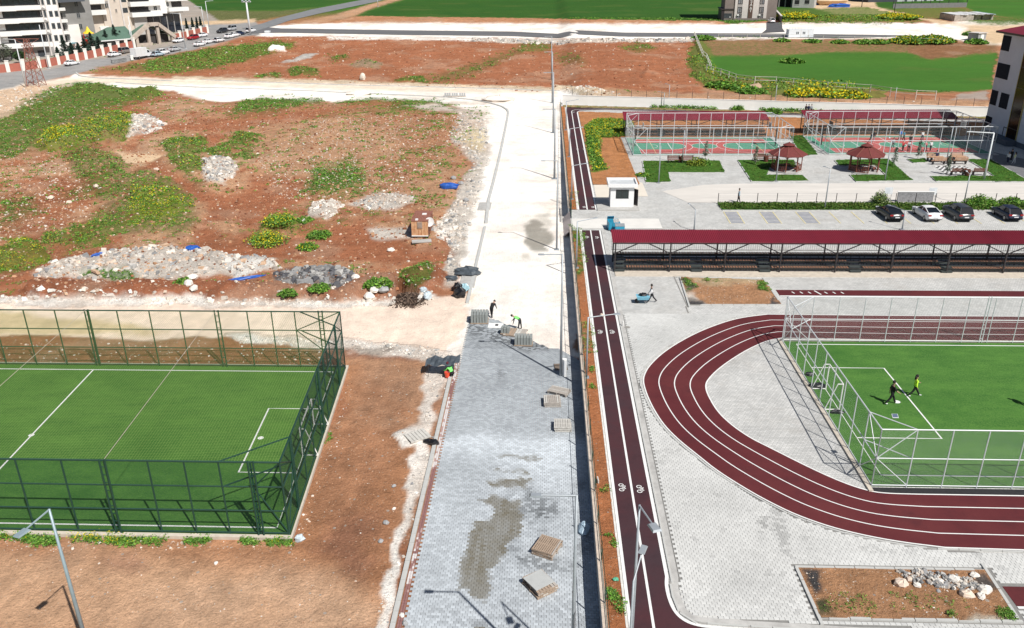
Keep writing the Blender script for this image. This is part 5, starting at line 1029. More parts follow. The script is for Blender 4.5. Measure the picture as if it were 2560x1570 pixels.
# left foreground lamp: its head shadow falls on the soil at (137,1504)
best = None
for z in np.arange(3, 14, .05):
    x, y = G(66, 1320, z); k = (z+1)/math.tan(SUN_EL); sx, sy_ = x+k*math.cos(SH_DIR), y+k*math.sin(SH_DIR); q = P(sx, sy_, -1.); e = abs(q[0]-137)+abs(q[1]-1504)
    if best is None or e < best[0]: best = (e, z, x, y)
_, hz, hx, hy = best; tx, ty = G(122.6, 1272.5, hz+.12)
lamp('blue-grey street lamp leaning into the lower left corner', (tx, ty), hz+1.12, (hx-tx, hy-ty), -1., r=(.115, .05), head=(.58, .34), armz=-.12, m=mat('blue_grey_steel', (.30, .38, .42), .45, .1, 3, metal=.2))
GARD = [('lamp on the L-shaped lawn in front of the left court', 1646.6, 456.7, 1653, 365, (.0, 1.0)), ('lamp between the two benches behind the L-shaped lawn', 1705.5, 409, 1711, 325, (-.6, .9)), ('lamp in front of the left gazebo', 1940, 453, 1951, 372, (0, .8)), ('lamp in front of the right gazebo', 2211.8, 452, 2228, 350, (0, .8)),
 ('lamp on the verge between the gazebos', 2061.5, 524, 2076, 421, (-.5, .3)), ('lamp on the parking side behind the black sedan', 2255, 574, 2264, 526, (-1.1, 1.6)), ('lamp at the left end of the parking bays', 1735, 576, 1739, 524, (-.4, 1.9)), ('lamp on the verge behind the dark hatchbacks', 2409.6, 509, 2425, 435, (0, .9)),
 ('thick white lamp with a long bracket on the chessboard lawn', 2459.7, 449.7, 2485, 332, (-3.2, .2)), ('lamp at the right court behind the picnic benches', 2366, 404, 2381, 318, (-1.4, 1.2)), ('lamp at the white wall behind the left court', 1671, 268, 1674, 212, (-.6, .5)), ('lamp post in front of the white wall, left of the first', 1659, 270, 1661, 232, (-1.0, .8)),
 ('lamp at the white wall between the courts', 1935.6, 276, 1941, 212, None), ('lamp at the white wall behind the right court', 2233, 275, 2242, 218, None), ('lamp at the foot of the school steps', 2434, 575, 2437, 566, None)]
for lab, bx, by, tx, ty, arm in GARD[:-1]: px_lamp('slim grey '+lab if 'thick' not in lab else lab, bx, by, tx, ty, arm, 0.02, r=(.09, .05) if 'thick' not in lab else (.15, .09), m=LSTEEL if 'thick' in lab else STEEL, head=(.4, .2))
FAR = [('street lamp in front of the garden wall, leftmost', 66, 222, 35, 99, (-2.2, .3)), ('street lamp in front of the first apartment block', 122, 171, 99, 62, None), ('street lamp beside the box truck', 340, 149, 332, 39, None), ('street lamp left of the entrance roof', 331, 117, 321, 62, None), ('street lamp before the glazed shop front', 464, 122, 451, 34, (-2.5, .3)), ('slim lamp beyond the end of the brick wall', 510, 63, 494, 17, (-2, .2)), ('slim lamp on the far verge', 523, 70, 516, 3, (2, .3)), ('pale post where the side road leaves the frame', 945, 17, 944, -14, None)]
for lab, bx, by, tx, ty, arm in FAR: px_lamp('grey '+lab, bx, by, tx, ty, arm, None, r=(.16, .1), head=(1., .35), m=LSTEEL)
for lab, bx, by, tx, ty in (('dark wooden pole among the yellow weeds', 2234, 39, 2236, -8), ('dark wooden pole by the sand heaps', 2154, 18, 2157, -6)): px_lamp(lab, bx, by, tx, ty, None, None, r=(.18, .12), m=DKST, kind='utility_pole')
b = G3(626, 87); h = topz(b, b[2], 615.6, 5)-b[2]; t = thing('floodlight_mast', 'thick white floodlight mast at the street corner', 'mast', b); mb = MB(); mb.cyl((0, 0, 0), (0, 0, h), .42, .26, n=10); mb.build('mast', LSTEEL, t, True); mb = MB(); mb.box((0, 0, h+.1), (3.2, .5, .3)); mb.build('crossarm', LSTEEL, t)
for k in (-1, 0, 1): mb = MB(); mb.box((k*1.2, -.2, h+.45), (.6, .35, .45), rx=-.5); mb.build('floodlight', STEEL, t)
# rusty lattice pylon
b = G3(92, 216); h = topz(b, b[2], 66, 97)-b[2]; RUST = mat('rusty_steel', (.30, .12, .09), .8, .3, 3)
t = thing('lattice_pylon', 'rusty lattice pylon standing by the street junction', 'pylon', b)
wd = lambda z: 1.25*(1-z/h)+.38
for sx in (-1, 1):
    for sy_ in (-1, 1): mb = MB(); mb.cyl((sx*wd(0), sy_*wd(0), 0), (sx*wd(h), sy_*wd(h), h), .09, n=4); mb.build('leg', RUST, t)
mb = MB(); z = 0.
while z < h-.5:
    z2 = z+max(.7, wd(z)*1.3); a, c = wd(z), wd(min(z2, h))
    for (p, q) in (((-1, -1), (1, -1)), ((1, -1), (1, 1)), ((1, 1), (-1, 1)), ((-1, 1), (-1, -1))): mb.cyl((p[0]*a, p[1]*a, z), (q[0]*c, q[1]*c, min(z2, h)), .05, n=3); mb.cyl((q[0]*a, q[1]*a, z), (p[0]*c, p[1]*c, min(z2, h)), .05, n=3)
    z = z2
mb.build('lattice', RUST, t)
mb = MB()
for zz, L in ((h, 3.2), (h-1.6, 1.6)): mb.cyl((-L, 0, zz), (L, 0, zz), .09, n=4); mb.cyl((-L, 0, zz), (0, 0, zz-1.6), .06, n=4); mb.cyl((L, 0, zz), (0, 0, zz-1.6), .06, n=4)
mb.build('crossarm', RUST, t)
# --- guard booth
t = thing('guard_booth', 'white guard booth with a flat roof and dark window by the gate', 'booth', (9.5, 102.2, .14)); BW = mat('booth_white', (.80, .80, .80), .6, .03, 2); GL_ = mat('dark_glass', (.012, .022, .022), .08, .2, 2, spec=.6)
mb = MB(); x0, x1, y0, y1 = -1.45, 1.45, -1.2, 1.5
mb.bb(x0, x0+.12, y0, y1, 0, 2.55); mb.bb(x1-.12, x1, y0, y0+.5, 0, 2.55); mb.bb(x1-.12, x1, y0+1.5, y1, 0, 2.55); mb.bb(x0+.12, x1-.12, y1-.12, y1, 0, 2.55)
mb.bb(x0+.12, -.8, y0, y0+.12, 0, 2.55); mb.bb(.8, x1-.12, y0, y0+.12, 0, 2.55); mb.bb(-.8, .8, y0, y0+.12, 0, 1.05); mb.bb(-.8, .8, y0, y0+.12, 2.2, 2.55); mb.build('wall', BW, t)
mb = MB(); mb.bb(-.8, .8, y0+.04, y0+.08, 1.05, 2.2); w_ = mb.build('window', GL_, t); mb = MB(); mb.bb(-.8, .8, y0-.01, y0+.03, 1.05, 1.1); mb.bb(-.8, .8, y0-.01, y0+.03, 2.15, 2.2); mb.bb(-.8, -.75, y0-.01, y0+.03, 1.1, 2.15); mb.bb(.75, .8, y0-.01, y0+.03, 1.1, 2.15); mb.bb(-.02, .02, y0-.01, y0+.03, 1.1, 2.15); mb.build('frame', DKST, w_)
mb = MB(); mb.bb(-1.8, 1.85, -1.55, 1.85, 2.55, 2.75); mb.bb(-1.8, 1.85, -1.55, -1.38, 2.75, 2.98); mb.bb(-1.8, 1.85, 1.68, 1.85, 2.75, 2.98); mb.bb(-1.8, -1.63, -1.38, 1.68, 2.75, 2.98); mb.bb(1.68, 1.85, -1.38, 1.68, 2.75, 2.98); mb.build('roof', BW, t)
mb = MB(); mb.bb(-1.63, 1.68, -1.38, 1.68, 2.75, 2.77); mb.build('roof_membrane', mat('roof_film', (.55, .57, .58), .6, .12, 1.5), t)
mb = MB(); mb.box((1.75, -.45, 1.05), (.8, .05, 2.05), rz=-.9); d = mb.build('door', DKST, t); mb = MB(); mb.box((1.78, -.5, 1.5), (.5, .03, .8), rz=-.9); mb.build('door_pane', mat('pale_glass', (.45, .48, .46), .2, .2, 3), d)
# --- gazebos
RB = mat('red_brown_wood', (.20, .062, .04), .65, .2, 3); SH = mat('crimson_shingle', (.145, .028, .025), .8, .2, 3, bump=.01)
def gazebo():
    k = Kit(); R = 2.05
    for i in range(8):
        a = math.pi/8+i*math.pi/4; x, y = R*math.cos(a), R*math.sin(a)
        mb = MB(); mb.box((x, y, 1.3), (.13, .13, 2.6), rz=a); k.add('post', mb, RB)
        a2 = a+math.pi/4; x2, y2 = R*math.cos(a2), R*math.sin(a2); mb = MB(); mb._bar((x, y, 2.5), (x2, y2, 2.5), .1, .14, 0); k.add('beam', mb, RB)
        mb = MB(); p = Vector((x, y, 0)); q = Vector((x2, y2, 0)); mb.cyl(p+(q-p)*.02+Vector((0, 0, 2.0)), p+(q-p)*.3+Vector((0, 0, 2.42)), .04, n=4); mb.cyl(q+(p-q)*.02+Vector((0, 0, 2.0)), q+(p-q)*.3+Vector((0, 0, 2.42)), .04, n=4); k.add('brace', mb, RB)
        if i == 5: continue
        mb = MB(); mb._bar((x, y, .85), (x2, y2, .85), .07, .07, 0); mb._bar((x, y, .15), (x2, y2, .15), .06, .06, 0)
        for j in range(1, 7): u = p+(q-p)*j/7; mb._bar(u+Vector((0, 0, .15)), u+Vector((0, 0, .85)), .045, .045, 0)
        k.add('railing', mb, RB)
        pin = p*.78; qin = q*.78; mb = MB(); mb._bar(pin+Vector((0, 0, .45)), qin+Vector((0, 0, .45)), .36, .05, 0); k.add('seat', mb, RB)
    mb = MB(); n = 8; rot = math.pi/8
    for i in range(8):
        a, b = rot+i*math.pi/4, rot+(i+1)*math.pi/4; Ro, Ri = 2.75, .62; zo, zi = 2.42, 3.55
        vs = [(Ro*math.cos(a), Ro*math.sin(a), zo), (Ro*math.cos(b), Ro*math.sin(b), zo), (Ri*math.cos(b), Ri*math.sin(b), zi), (Ri*math.cos(a), Ri*math.sin(a), zi)]
        mb1 = MB(); mb1.add(vs+[(v[0], v[1], v[2]-.07) for v in vs], [(0, 1, 2, 3), (7, 6, 5, 4), (0, 4, 5, 1), (1, 5, 6, 2), (2, 6, 7, 3), (3, 7, 4, 0)]); k.add('roof_panel', mb1, SH)
        mb1 = MB(); mb1.cyl(vs[0], vs[3], .05, n=5); k.add('ridge', mb1, RB)
    mb.lathe([(.62, 3.5), (.62, 3.68)], n=8); k.add('lantern', mb, RB)
    mb = MB(); mb.lathe([(.92, 3.66), (.1, 4.0), (.03, 4.12)], n=8); k.add('cap', mb, SH)
    mb = MB(); mb.prism([(2.3*math.cos(rot+i*math.pi/4), 2.3*math.sin(rot+i*math.pi/4)) for i in range(8)], 0, .1); k.add('floor', mb, CONC)
    mb = MB(); mb.lathe([(.5, .1), (.08, .15), (.07, .8), (.55, .84), (.55, .88)], n=10); k.add('table', mb, RB)
    return k
gz = gazebo(); gz.place('gazebo', 'left octagonal wooden gazebo with a red shingle roof', 'gazebo', (*G(1965, 425, 0), .02), .1); gz.place('gazebo', 'right octagonal wooden gazebo with a red shingle roof', 'gazebo', (*G(2158, 427, 0), .02), .35)
# --- benches, litter bins
def bench_kit(m, table=False):
    k = Kit()
    for i in range(3): mb = MB(); mb.box((0, -.16+i*.15, .44), (1.7, .12, .04)); k.add('seat_board', mb, m)
    for i in range(3): mb = MB(); mb.box((0, .27+.03*i, .58+i*.14), (1.7, .03, .11)); k.add('back_board', mb, m)
    for s in (-1, 1): mb = MB(); mb.box((s*.7, 0, .21), (.06, .45, .42)); mb.box((s*.7, .27, .6), (.05, .05, .8)); k.add('leg', mb, DKST)
    return k
bk = bench_kit(mat('bench_brown', (.17, .06, .04), .6, .15, 3)); bt = bench_kit(mat('bench_pine', (.50, .30, .19), .6, .15, 3))
for px, py, lab, rz, K_ in ((1684, 408, 'brown bench behind the L-shaped lawn, left of the lamp', 0, bk), (1718, 408, 'brown bench behind the L-shaped lawn, right of the lamp', 0, bk), (1899, 404, 'brown bench left of the left gazebo', 0, bk), (1932, 405, 'brown bench half hidden behind the left gazebo', 0, bk),
  (2392, 438, 'brown bench along the near edge of the chessboard', math.pi, bk), (2446, 438, 'brown bench to the right of the chessboard litter bin', math.pi, bk), (2345, 411, 'pale pine picnic bench near the chessboard, left one', math.pi, bt), (2399, 410, 'pale pine picnic bench near the chessboard, right one', math.pi, bt), (2332, 402, 'pale pine picnic bench behind the left picnic table', 0, bt), (2392, 401, 'pale pine picnic bench behind the right picnic table', 0, bt)):
    K_.place('bench', lab, 'bench', (*G(px, py, 0), .03), rz, scale=1.15)
def slat_table(px, py, lab):
    k = Kit()
    for i in range(5): mb = MB(); mb.box((0, -.36+i*.18, .76), (2.0, .16, .05)); k.add('top_board', mb, mat('bench_pine'))
    for s in (-1, 1): mb = MB(); mb.box((s*.75, 0, .37), (.08, .6, .74)); k.add('leg', mb, DKST)
    k.place('picnic_table', lab, 'table', (*G(px, py, 0), .03))
slat_table(2340, 405, 'pine picnic table behind the left picnic bench'); slat_table(2396, 404, 'pine picnic table behind the right picnic bench')
lb = Kit(); mb = MB(); mb.lathe([(.3, 0), (.34, .9), (.3, .92), (.28, .3), (.05, .28)], n=12); lb.add('barrel', mb, mat('bench_brown')); 
for i in range(12): a = i*math.pi/6; mb = MB(); mb.box((.345*math.cos(a), .345*math.sin(a), .47), (.03, .12, .85), rz=a); lb.add('slat', mb, mat('bench_brown'))
for px, py, lab in ((1702, 407, 'brown litter bin between the two benches of the L-shaped lawn'), (1914, 405, 'brown litter bin beside the left gazebo'), (2417, 440, 'brown litter bin between the two chessboard benches'), (2372, 409, 'brown litter bin between the picnic benches')): lb.place('litter_bin', lab, 'litter bin', (*G(px, py, 0), .03))
# --- basketball hoops
def hoop(x, y, rz, lab, board=LSTEEL):
    k = Kit(); mb = MB(); mb.box((0, 0, 1.6), (.16, .16, 3.2)); k.add('post', mb, DKST); mb = MB(); mb._bar((0, 0, 3.1), (1.15, 0, 3.1), .1, .12, 0); mb._bar((0, 0, 2.5), (1.1, 0, 2.95), .07, .07, 0); k.add('arm', mb, DKST)
    mb = MB(); mb.box((1.18, 0, 3.3), (.04, 1.8, 1.1)); b_ = k.add('backboard', mb, board); mb = MB(); 
    for a, c in (((-.28, 3.0), (.28, 3.0)), ((-.28, 3.45), (.28, 3.45)), ((-.28, 3.0), (-.28, 3.45)), ((.28, 3.0), (.28, 3.45))): mb._bar((1.21, *a), (1.21, *c), .02, .04, 0)
    k.add('target_square', mb, DKST, up=b_); mb = MB(); mb.strip([(1.45+.23*math.cos(t), .23*math.sin(t)) for t in np.linspace(0, 6.28, 13)], .03, 3.0); k.add('ring', mb, ROOF); k.place('basketball_hoop', lab, 'basketball hoop', (x, y, .04), rz, scale=1.0)
hoop(14.7, 137.8, 0, 'basketball hoop at the left end of the left court'); hoop(37.6, 137.8, math.pi, 'basketball hoop at the right end of the left court'); hoop(45.3, 138.6, 0, 'basketball hoop at the left end of the right court', mat('dark_board', (.06, .05, .05), .5, .1, 3)); hoop(68.8, 138.6, math.pi, 'white basketball backboard in the building shadow at the far right court')
# --- low fence, signs along the verge
t = thing('verge_fence', 'low wire fence with thin dark posts along the green verge', 'fence', (45, 103, 0)); x = 21.8
zf = lambda x: 103.0
while x < 80: mb = MB(); mb.cyl((x, 103.1, 0), (x, 103.1, 1.35), .045, n=5); part(t, 'post', mb, DKST); x += 2.45
mb = MB()
for z in (.5, 1.0, 1.3): mb.cyl((21.8, 103.1, z), (80, 103.1, z), .008, n=3)
part(t, 'wires', mb, STEEL)
def sign(px, py, w, h, z, lab, m, marks=True):
    x, y = G(px, py, 0); t = thing('notice_board', lab, 'sign', (x, y, 0)); mb = MB(); mb.box((0, 0, z+h/2), (w, .04, h)); mb.build('panel', m, t)
    mb = MB()
    for s in (-1, 1): mb.box((s*w*.42, .04, (z+h)/2), (.05, .05, z+h))
    mb.build('posts', STEEL, t)
    if marks:
        mb = MB()
        for i in range(4): mb.box((-w*.1+random.uniform(-.05, .05), -.025, z+h*(.8-.18*i)), (w*.55, .006, .04))
        mb.build('printed_lines', mat('sign_print', (.5, .55, .62), .7, .1, 3), t)
sign(2218, 500, 1.0, .9, .75, 'small white notice on the verge fence left of the white car', mat('notice_white', (.75, .78, .8), .6, .03, 2)); sign(2328, 501, 1.0, .9, .75, 'small white notice on the verge fence behind the white car', mat('notice_white'))
x, y = G(2286, 505, 0); t = thing('low_wall', 'grey stone faced low wall with pale cap behind the parked cars', 'wall', (x, y, 0)); mb = MB(); mb.box((0, 0, .65), (4.4, .22, 1.3)); mb.build('panel', mat('mottled_granite', (.27, .27, .28), .7, .35, 5), t); mb = MB(); mb.box((0, 0, 1.33), (4.6, .3, .06)); mb.build('cap', WHITE, t)
# hand-built fences of white posts round the green field
def rail_fence(lab, pts, h, m, rails=(1.,), r=.07, step=None):
    w = [G3(*p) for p in pts]; t = thing('rail_fence', lab, 'fence', w[len(w)//2]); 
    for a in w: mb = MB(); mb.cyl((a[0], a[1], a[2]-.1), (a[0], a[1], a[2]+h), r, n=5); part(t, 'post', mb, m)
    for f in rails:
        for a, b in zip(w[:-1], w[1:]): mb = MB(); mb.cyl((a[0], a[1], a[2]+h*f), (b[0], b[1], b[2]+h*f), r*.7, n=4); part(t, 'rail', mb, m)
POSTW = mat('whitewashed_wood', (.62, .60, .54), .8, .15, 2)
rail_fence('dense whitewashed fence running up the left side of the green field', [(1735+(y-92)*.42+(6 if y > 150 else 0), y) for y in (93, 97, 101, 106, 111, 117, 123, 129, 136, 143, 151, 159, 168, 177)], 1.7, POSTW, (.95, .5), .11)
rail_fence('thin white post and rail fence along the near side of the green field', [(1766,180),(1782,187),(1801,192),(1821,199),(1839,206),(1886,212),(1939,205+8),(1982,217),(2021,221),(2067,227),(2114,230),(2174,234),(2224,242),(2288,249),(2337,251)], 1.9, POSTW, (.95, .55), .09)
rail_fence('thin white fence between the far road and the green field', [(1795,98),(1830,99),(1867,99),(1900,99),(1960,99),(2020,101),(2057,103),(2096,105),(2135,104),(2175,105),(2213,107),(2254,107),(2360,112)], 1.6, POSTW, (.95,), .07)
# ------------------------------------------------------------ buildings
class Facade:
    """vertical plane through two ground points; local frame: s along, n towards the street, z up"""
    def __init__(s, p, q, z=None):
        a = np.array(G3(*p)) if len(p) == 2 else np.array(p); b = np.array(G3(*q)) if len(q) == 2 else np.array(q)
        s.z = min(a[2], b[2]) if z is None else z; s.a = a; d = (b-a)[:2]; s.L = np.linalg.norm(d); s.u = d/s.L; s.n = np.array([s.u[1], -s.u[0]]); s.ang = math.atan2(s.u[1], s.u[0])
    def at(s, px, py):
        d = RC@np.array([px-CX, CY-py, -F]); o = np.array([0, 0]); t = (s.a[:2]-o).dot(s.n)/d[:2].dot(s.n); w = d[:2]*t
        return (w-s.a[:2]).dot(s.u), CAMH+d[2]*t-s.z
    def thing(s, name, label, cat): return thing(name, label, cat, (s.a[0], s.a[1], s.z), s.ang)
    def r(s, x0, y0, x1, y1):     # rectangle on the facade from two opposite photo corners
        a = s.at(x0, y0); b = s.at(x1, y1); return min(a[0], b[0]), max(a[0], b[0]), min(a[1], b[1]), max(a[1], b[1])
def bpart(root, name, m, boxes, up=None):
    mb = MB()
    for (s0, s1, n0, n1, z0, z1) in boxes: mb.bb(s0, s1, -n1, -n0, z0, z1)     # n outwards = -y local
    return mb.build(name, m, up or root)
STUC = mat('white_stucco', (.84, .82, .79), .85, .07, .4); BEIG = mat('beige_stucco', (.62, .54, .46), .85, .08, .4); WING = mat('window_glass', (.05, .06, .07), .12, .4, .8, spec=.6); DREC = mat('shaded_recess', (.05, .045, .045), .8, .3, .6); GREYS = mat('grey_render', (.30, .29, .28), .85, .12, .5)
def window(root, s0, s1, z0, z1, fr=STUC, proud=.04, dark=WING, ped=False):
    w = bpart(root, 'window', fr, [(s0-.15, s1+.15, 0, proud+.06, z0-.15, z0), (s0-.15, s1+.15, 0, proud+.06, z1, z1+.15), (s0-.15, s0, 0, proud+.06, z0, z1), (s1, s1+.15, 0, proud+.06, z0, z1), ((s0+s1)/2-.05, (s0+s1)/2+.05, 0, proud+.03, z0, z1)])
    bpart(root, 'pane', dark, [(s0, s1, 0, proud, z0, z1)], up=w)
    if ped:
        mb = MB(); c = (s0+s1)/2; h = (s1-s0)*.6+.15; mb.add([(c-h, -.02, z1+.15), (c+h, -.02, z1+.15), (c, -.02, z1+1.0), (c-h, -.25, z1+.15), (c+h, -.25, z1+.15), (c, -.25, z1+1.0)], [(0, 1, 4, 3), (1, 2, 5, 4), (2, 0, 3, 5), (3, 4, 5), (2, 1, 0)]); mb.build('pediment', GREYS, w)
# block A
f = Facade((-60, 158), (172, 138)); A = f.thing('apartment_block', 'white apartment block with long banded balconies at the left edge', 'apartment block')
fl = abs(f.at(60, 60)[1]-f.at(56, 29)[1]); s_l, z0_ = f.at(9, 62); s_r, _ = f.at(106, 57); sA1, _ = f.at(122, 60); sE = f.L
zrow = f.at(12, 78)[1]; base = zrow-fl*2
bpart(A, 'body', STUC, [(-14, sA1, -14, -.0, 0, 46)]); bpart(A, 'side_wing', STUC, [(sA1, sE, -16, -1.2, 0, 46)])
bpart(A, 'ground_floor', GREYS, [(-14, sA1+.02, -.0, .06, 0, base+fl*.55)])
for i in range(9):
    z = base+fl*(i+1)
    if z > 40: break
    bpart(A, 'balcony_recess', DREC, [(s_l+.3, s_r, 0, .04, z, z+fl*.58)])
    bpart(A, 'balcony', WHITE, [(s_l-1.5, (s_l+s_r)/2-1, .0, 2.0, z-fl*.40, z-.02), ((s_l+s_r)/2-1.04, s_r+.4, .0, 1.6, z-fl*.36, z+.04)])
    bpart(A, 'railing', BLACK, [(s_l-1.4, s_r+.3, 1.3, 1.36, z+.02, z+.35)])
    for k in range(6): 
        ss0 = s_l+.8+k*(s_r-s_l-1.5)/6; bpart(A, 'window', WING, [(ss0, ss0+1.3, .045, .09, z+.05, z+fl*.5)])
    sw, zw = f.at(104.5, 38); sw2, _ = f.at(117, 38); z3 = z+fl*.12; window(A, sw, sw2, z3-.3, z3+fl*.42, GREYS, ped=True)
    for sx in (.28, .8):
        s0 = sA1+(sE-sA1)*sx*.8; w = bpart(A, 'window', GREYS, [(s0-.1, s0+.9, -1.2, -1.1, z, z+fl*.5)]); bpart(A, 'pane', WING, [(s0, s0+.8, -1.1, -1.07, z+.1, z+fl*.45)], up=w)
for s0 in (sA1-.1, sE-.25, s_r+.5): bpart(A, 'pilaster', mat('pale_trim', (.62, .58, .55), .8, .1, .5), [(s0, s0+.3, .0, .16, 0, 46)] if s0 < sA1-.05 else [(s0, s0+.3, -1.2, -1.0, 0, 46)])
for i in range(4): bpart(A, 'window', WING, [(2+i*7.2, 4+i*7.2, .07, .12, .8, 2.6)])
# link + balconies right of A
f2 = Facade((150, 128), (245, 112)); Bk = f2.thing('apartment_block', 'grey shaded apartment wing with stacked dark balconies behind the playground', 'apartment block')
bpart(Bk, 'body', GREYS, [(0, f2.L, -14, 0, 0, 44)]); bpart(Bk, 'lower_wall', STUC, [(f2.L*.30, f2.L*.58, 0, .5, 0, 7.5)])
for i in range(8):
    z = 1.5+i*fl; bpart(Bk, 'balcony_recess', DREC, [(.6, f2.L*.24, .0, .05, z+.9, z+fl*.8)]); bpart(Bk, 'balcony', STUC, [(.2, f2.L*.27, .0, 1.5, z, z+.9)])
    window(Bk, f2.L*.6, f2.L*.68, z+1, z+fl*.75, GREYS)
bpart(Bk, 'canopy', mat('slate_canopy', (.10, .11, .13), .6, .1, 2), [(f2.L*.02, f2.L*.75, 0, 2.5, 14.2, 15.0)])
# block C
f3 = Facade((205, 106), (462, 78)); C_ = f3.thing('apartment_block', 'beige and white apartment block with a dark glazed shop front', 'apartment block')
s1 = f3.at(262, 60)[0]; s2 = f3.at(365, 50)[0]; bpart(C_, 'body', BEIG, [(s1, s2, -16, 0, 0, 46)]); bpart(C_, 'left_bay', BEIG, [(0, s1, -16, -.6, 0, 46)]); s3, z3 = f3.at(364, 42); bpart(C_, 'right_bay', STUC, [(s2, f3.L, -16, .8, z3+.8, 46)])
for (x0, x1, x2) in ((271, 273, 279), (300, 303, 307)): sa = f3.at(x1, 30)[0]; bpart(C_, 'downpipe', mat('pale_trim'), [(sa, sa+.5, 0, .35, 4, 46)])
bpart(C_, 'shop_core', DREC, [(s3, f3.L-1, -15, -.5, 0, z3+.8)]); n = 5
for k in range(n):
    a = s3+(f3.L-1-s3)*k/n; b = s3+(f3.L-1-s3)*(k+1)/n
    for zz0, zz1 in ((0.2, z3*.48), (z3*.5, z3+.6)): bpart(C_, 'glass_pane', mat('shop_glass', (.02, .025, .035), .1, .3, .5, spec=.6), [(a+.2, b-.1, -.5, -.2, zz0, zz1)])
    bpart(C_, 'mullion', GREYS, [(a-.1, a+.2, -.5, .0, 0, z3+.8)])
bpart(C_, 'white_base', WHITE, [(f3.at(252, 80)[0], s1+1, -.6, .3, 0, 4.5), (s1+1, f3.at(300, 80)[0], 0, .25, 0, 3.4)]); bpart(C_, 'blank_wall', mat('pale_grey', (.47, .45, .43), .85, .08, .5), [(f3.at(333, 50)[0], s3, 0, .7, 0, z3+.6)])
zb1 = f3.at(385, 38)[1]
for i in range(7):
    z = zb1+i*fl
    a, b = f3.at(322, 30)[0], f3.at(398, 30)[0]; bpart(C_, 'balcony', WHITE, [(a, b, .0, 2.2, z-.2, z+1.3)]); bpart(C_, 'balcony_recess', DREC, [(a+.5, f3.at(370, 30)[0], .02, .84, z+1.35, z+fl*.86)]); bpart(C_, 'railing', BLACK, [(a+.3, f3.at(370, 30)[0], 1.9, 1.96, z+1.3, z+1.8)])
    w0, w1 = f3.at(381, 20)[0], f3.at(389, 20)[0]; window(C_, w0, w1, z+1.6, z+3.0, STUC, proud=.84)
    c0, c1 = f3.at(413, 20)[0], f3.L+1.5; bpart(C_, 'balcony', WHITE, [(c0, c1, .8, 2.6, z+1.0, z+2.3)]); bpart(C_, 'balcony_recess', DREC, [(f3.at(426, 15)[0], f3.L-.1, .8, .86, z+2.4, z+fl*.95+1)])
    window(C_, f3.at(413, 14)[0], f3.at(419, 14)[0], z+2.7, z+4.1, STUC, proud=.84)
    d0, d1 = f3.at(216, 30)[0], f3.at(261, 30)[0]; zz = f3.at(240, 37)[1]-.0+(i)*fl
    bpart(C_, 'balcony', WHITE, [(d0, d1, -.6, 1.7, zz, zz+1.5)]); bpart(C_, 'balcony_recess', DREC, [(d0+.4, d1-.4, -.6, -.5, zz+1.5, zz+fl*.9)])
    window(C_, f3.at(263, 20)[0], f3.at(273, 20)[0], zz+1.9, zz+3.3, BEIG, ped=True); window(C_, f3.at(288, 25)[0], f3.at(292, 25)[0], zz+.4, zz+1.5, BEIG); bpart(C_, 'window', WING, [(f3.at(305.5, 18)[0], f3.at(318, 18)[0], 0, .05, z+1.3, z+2.9)])
# gate house with green roof
f4 = Facade((262, 127), (432, 104)); Gh = f4.thing('gate_house', 'entrance lodge with green hipped roof and stone gable portal', 'gate house'); GRF = mat('green_roof', (.085, .155, .115), .7, .1, .6, aniso=(1, .2, 1)); STN = mat('portal_stone', (.46, .39, .33), .85, .15, .8)
L = f4.L; g0 = f4.at(330, 100)[0]; g1 = L; ze = f4.at(335, 92)[1]; za = f4.at(383, 60)[1]
bpart(Gh, 'hall_wall', GREYS, [(.6, g0, -9, -.3, 0, ze-.3)])
mb = MB(); ov = 1.2; mb.add([(-ov, .2-ov, ze-.3), (g0+1, .2-ov, ze-.3), (g0+1, 5, za-.4), (4.5, 5, za-.4), (-ov, 10, ze-.3), (g0+1, 10, ze-.3)], [(0, 1, 2, 3), (0, 3, 4), (3, 2, 5, 4)]); mb.build('roof', GRF, Gh)
bpart(Gh, 'fascia', WHITE, [(-ov, g0+1, ov-.25, ov-.1, ze-.6, ze-.28)])
mb = MB(); c = (g0+g1)/2+.5; w = (g1-g0)/2; t_ = 1.1
for (a, za_, b, zb_) in ((c-w-1, ze-.6, c-1.6, za), (c+w, ze-.9, c+1.6, za), (c-1.7, za, c+1.7, za)): mb._bar((a, -.9, za_), (b, -.9, zb_), 1.3, t_, 0)
mb.build('gable_beam', STN, Gh)
for s_ in (c-w+.6, c-2.2, c+1.2, c+w-.9): bpart(Gh, 'column', STN, [(s_-.45, s_+.45, .4, 1.3, 0, ze-.2+(za-ze)*(1-abs(s_-c)/w)*.9)])
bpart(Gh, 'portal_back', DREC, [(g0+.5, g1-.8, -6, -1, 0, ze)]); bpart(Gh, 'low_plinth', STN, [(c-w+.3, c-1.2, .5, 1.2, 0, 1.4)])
mb = MB(); mb.add([(g0+.5, .6, ze), (c, .6, za-.3), (g1-.6, .6, ze), (g0+.5, 6, ze), (c, 6, za-.3), (g1-.6, 6, ze)], [(0, 1, 4, 3), (1, 2, 5, 4)]); mb.build('portal_roof', GRF, Gh)
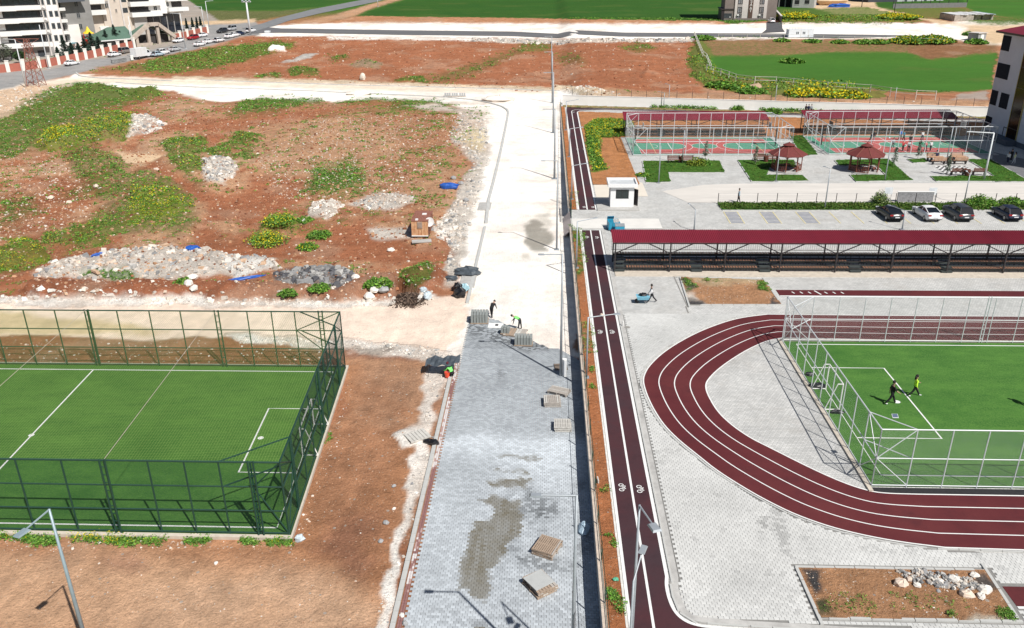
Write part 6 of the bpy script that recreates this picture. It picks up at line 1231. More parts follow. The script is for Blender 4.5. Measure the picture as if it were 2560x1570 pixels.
# garden wall: brick panels between white piers
gw = thing('garden_wall', 'terracotta panel wall with white piers along the street', 'wall', G3(208, 148)); TER = mat('terracotta_panel', (.42, .135, .095), .85, .1, .8); PW = mat('pier_white', (.80, .77, .71), .8, .05, .6)
def wallrun(pts, xs_, hp=2.3, hb=1.75):
    def yb(x):
        return float(np.interp(x, [p[0] for p in pts], [p[1] for p in pts]))
    P0 = [G3(x, yb(x)) for x in xs_]
    for a in P0:
        mb = MB(); u = 0; mb.box((a[0], a[1], a[2]+hp/2-.2), (.95, .95, hp+.4), rz=.5); mb.box((a[0], a[1], a[2]+hp+.06), (1.1, 1.1, .14), rz=.5); part(gw, 'pier', mb, PW)
    for a, b in zip(P0[:-1], P0[1:]):
        A_ = Vector(a); B_ = Vector(b); mb = MB(); mb._bar(A_+Vector((0, 0, hb/2-.1)), B_+Vector((0, 0, hb/2-.1)), .3, hb+.2, 0); part(gw, 'brick_panel', mb, TER)
wallrun([(-60, 187), (0, 182), (61, 176), (124, 166), (216, 148), (278, 134), (334, 119)], [-50, -16, 22, 61, 100, 124, 148, 171, 194, 216, 238, 258.5, 278, 298, 318, 336], 2.9, 2.1); wallrun([(428, 104), (520, 82)], [431, 451, 469, 486, 503, 519], 2.7, 2.1)
# school building at the right edge
SX = 76.0; t = thing('school_building', 'tall grey-blue school block with dark square panels and crimson roof', 'building', (SX, 130, 0)); SW = mat('grey_blue_render', (.62, .67, .74), .85, .06, .5, bump=.01); NAVY = mat('navy_panel', (.018, .022, .034), .8, .15, 2, spec=.1)
c0 = atX(2511, 78, SX); Yf, Zt = c0[1], c0[2]
mb = MB(); mb.bb(SX, SX+16, Yf-34, Yf, -.2, Zt); part(t, 'body', mb, SW)
mb = MB(); ov = .9; a, b = (SX-ov, Yf+ov), (SX+17, Yf-35); rz_ = Zt+.05
mb.prism([(a[0], a[1]), (b[0], a[1]), (b[0], b[1]), (a[0], b[1])], rz_-.3, rz_); part(t, 'eaves', mb, DKST)
mb = MB(); mb.add([(a[0], a[1], rz_), (b[0], a[1], rz_), (b[0], b[1], rz_), (a[0], b[1], rz_), (SX+8, Yf-8, rz_+3), (SX+8, Yf-27, rz_+3)], [(0, 3, 5, 4), (1, 0, 4), (2, 1, 4, 5), (3, 2, 5)]); part(t, 'roof', mb, ROOF)
cv = lambda x, y: (2360+x*.2646, 60+y*.2647)
for q in (((565, 105), (612, 260)), ((515, 362), (598, 530)), ((458, 618), (487, 772)), ((545, 645), (590, 808)), ((400, 862), (436, 985))):
    A_ = atX(*cv(*q[0]), SX); B_ = atX(*cv(*q[1]), SX); mb = MB(); mb.bb(SX-.05, SX+.02, min(A_[1], B_[1]), max(A_[1], B_[1]), min(A_[2], B_[2]), max(A_[2], B_[2])); part(t, 'panel', mb, NAVY)
A_ = atX(*cv(570, 1150), SX); B_ = atX(*cv(660, 1178), SX); ya, yb = B_[1], A_[1]; zb_ = min(A_[2], B_[2])
mb = MB(); mb.bb(SX-.1, SX+.03, ya, yb, zb_, Zt-.4); gl = part(t, 'glass_strip', mb, mat('brown_glass', (.012, .009, .008), .15, .3, .4, spec=.2))
YEL = mat('ochre_frame', (.42, .33, .12), .6, .1, 3); mb = MB(); mb.bb(SX-.16, SX, ya-.12, ya, zb_-.1, Zt-.4); mb.bb(SX-.16, SX, yb, yb+.12, zb_-.1, Zt-.4); mb.bb(SX-.16, SX, ya, yb, zb_-.12, zb_); part(t, 'strip_frame', mb, YEL)
for z in np.arange(zb_+3, Zt-1, 3.2): mb = MB(); mb.bb(SX-.13, SX-.1, ya, yb, z, z+.08); part(t, 'transom', mb, DKST)
A_ = atX(*cv(540, 965), SX); B_ = atX(*cv(560, 1125), SX); mb = MB(); mb.bb(SX-.06, SX, B_[1]-.9, B_[1]+.9, B_[2], B_[2]+.08); mb.bb(SX-.06, SX, B_[1]-.9, B_[1]-.8, B_[2], A_[2]); mb.bb(SX-.06, SX, B_[1]+.8, B_[1]+.9, B_[2], A_[2]); mb.bb(SX-.06, SX, B_[1]-.9, B_[1]+.9, A_[2], A_[2]+.1); part(t, 'door_frame', mb, NAVY)
mb = MB(); mb.bb(SX-1.6, SX, Yf-11, Yf-2, 0, .9); part(t, 'landing', mb, mat('dark_stone', (.10, .12, .15), .8, .15, 2)); mb = MB(); mb.bb(SX-.12, SX, Yf-34, Yf+.1, -.1, .8); part(t, 'plinth', mb, mat('dark_stone'))
# building with vertical lettering
f5 = Facade((1834, 51), (1914, 51)); IB = f5.thing('office_building', 'white and taupe office block with vertical lettering on a brown strip', 'building'); TAU = mat('taupe_render', (.20, .17, .155), .8, .1, .5); BRST = mat('brown_strip', (.10, .06, .045), .6, .15, 1, aniso=(3, 1, .3)); PAN = mat('ivory_panel', (.58, .545, .52), .8, .04, .5); L = f5.L
bpart(IB, 'body', TAU, [(-3.5, L+3.5, -14, 0, 0, 26)]); bpart(IB, 'facade_panel', PAN, [(0, L, 0, .4, .8, 26)]); sm = f5.at(1875.5, 30)[0]; bpart(IB, 'sign_strip', BRST, [(sm-.75, sm+.75, .4, .62, .4, 26)])
bpart(IB, 'plinth', TAU, [(-.2, L+.2, 0, .7, -.3, .8)])
for cx_ in (1849, 1903):
    s_ = f5.at(cx_, 27)[0]; bpart(IB, 'recess_strip', mat('grey_stripe', (.38, .36, .35), .8, .05, .5), [(s_-.85, s_+.85, .4, .5, .8, 26)])
    for zz in (f5.at(cx_, 51)[1]+.5, f5.at(cx_, 31)[1], f5.at(cx_, 9)[1], f5.at(cx_, -13)[1]):
        window(IB, s_-.62, s_+.62, zz, zz+1.7, DKST, proud=.5, dark=mat('curtained_glass', (.35, .38, .42), .2, .4, 1.5))
    for zz in (f5.at(cx_, 39)[1],): bpart(IB, 'air_conditioner', WHITE, [(s_-.9, s_-.2, .5, .85, zz, zz+.5)])
for ch, py in (('Ş', 3.5), ('A', 12), ('A', 20.3), ('T', 27.5)):
    cu = bpy.data.curves.new('letter', 'FONT'); cu.body = ch; cu.size = 1.25; cu.extrude = .04; cu.align_x = 'CENTER'; cu.align_y = 'CENTER'; cu.materials.append(WHITE)
    o_ = link('letter_curve', cu, IB); bpy.context.view_layer.update(); me_ = bpy.data.meshes.new_from_object(o_.evaluated_get(bpy.context.evaluated_depsgraph_get())); bpy.data.objects.remove(o_); o = link('letter', me_, IB); zz = f5.at(1876, py)[1]; o.location = (sm, -.68, zz); o.rotation_euler = (math.pi/2, 0, 0)
f6 = Facade((1802, 51), (1834, 51)); t = f6.thing('garage_block', 'low black annex left of the lettered building', 'building'); bpart(t, 'body', mat('black_cladding', (.03, .025, .028), .5, .2, 1), [(0, f6.L, -12, 0, 0, f6.at(1815, 24)[1])]); bpart(t, 'roof_edge', DKST, [(-.3, f6.L, -12.3, .3, f6.at(1815, 24)[1], f6.at(1815, 24)[1]+.3)]); bpart(t, 'window', WING, [(1, f6.L-.8, 0, .06, .8, 2.4)]); bpart(t, 'lamp', WHITE, [(f6.L-1.6, f6.L-1.2, 0, .2, 1.0, 1.3)])
f7 = Facade((1980, 19), (2034, 20)); t = f7.thing('unfinished_house', 'grey unfinished house with two black window openings at the top edge', 'house'); bpart(t, 'wall', mat('bare_plaster', (.46, .455, .44), .9, .1, .5), [(0, f7.L, -9, 0, 0, 8)])
for a, b in (((1986, 11), (1999, 0)), ((2011, 10), (2024, 0))): r_ = f7.r(*a, *b); w = bpart(t, 'window_opening', BLACK, [(r_[0], r_[1], 0, .03, r_[2], r_[3])]); bpart(t, 'sill', STUC, [(r_[0]-.1, r_[1]+.1, 0, .1, r_[2]-.12, r_[2])], up=w)
f8 = Facade((1930, 17), (1980, 18)); t = f8.thing('open_shed', 'dark open shed between the lettered building and the unfinished house', 'shed'); bpart(t, 'back', BLACK, [(0, f8.L, -8, -5, 0, 6)]); bpart(t, 'roof', DKST, [(-.5, f8.L, -8, .5, 5.5, 6)])
for k in range(4): bpart(t, 'post', GREYS, [(k*f8.L/3.2, k*f8.L/3.2+.4, 0, .4, 0, 5.5)])
f9 = Facade((2232, 22), (2416, 18)); t = f9.thing('yard_enclosure', 'grey block wall with fence along the top at the upper right', 'wall'); bpart(t, 'wall', mat('grey_blockwork', (.19, .19, .19), .9, .15, 1), [(0, f9.L, -.4, 0, -.5, f9.at(2330, 8)[1])]); zt = f9.at(2330, 8)[1]
for k in range(9): bpart(t, 'post', DKST, [(k*f9.L/8-.1, k*f9.L/8+.1, -.3, -.1, zt, zt+1.2)])
f10 = Facade((2170, 6), (2330, 2)); t = f10.thing('dark_hall', 'long dark hall rising out of the top edge behind the block wall', 'building'); bpart(t, 'body', mat('slate_cladding', (.05, .055, .07), .6, .15, .3), [(0, f10.L, -16, 0, 0, 9)])
for k in range(5): bpart(t, 'roller_door', mat('pale_shutter', (.45, .47, .48), .6, .1, 1), [(f10.L*.45+k*5, f10.L*.45+k*5+3.6, 0, .1, 0, 3)])
# ruin
f11 = Facade((2385, 53), (2486, 51)); t = f11.thing('ruined_barn', 'long low stone barn with a patched pale roof', 'barn'); hh = f11.at(2400, 38)[1]; RS = mat('rough_stone', (.42, .37, .32), .95, .3, 1.2, bump=.05)
for a, b in ((0, .47), (.5, .72), (.76, 1.)): bpart(t, 'wall', RS, [(f11.L*a, f11.L*b, -1.0-(a > .4)*1.5, -(a > .4)*1.5, 0, hh)])
bpart(t, 'wall', RS, [(-.2, 1, -9, -.6, 0, hh), (f11.L-1, f11.L, -9, -1, 0, hh)]); bpart(t, 'back_wall', RS, [(0, f11.L, -9.5, -8.8, 0, hh+.4)])
for k in range(14):
    a = f11.L*k/14; mb = MB(); mb.box((a+f11.L/28, 4.4, hh+.25+random.uniform(-.1, .15)), (f11.L/14+random.uniform(-.3, .3), 9.4+random.uniform(-1, .6), .12), rx=.03, rz=random.uniform(-.05, .05)); mb.build('roof_sheet', mat('patched_roof', (.62, .62, .62), .8, .25, .8) if k < 12 else mat('bluish_roof', (.35, .42, .5), .7, .3, 1), t)
# container cabin, kiosk, concrete block, bins
def rbox(lab, name, cat, p, q, topx, topy, dep, m): 
    f = Facade(p, q); t = f.thing(name, lab, cat); h = f.at(topx, topy)[1]; bpart(t, 'body', m, [(0, f.L, -dep, 0, .15, h)]); return f, t, h
f, t, h = rbox('white container cabin with two small windows by the far road', 'site_cabin', 'cabin', (1971, 94.5), (2033, 94), 1973, 74, 3.2, mat('cabin_white', (.72, .76, .80), .6, .04, .6))
for a in (.30, .36, .56, .62): w = bpart(t, 'window', WING, [(f.L*a, f.L*(a+.035), 0, .05, h*.45, h*.72)])
for a in (.48, .78): bpart(t, 'panel_joint', mat('pale_trim'), [(f.L*a, f.L*a+.08, 0, .04, .2, h-.05)])
bpart(t, 'roof_rail', LSTEEL, [(0, f.L, -.1, -.02, h+.55, h+.62), (0, f.L, -3.1, -3.0, h+.55, h+.62)]+[(f.L*k/8-.04, f.L*k/8+.04, -.1, -.02, h, h+.6) for k in range(9)])
f, t, h = rbox('small grey kiosk with a white door at the end of the far road', 'kiosk', 'kiosk', (2443, 104), (2463, 102), 2444, 84, 3.5, mat('kiosk_grey', (.30, .31, .32), .7, .15, 1)); bpart(t, 'door', WHITE, [(f.L*.35, f.L*.7, 0, .06, .2, h*.85)]); bpart(t, 'roof', mat('pale_trim'), [(-.3, f.L+.3, -3.8, .3, h, h+.15)])
f, t, h = rbox('pale concrete block lying beside the far road junction', 'concrete_block', 'concrete block', (661.5, 83), (673, 83), 662, 77, 1.5, LSTEEL)
for i, (a, b, lab) in enumerate((((281, 159), (295, 157.5), 'left grey street container of the row by the junction'), ((295, 157), (305, 155.5), 'middle grey street container of the row by the junction'), ((305, 155), (317, 153), 'right grey street container of the row by the junction'))):
    f, t, h = rbox(lab, 'waste_container', 'container', a, b, a[0], a[1]-10, 1.3, mat('zinc_container', (.30, .31, .31), .6, .25, 2)); bpart(t, 'lid', mat('zinc_lid', (.4, .41, .41), .6, .2, 2), [(-.05, f.L+.05, -1.35, .05, h, h+.1)])
    for k in range(4): bpart(t, 'rib', DKST, [(f.L*(k+.5)/4, f.L*(k+.5)/4+.07, 0, .06, .3, h)])
f, t, h = rbox('white utility box standing at the street lamp before the truck', 'utility_box', 'utility box', (328, 152), (334.5, 151.5), 327, 139, 1, WHITE)
# driveway wall by the lettered building
t = thing('driveway_wall', 'dark sloping driveway wall right of the lettered building', 'wall', G3(1945, 50)); a = Vector(G3(1952, 57)); b = Vector(G3(1934, 36)); mb = MB(); mb._bar(a+Vector((0, 0, 1)), b+Vector((0, 0, 1)), .5, 2.4, 0); part(t, 'wall', mb, mat('black_cladding')); mb = MB(); mb._bar(a+Vector((0, 0, 2.3)), b+Vector((0, 0, 2.3)), .6, .15, 0); part(t, 'cap', mb, mat('pale_trim'))
mb = MB(); q = [G3(*p) for p in ((1916,57),(1955,57),(1956,72),(1962,80),(1905,83),(1916,74))]; mb.add([(x, y, z+.12) for x, y, z in q], [tuple(range(6))[::-1]]); struct('driveway', mb, mat('asphalt', (.085, .085, .09), .9, .2, .4), label='grey asphalt driveway up to the lettered building')
# asphalt of the far road and the diagonal side road
def roadstrip(label, top, bot, m, lift=.10, n=70):
    tp = np.array([G(*p) for p in top]); bt = np.array([G(*p) for p in bot])
    def rs(L): d = np.r_[0, np.cumsum(np.linalg.norm(np.diff(L, axis=0), axis=1))]; u = np.linspace(0, d[-1], n); return np.stack([np.interp(u, d, L[:, 0]), np.interp(u, d, L[:, 1])], 1)
    tp, bt = rs(tp), rs(bt); V = []; K = 6
    for k in range(K+1):
        L = tp*(1-k/K)+bt*k/K; V.append(np.c_[L, Zb(L[:, 0], L[:, 1])+lift])
    V = np.concatenate(V); ii, jj = np.meshgrid(np.arange(K), np.arange(n-1), indexing='ij'); a = (ii*n+jj).ravel(); Fq = np.stack([a, a+n, a+n+1, a+1], 1)
    link('asphalt_road', np_mesh('asphalt_road', V, Fq, m), kind='structure', label=label)
roadstrip('dark asphalt strip of the unfinished far road', [(640,66),(700,71.5),(1000,76),(1280,79.5),(1560,82),(1780,83.5),(1900,84),(2100,86.5),(2272,89)], [(625,84),(700,82),(1000,87.5),(1280,90.5),(1560,92),(1780,92.5),(1900,93),(2100,96),(2272,91)], mat('far_asphalt', (.13, .13, .135), .9, .2, .25, aniso=(.1, 1, 1)))
roadstrip('grey diagonal side road running up between the green fields', [(605,72),(660,58),(690,47),(780,24),(900,1),(960,-16)], [(640,78),(690,64),(720,53),(800,34),(935,6),(1000,-10)], mat('side_asphalt', (.20, .205, .21), .9, .15, .3), lift=.12)
# playground
t = thing('play_tower', 'colourful play tower with yellow and purple tent roofs by the apartments', 'play tower', G3(214, 118)); gx, gy, gz_ = t.location
cm = {n: mat('play_'+n, c, .5, .1, 2) for n, c in (('yellow', (.75, .55, .02)), ('purple', (.16, .12, .42)), ('red', (.5, .03, .02)), ('blue', (.03, .12, .45)), ('teal', (.05, .35, .30)), ('orange', (.65, .16, .03)))}
for dx, c in ((-3, 'purple'), (1.8, 'yellow')): 
    mb = MB(); mb.lathe([(2.0, 4.2), (.9, 4.9), (.15, 6.3)], c=(dx, 0, 0), n=4); mb.build('tent_roof', cm[c], t)
    for sx in (-1, 1):
        for sy_ in (-1, 1): mb = MB(); mb.cyl((dx+sx*1.1, sy_*1.1, 0), (dx+sx*1.1, sy_*1.1, 4.4), .1, n=6); mb.build('post', cm['red'], t)
mb = MB(); mb.box((0, 0, 1.6), (6, 2, .2)); mb.build('deck', cm['red'], t); mb = MB(); mb._bar((-3.5, -1, 1.6), (-6, -2, .2), .9, .2, 0); mb.build('slide', cm['yellow'], t); mb = MB(); mb._bar((2, -1.2, 1.6), (-1, -3.4, .2), 1.0, .2, 0); mb.build('slide', cm['orange'], t); mb = MB(); mb.cyl((4, 0, 2.8), (6.5, -.6, 2.2), .8, n=10, mi=0); mb.build('tube_slide', cm['teal'], t); mb = MB(); mb.cyl((6.5, -.6, 2.2), (8, -1, 1.2), .8, n=10); mb.build('tube_slide_end', cm['blue'], t); mb = MB(); mb.box((2.2, -1.3, 2.2), (2, .15, 1)); mb.build('panel', cm['red'], t)
x, y, z = G3(180, 124); t = thing('water_feature', 'small pale blue canopy among the spruces behind the wall', 'canopy', (x, y, z)); mb = MB(); mb.box((0, 0, 2), (3.2, 2, .3)); mb.build('canopy', mat('pale_blue', (.18, .36, .42), .5, .1, 2), t); mb = MB(); mb.box((-1.3, 0, 1), (.15, .15, 2)); mb.box((1.3, 0, 1), (.15, .15, 2)); mb.build('legs', LSTEEL, t)
# ------------------------------------------------------------ vehicles
TYRE = mat('tyre', (.018, .018, .02), .8, .1, 5); RIM = mat('alloy_rim', (.35, .36, .37), .35, .1, 5, metal=.6); CGL = mat('car_glass', (.01, .012, .016), .05, .2, 3, spec=.8); RLT = mat('tail_light', (.35, .01, .012), .2, .1, 5); HLT = mat('head_light', (.7, .72, .75), .1, .1, 5); PLT = mat('number_plate', (.7, .7, .72), .5, .05, 5)
CARS = {  # length, width, stations (x, deck height), greenhouse (base rear, roof rear, roof front, base front), roof height
 'sedan': (4.55, 1.80, [(-2.27, .55), (-2.2, .88), (-1.75, 1.0), (-1.3, 1.02), (.75, .96), (1.4, .86), (2.05, .72), (2.27, .5)], (-1.75, -.95, .25, 1.0), 1.43),
 'coupe': (4.65, 1.82, [(-2.3, .6), (-2.22, .95), (-1.9, 1.05), (-1.4, 1.03), (.8, .95), (1.45, .86), (2.1, .72), (2.32, .5)], (-2.0, -.75, .2, 1.05), 1.40),
 'hatch': (4.2, 1.78, [(-2.1, .55), (-2.06, .9), (-1.8, 1.0), (-1.3, 1.0), (.75, .97), (1.3, .88), (1.95, .74), (2.1, .5)], (-1.98, -1.45, .15, 1.0), 1.5),
 'suv': (4.5, 1.86, [(-2.25, .6), (-2.2, 1.0), (-1.9, 1.12), (-1.3, 1.12), (.8, 1.08), (1.35, 1.02), (2.1, .9), (2.25, .6)], (-2.12, -1.75, .2, .95), 1.68),
 'van': (4.6, 1.85, [(-2.3, .6), (-2.27, 1.05), (-1.9, 1.1), (-1.3, 1.1), (1.0, 1.06), (1.5, 1.0), (2.2, .82), (2.3, .55)], (-2.25, -2.1, .6, 1.35), 1.85)}
def make_car(kind, col, lab, loc, rz, cat='car', plate=True, rough=.28, group=None):
    Lg, W, st, gh, rh = CARS[kind]; w = W/2; k = 'paint_%02d_%02d_%02d' % tuple(int(c*99) for c in col); m = mat(k, col, rough, .03, 2, spec=.6)
    t = thing('parked_car', lab, cat, loc, rz, group)
    mb = MB(); n = 9; V = []
    xs = np.linspace(-Lg/2, Lg/2, 23); zt = np.interp(xs, [s[0] for s in st], [s[1] for s in st])
    for i, (x, z) in enumerate(zip(xs, zt)):
        e = abs(x)/(Lg/2); ww = w*(1-.13*max(0, (e-.72)/.28)**2); zl = .24+.14*max(0, (e-.85)/.15)
        V += [(x, -ww*.93, zl), (x, -ww, zl+.12), (x, -ww, z*.62), (x, -ww*.96, z-.07), (x, -ww*.84, z), (x, 0, z+.035), (x, ww*.84, z), (x, ww*.96, z-.07), (x, ww, z*.62), (x, ww, zl+.12), (x, ww*.93, zl)]
    q = 11; fs = [(i*q+j, i*q+j+1, (i+1)*q+j+1, (i+1)*q+j)[::-1] for i in range(22) for j in range(q-1)]+[tuple(range(q)), tuple(range(22*q, 23*q))[::-1]]
    fs += [(i*q+q-1, i*q, (i+1)*q, (i+1)*q+q-1)[::-1] for i in range(22)]
    mb.add(V, fs); body = mb.build('body', m, t, True)
    r0, r1, f1, f0 = gh; z0 = np.interp
    zb = lambda x: float(np.interp(x, [s[0] for s in st], [s[1] for s in st]))
    wb, wr = w*.88, w*.68
    rear = [(r0, -wb*.93, zb(r0)-.02), (r1, -wr, rh-.04), (r1, wr, rh-.04), (r0, wb*.93, zb(r0)-.02)]; front = [(f0, -wb*.95, zb(f0)-.03), (f1, -wr, rh-.05), (f1, wr, rh-.05), (f0, wb*.95, zb(f0)-.03)]
    for nm, f_ in (('rear_window', rear), ('windscreen', front)): mb = MB(); mb.add(f_, [(0, 1, 2, 3) if nm == 'rear_window' else (3, 2, 1, 0)]); mb.build(nm, CGL, t)
    for s in (-1, 1):
        i0, i1 = (0, 1) if s < 0 else (3, 2); a, b, c, d = rear[i0], rear[i1], front[i1], front[i0]; mb = MB(); mb.add([a, b, c, d], [(0, 3, 2, 1) if s < 0 else (0, 1, 2, 3)]); sw = mb.build('side_window', CGL, t)
        mb = MB(); 
        for p_, q_ in ((a, b), (c, d)): mb._bar(p_, q_, .07, .06, 0)
        xm = (r1+f1)/2; mb._bar((xm, s*(wb+.005), zb(xm)), (xm, s*(wr+.01), rh-.05), .06, .05, 0); mb.build('pillar', m, t)
        mb = MB(); mb.box((f0-.25, s*(w+.06), zb(f0)+.06), (.16, .16, .11)); mb.build('mirror', m, t)
        mb = MB(); mb.box((-Lg/2+.10, s*w*.72, .84 if kind != 'van' else .95), (.12, .36, .15)); mb.build('tail_light', RLT, t)
        mb = MB(); mb.box((Lg/2-.17, s*w*.68, .66), (.2, .36, .13)); mb.build('headlight', HLT, t)
        for xw in (-Lg*.3, Lg*.31):
            mb = MB(); mb.cyl((xw, s*(w-.2), .32), (xw, s*(w+.01), .32), .32, n=16); wh = mb.build('wheel', TYRE, t); mb = MB(); mb.cyl((xw, s*(w-.02), .32), (xw, s*(w+.02), .32), .2, n=10); mb.build('rim', RIM, wh)
    mb = MB(); V = []; 
    for x in np.linspace(r1-.05, f1+.05, 6): zc = rh+.02*math.sin((x-r1)/(f1-r1)*3.14); V += [(x, -wr-.02, zc-.06), (x, -wr*.9, zc), (x, 0, zc+.03), (x, wr*.9, zc), (x, wr+.02, zc-.06)]
    mb.add(V, [(i*5+j, i*5+j+1, (i+1)*5+j+1, (i+1)*5+j)[::-1] for i in range(5) for j in range(4)]); mb.build('roof', m, t, True)
    if plate: mb = MB(); mb.box((-Lg/2-.01, 0, .62), (.02, .5, .12)); mb.build('number_plate', PLT, t)
    mb = MB(); mb.box((Lg/2-.03, 0, .45), (.08, 1.2, .16)); mb.build('grille', BLACK, t)
    return t
CW = (.78, .78, .79)
for k_, (px, col, kind, lab) in enumerate(((2233, (.012, .014, .018), 'coupe', 'black sedan with fastback tail, leftmost in the yard parking'), (2327, CW, 'coupe', 'white sedan with dark glass parked facing the verge'), (2404, (.045, .05, .06), 'suv', 'dark grey hatchback-tailed car right of the white one'), (2527, (.02, .025, .05), 'hatch', 'dark navy hatchback at the right edge of the bays'))):
    x, y = G(px, 548, 0); make_car(kind, col, lab, (x-.2, 97.2, .004), math.pi/2+.02)
sa = math.atan2(G(430, 120)[1]-G(250, 160)[1], G(430, 120)[0]-G(250, 160)[0])
SC = [(180, 166, CW, 'sedan', 0, 'white sedan driving alone along the garden wall'), (286, 144, CW, 'sedan', 0, 'white sedan passing the grey street containers'), (314, 136, (.22, .19, .17), 'van', 0, 'taupe minivan in front of the lodge hedge'), (396, 143.5, (.42, .52, .60), 'hatch', 0, 'pale blue car half hidden by the box truck'), (408, 139, CW, 'suv', 0, 'white crossover right of the box truck'), (437, 131, (.45, .46, .47), 'sedan', 0, 'silver sedan under the thin street lamp'),
 (446, 109, CW, 'hatch', 1, 'white hatchback facing left before the first pier'), (483, 102, (.32, .015, .02), 'suv', 1, 'dark red car by the brick wall'), (505, 95.5, CW, 'sedan', 1, 'white car just beyond the red one'), (499, 118, CW, 'sedan', 0, 'white sedan nearest the green weeds, front of the parked row'), (520, 111.5, CW, 'sedan', 0, 'white sedan second in the parked row'), (548, 108, CW, 'hatch', 0, 'white car with dark boot in the middle of the row'),
 (556, 85, (.03, .032, .038), 'suv', 1, 'black crossover at the end of the brick wall'), (579, 79.5, (.38, .39, .40), 'van', 1, 'silver car behind the black crossover'), (574, 98, CW, 'sedan', 0, 'white sedan beside the dark blue one, nearer'), (587, 94.5, CW, 'sedan', 0, 'white sedan beside the dark blue one, farther'), (600, 91, (.015, .025, .06), 'sedan', 0, 'dark blue sedan near the floodlight mast'), (627, 84, CW, 'suv', 0, 'white crossover at the foot of the floodlight mast')]
for px, py, col, kind, flip, lab in SC: make_car(kind, col, lab, G3(px, py-3), sa+(math.pi if flip else 0)+random.uniform(-.05, .05))
make_car('suv', CW, 'white van parked on the drive of the lettered building', G3(1928, 57), math.pi/2)
# box truck
x, y, z = G3(358, 145); t = thing('box_truck', 'white box truck parked at the street edge', 'truck', (x, y, z), sa); TW = mat('truck_white', (.76, .78, .80), .4, .03, 1)
mb = MB(); mb.box((-1.4, 0, 1.85), (4.4, 2.15, 2.4)); mb.build('box', TW, t); mb = MB(); mb.prism([(p[0], p[1]) for p in ((0, 0),)]*3, 0, 0) if False else None
mb = MB(); pr = [(.85, .5), (.85, 2.5), (1.5, 2.45), (2.2, 1.6), (3.1, 1.2), (3.2, .5)]; V = [(a, s*1.0, b) for s in (-1, 1) for a, b in pr]; mb.add(V, [(0, 1, 2, 3, 4, 5), (11, 10, 9, 8, 7, 6)]+[(i, 6+i, 6+(i+1) % 6, (i+1) % 6) for i in range(6)]); mb.build('cab', TW, t)
mb = MB(); mb.add([(1.52, -.9, 2.43), (2.2, -.92, 1.62), (2.2, .92, 1.62), (1.52, .9, 2.43)], [(0, 1, 2, 3)]); o = mb.build('windscreen', CGL, t); o.location = (.02, 0, .02); mb = MB(); mb.add([(1.0, -1.01, 1.5), (2.0, -1.01, 1.5), (1.5, -1.01, 2.2), (1.0, -1.01, 2.2)], [(0, 1, 2, 3)]); mb.build('side_window', CGL, t)
for xx in (-2.6, 2.2):
    for s in (-1, 1): mb = MB(); mb.cyl((xx, s*.85, .38), (xx, s*1.1, .38), .38, n=14); w_ = mb.build('wheel', TYRE, t); mb = MB(); mb.cyl((xx, s*1.08, .38), (xx, s*1.12, .38), .2, n=8); mb.build('rim', RIM, w_)
mb = MB(); mb.box((-1.4, 0, .55), (4.3, 1.6, .25)); mb.build('chassis', DKST, t); mb = MB(); mb.box((-1.6, -1.09, 1.9), (.05, .03, 2.0)); mb.box((-.3, -1.09, 1.9), (.05, .03, 2.0)); mb.build('door_seam', mat('pale_trim'), t)
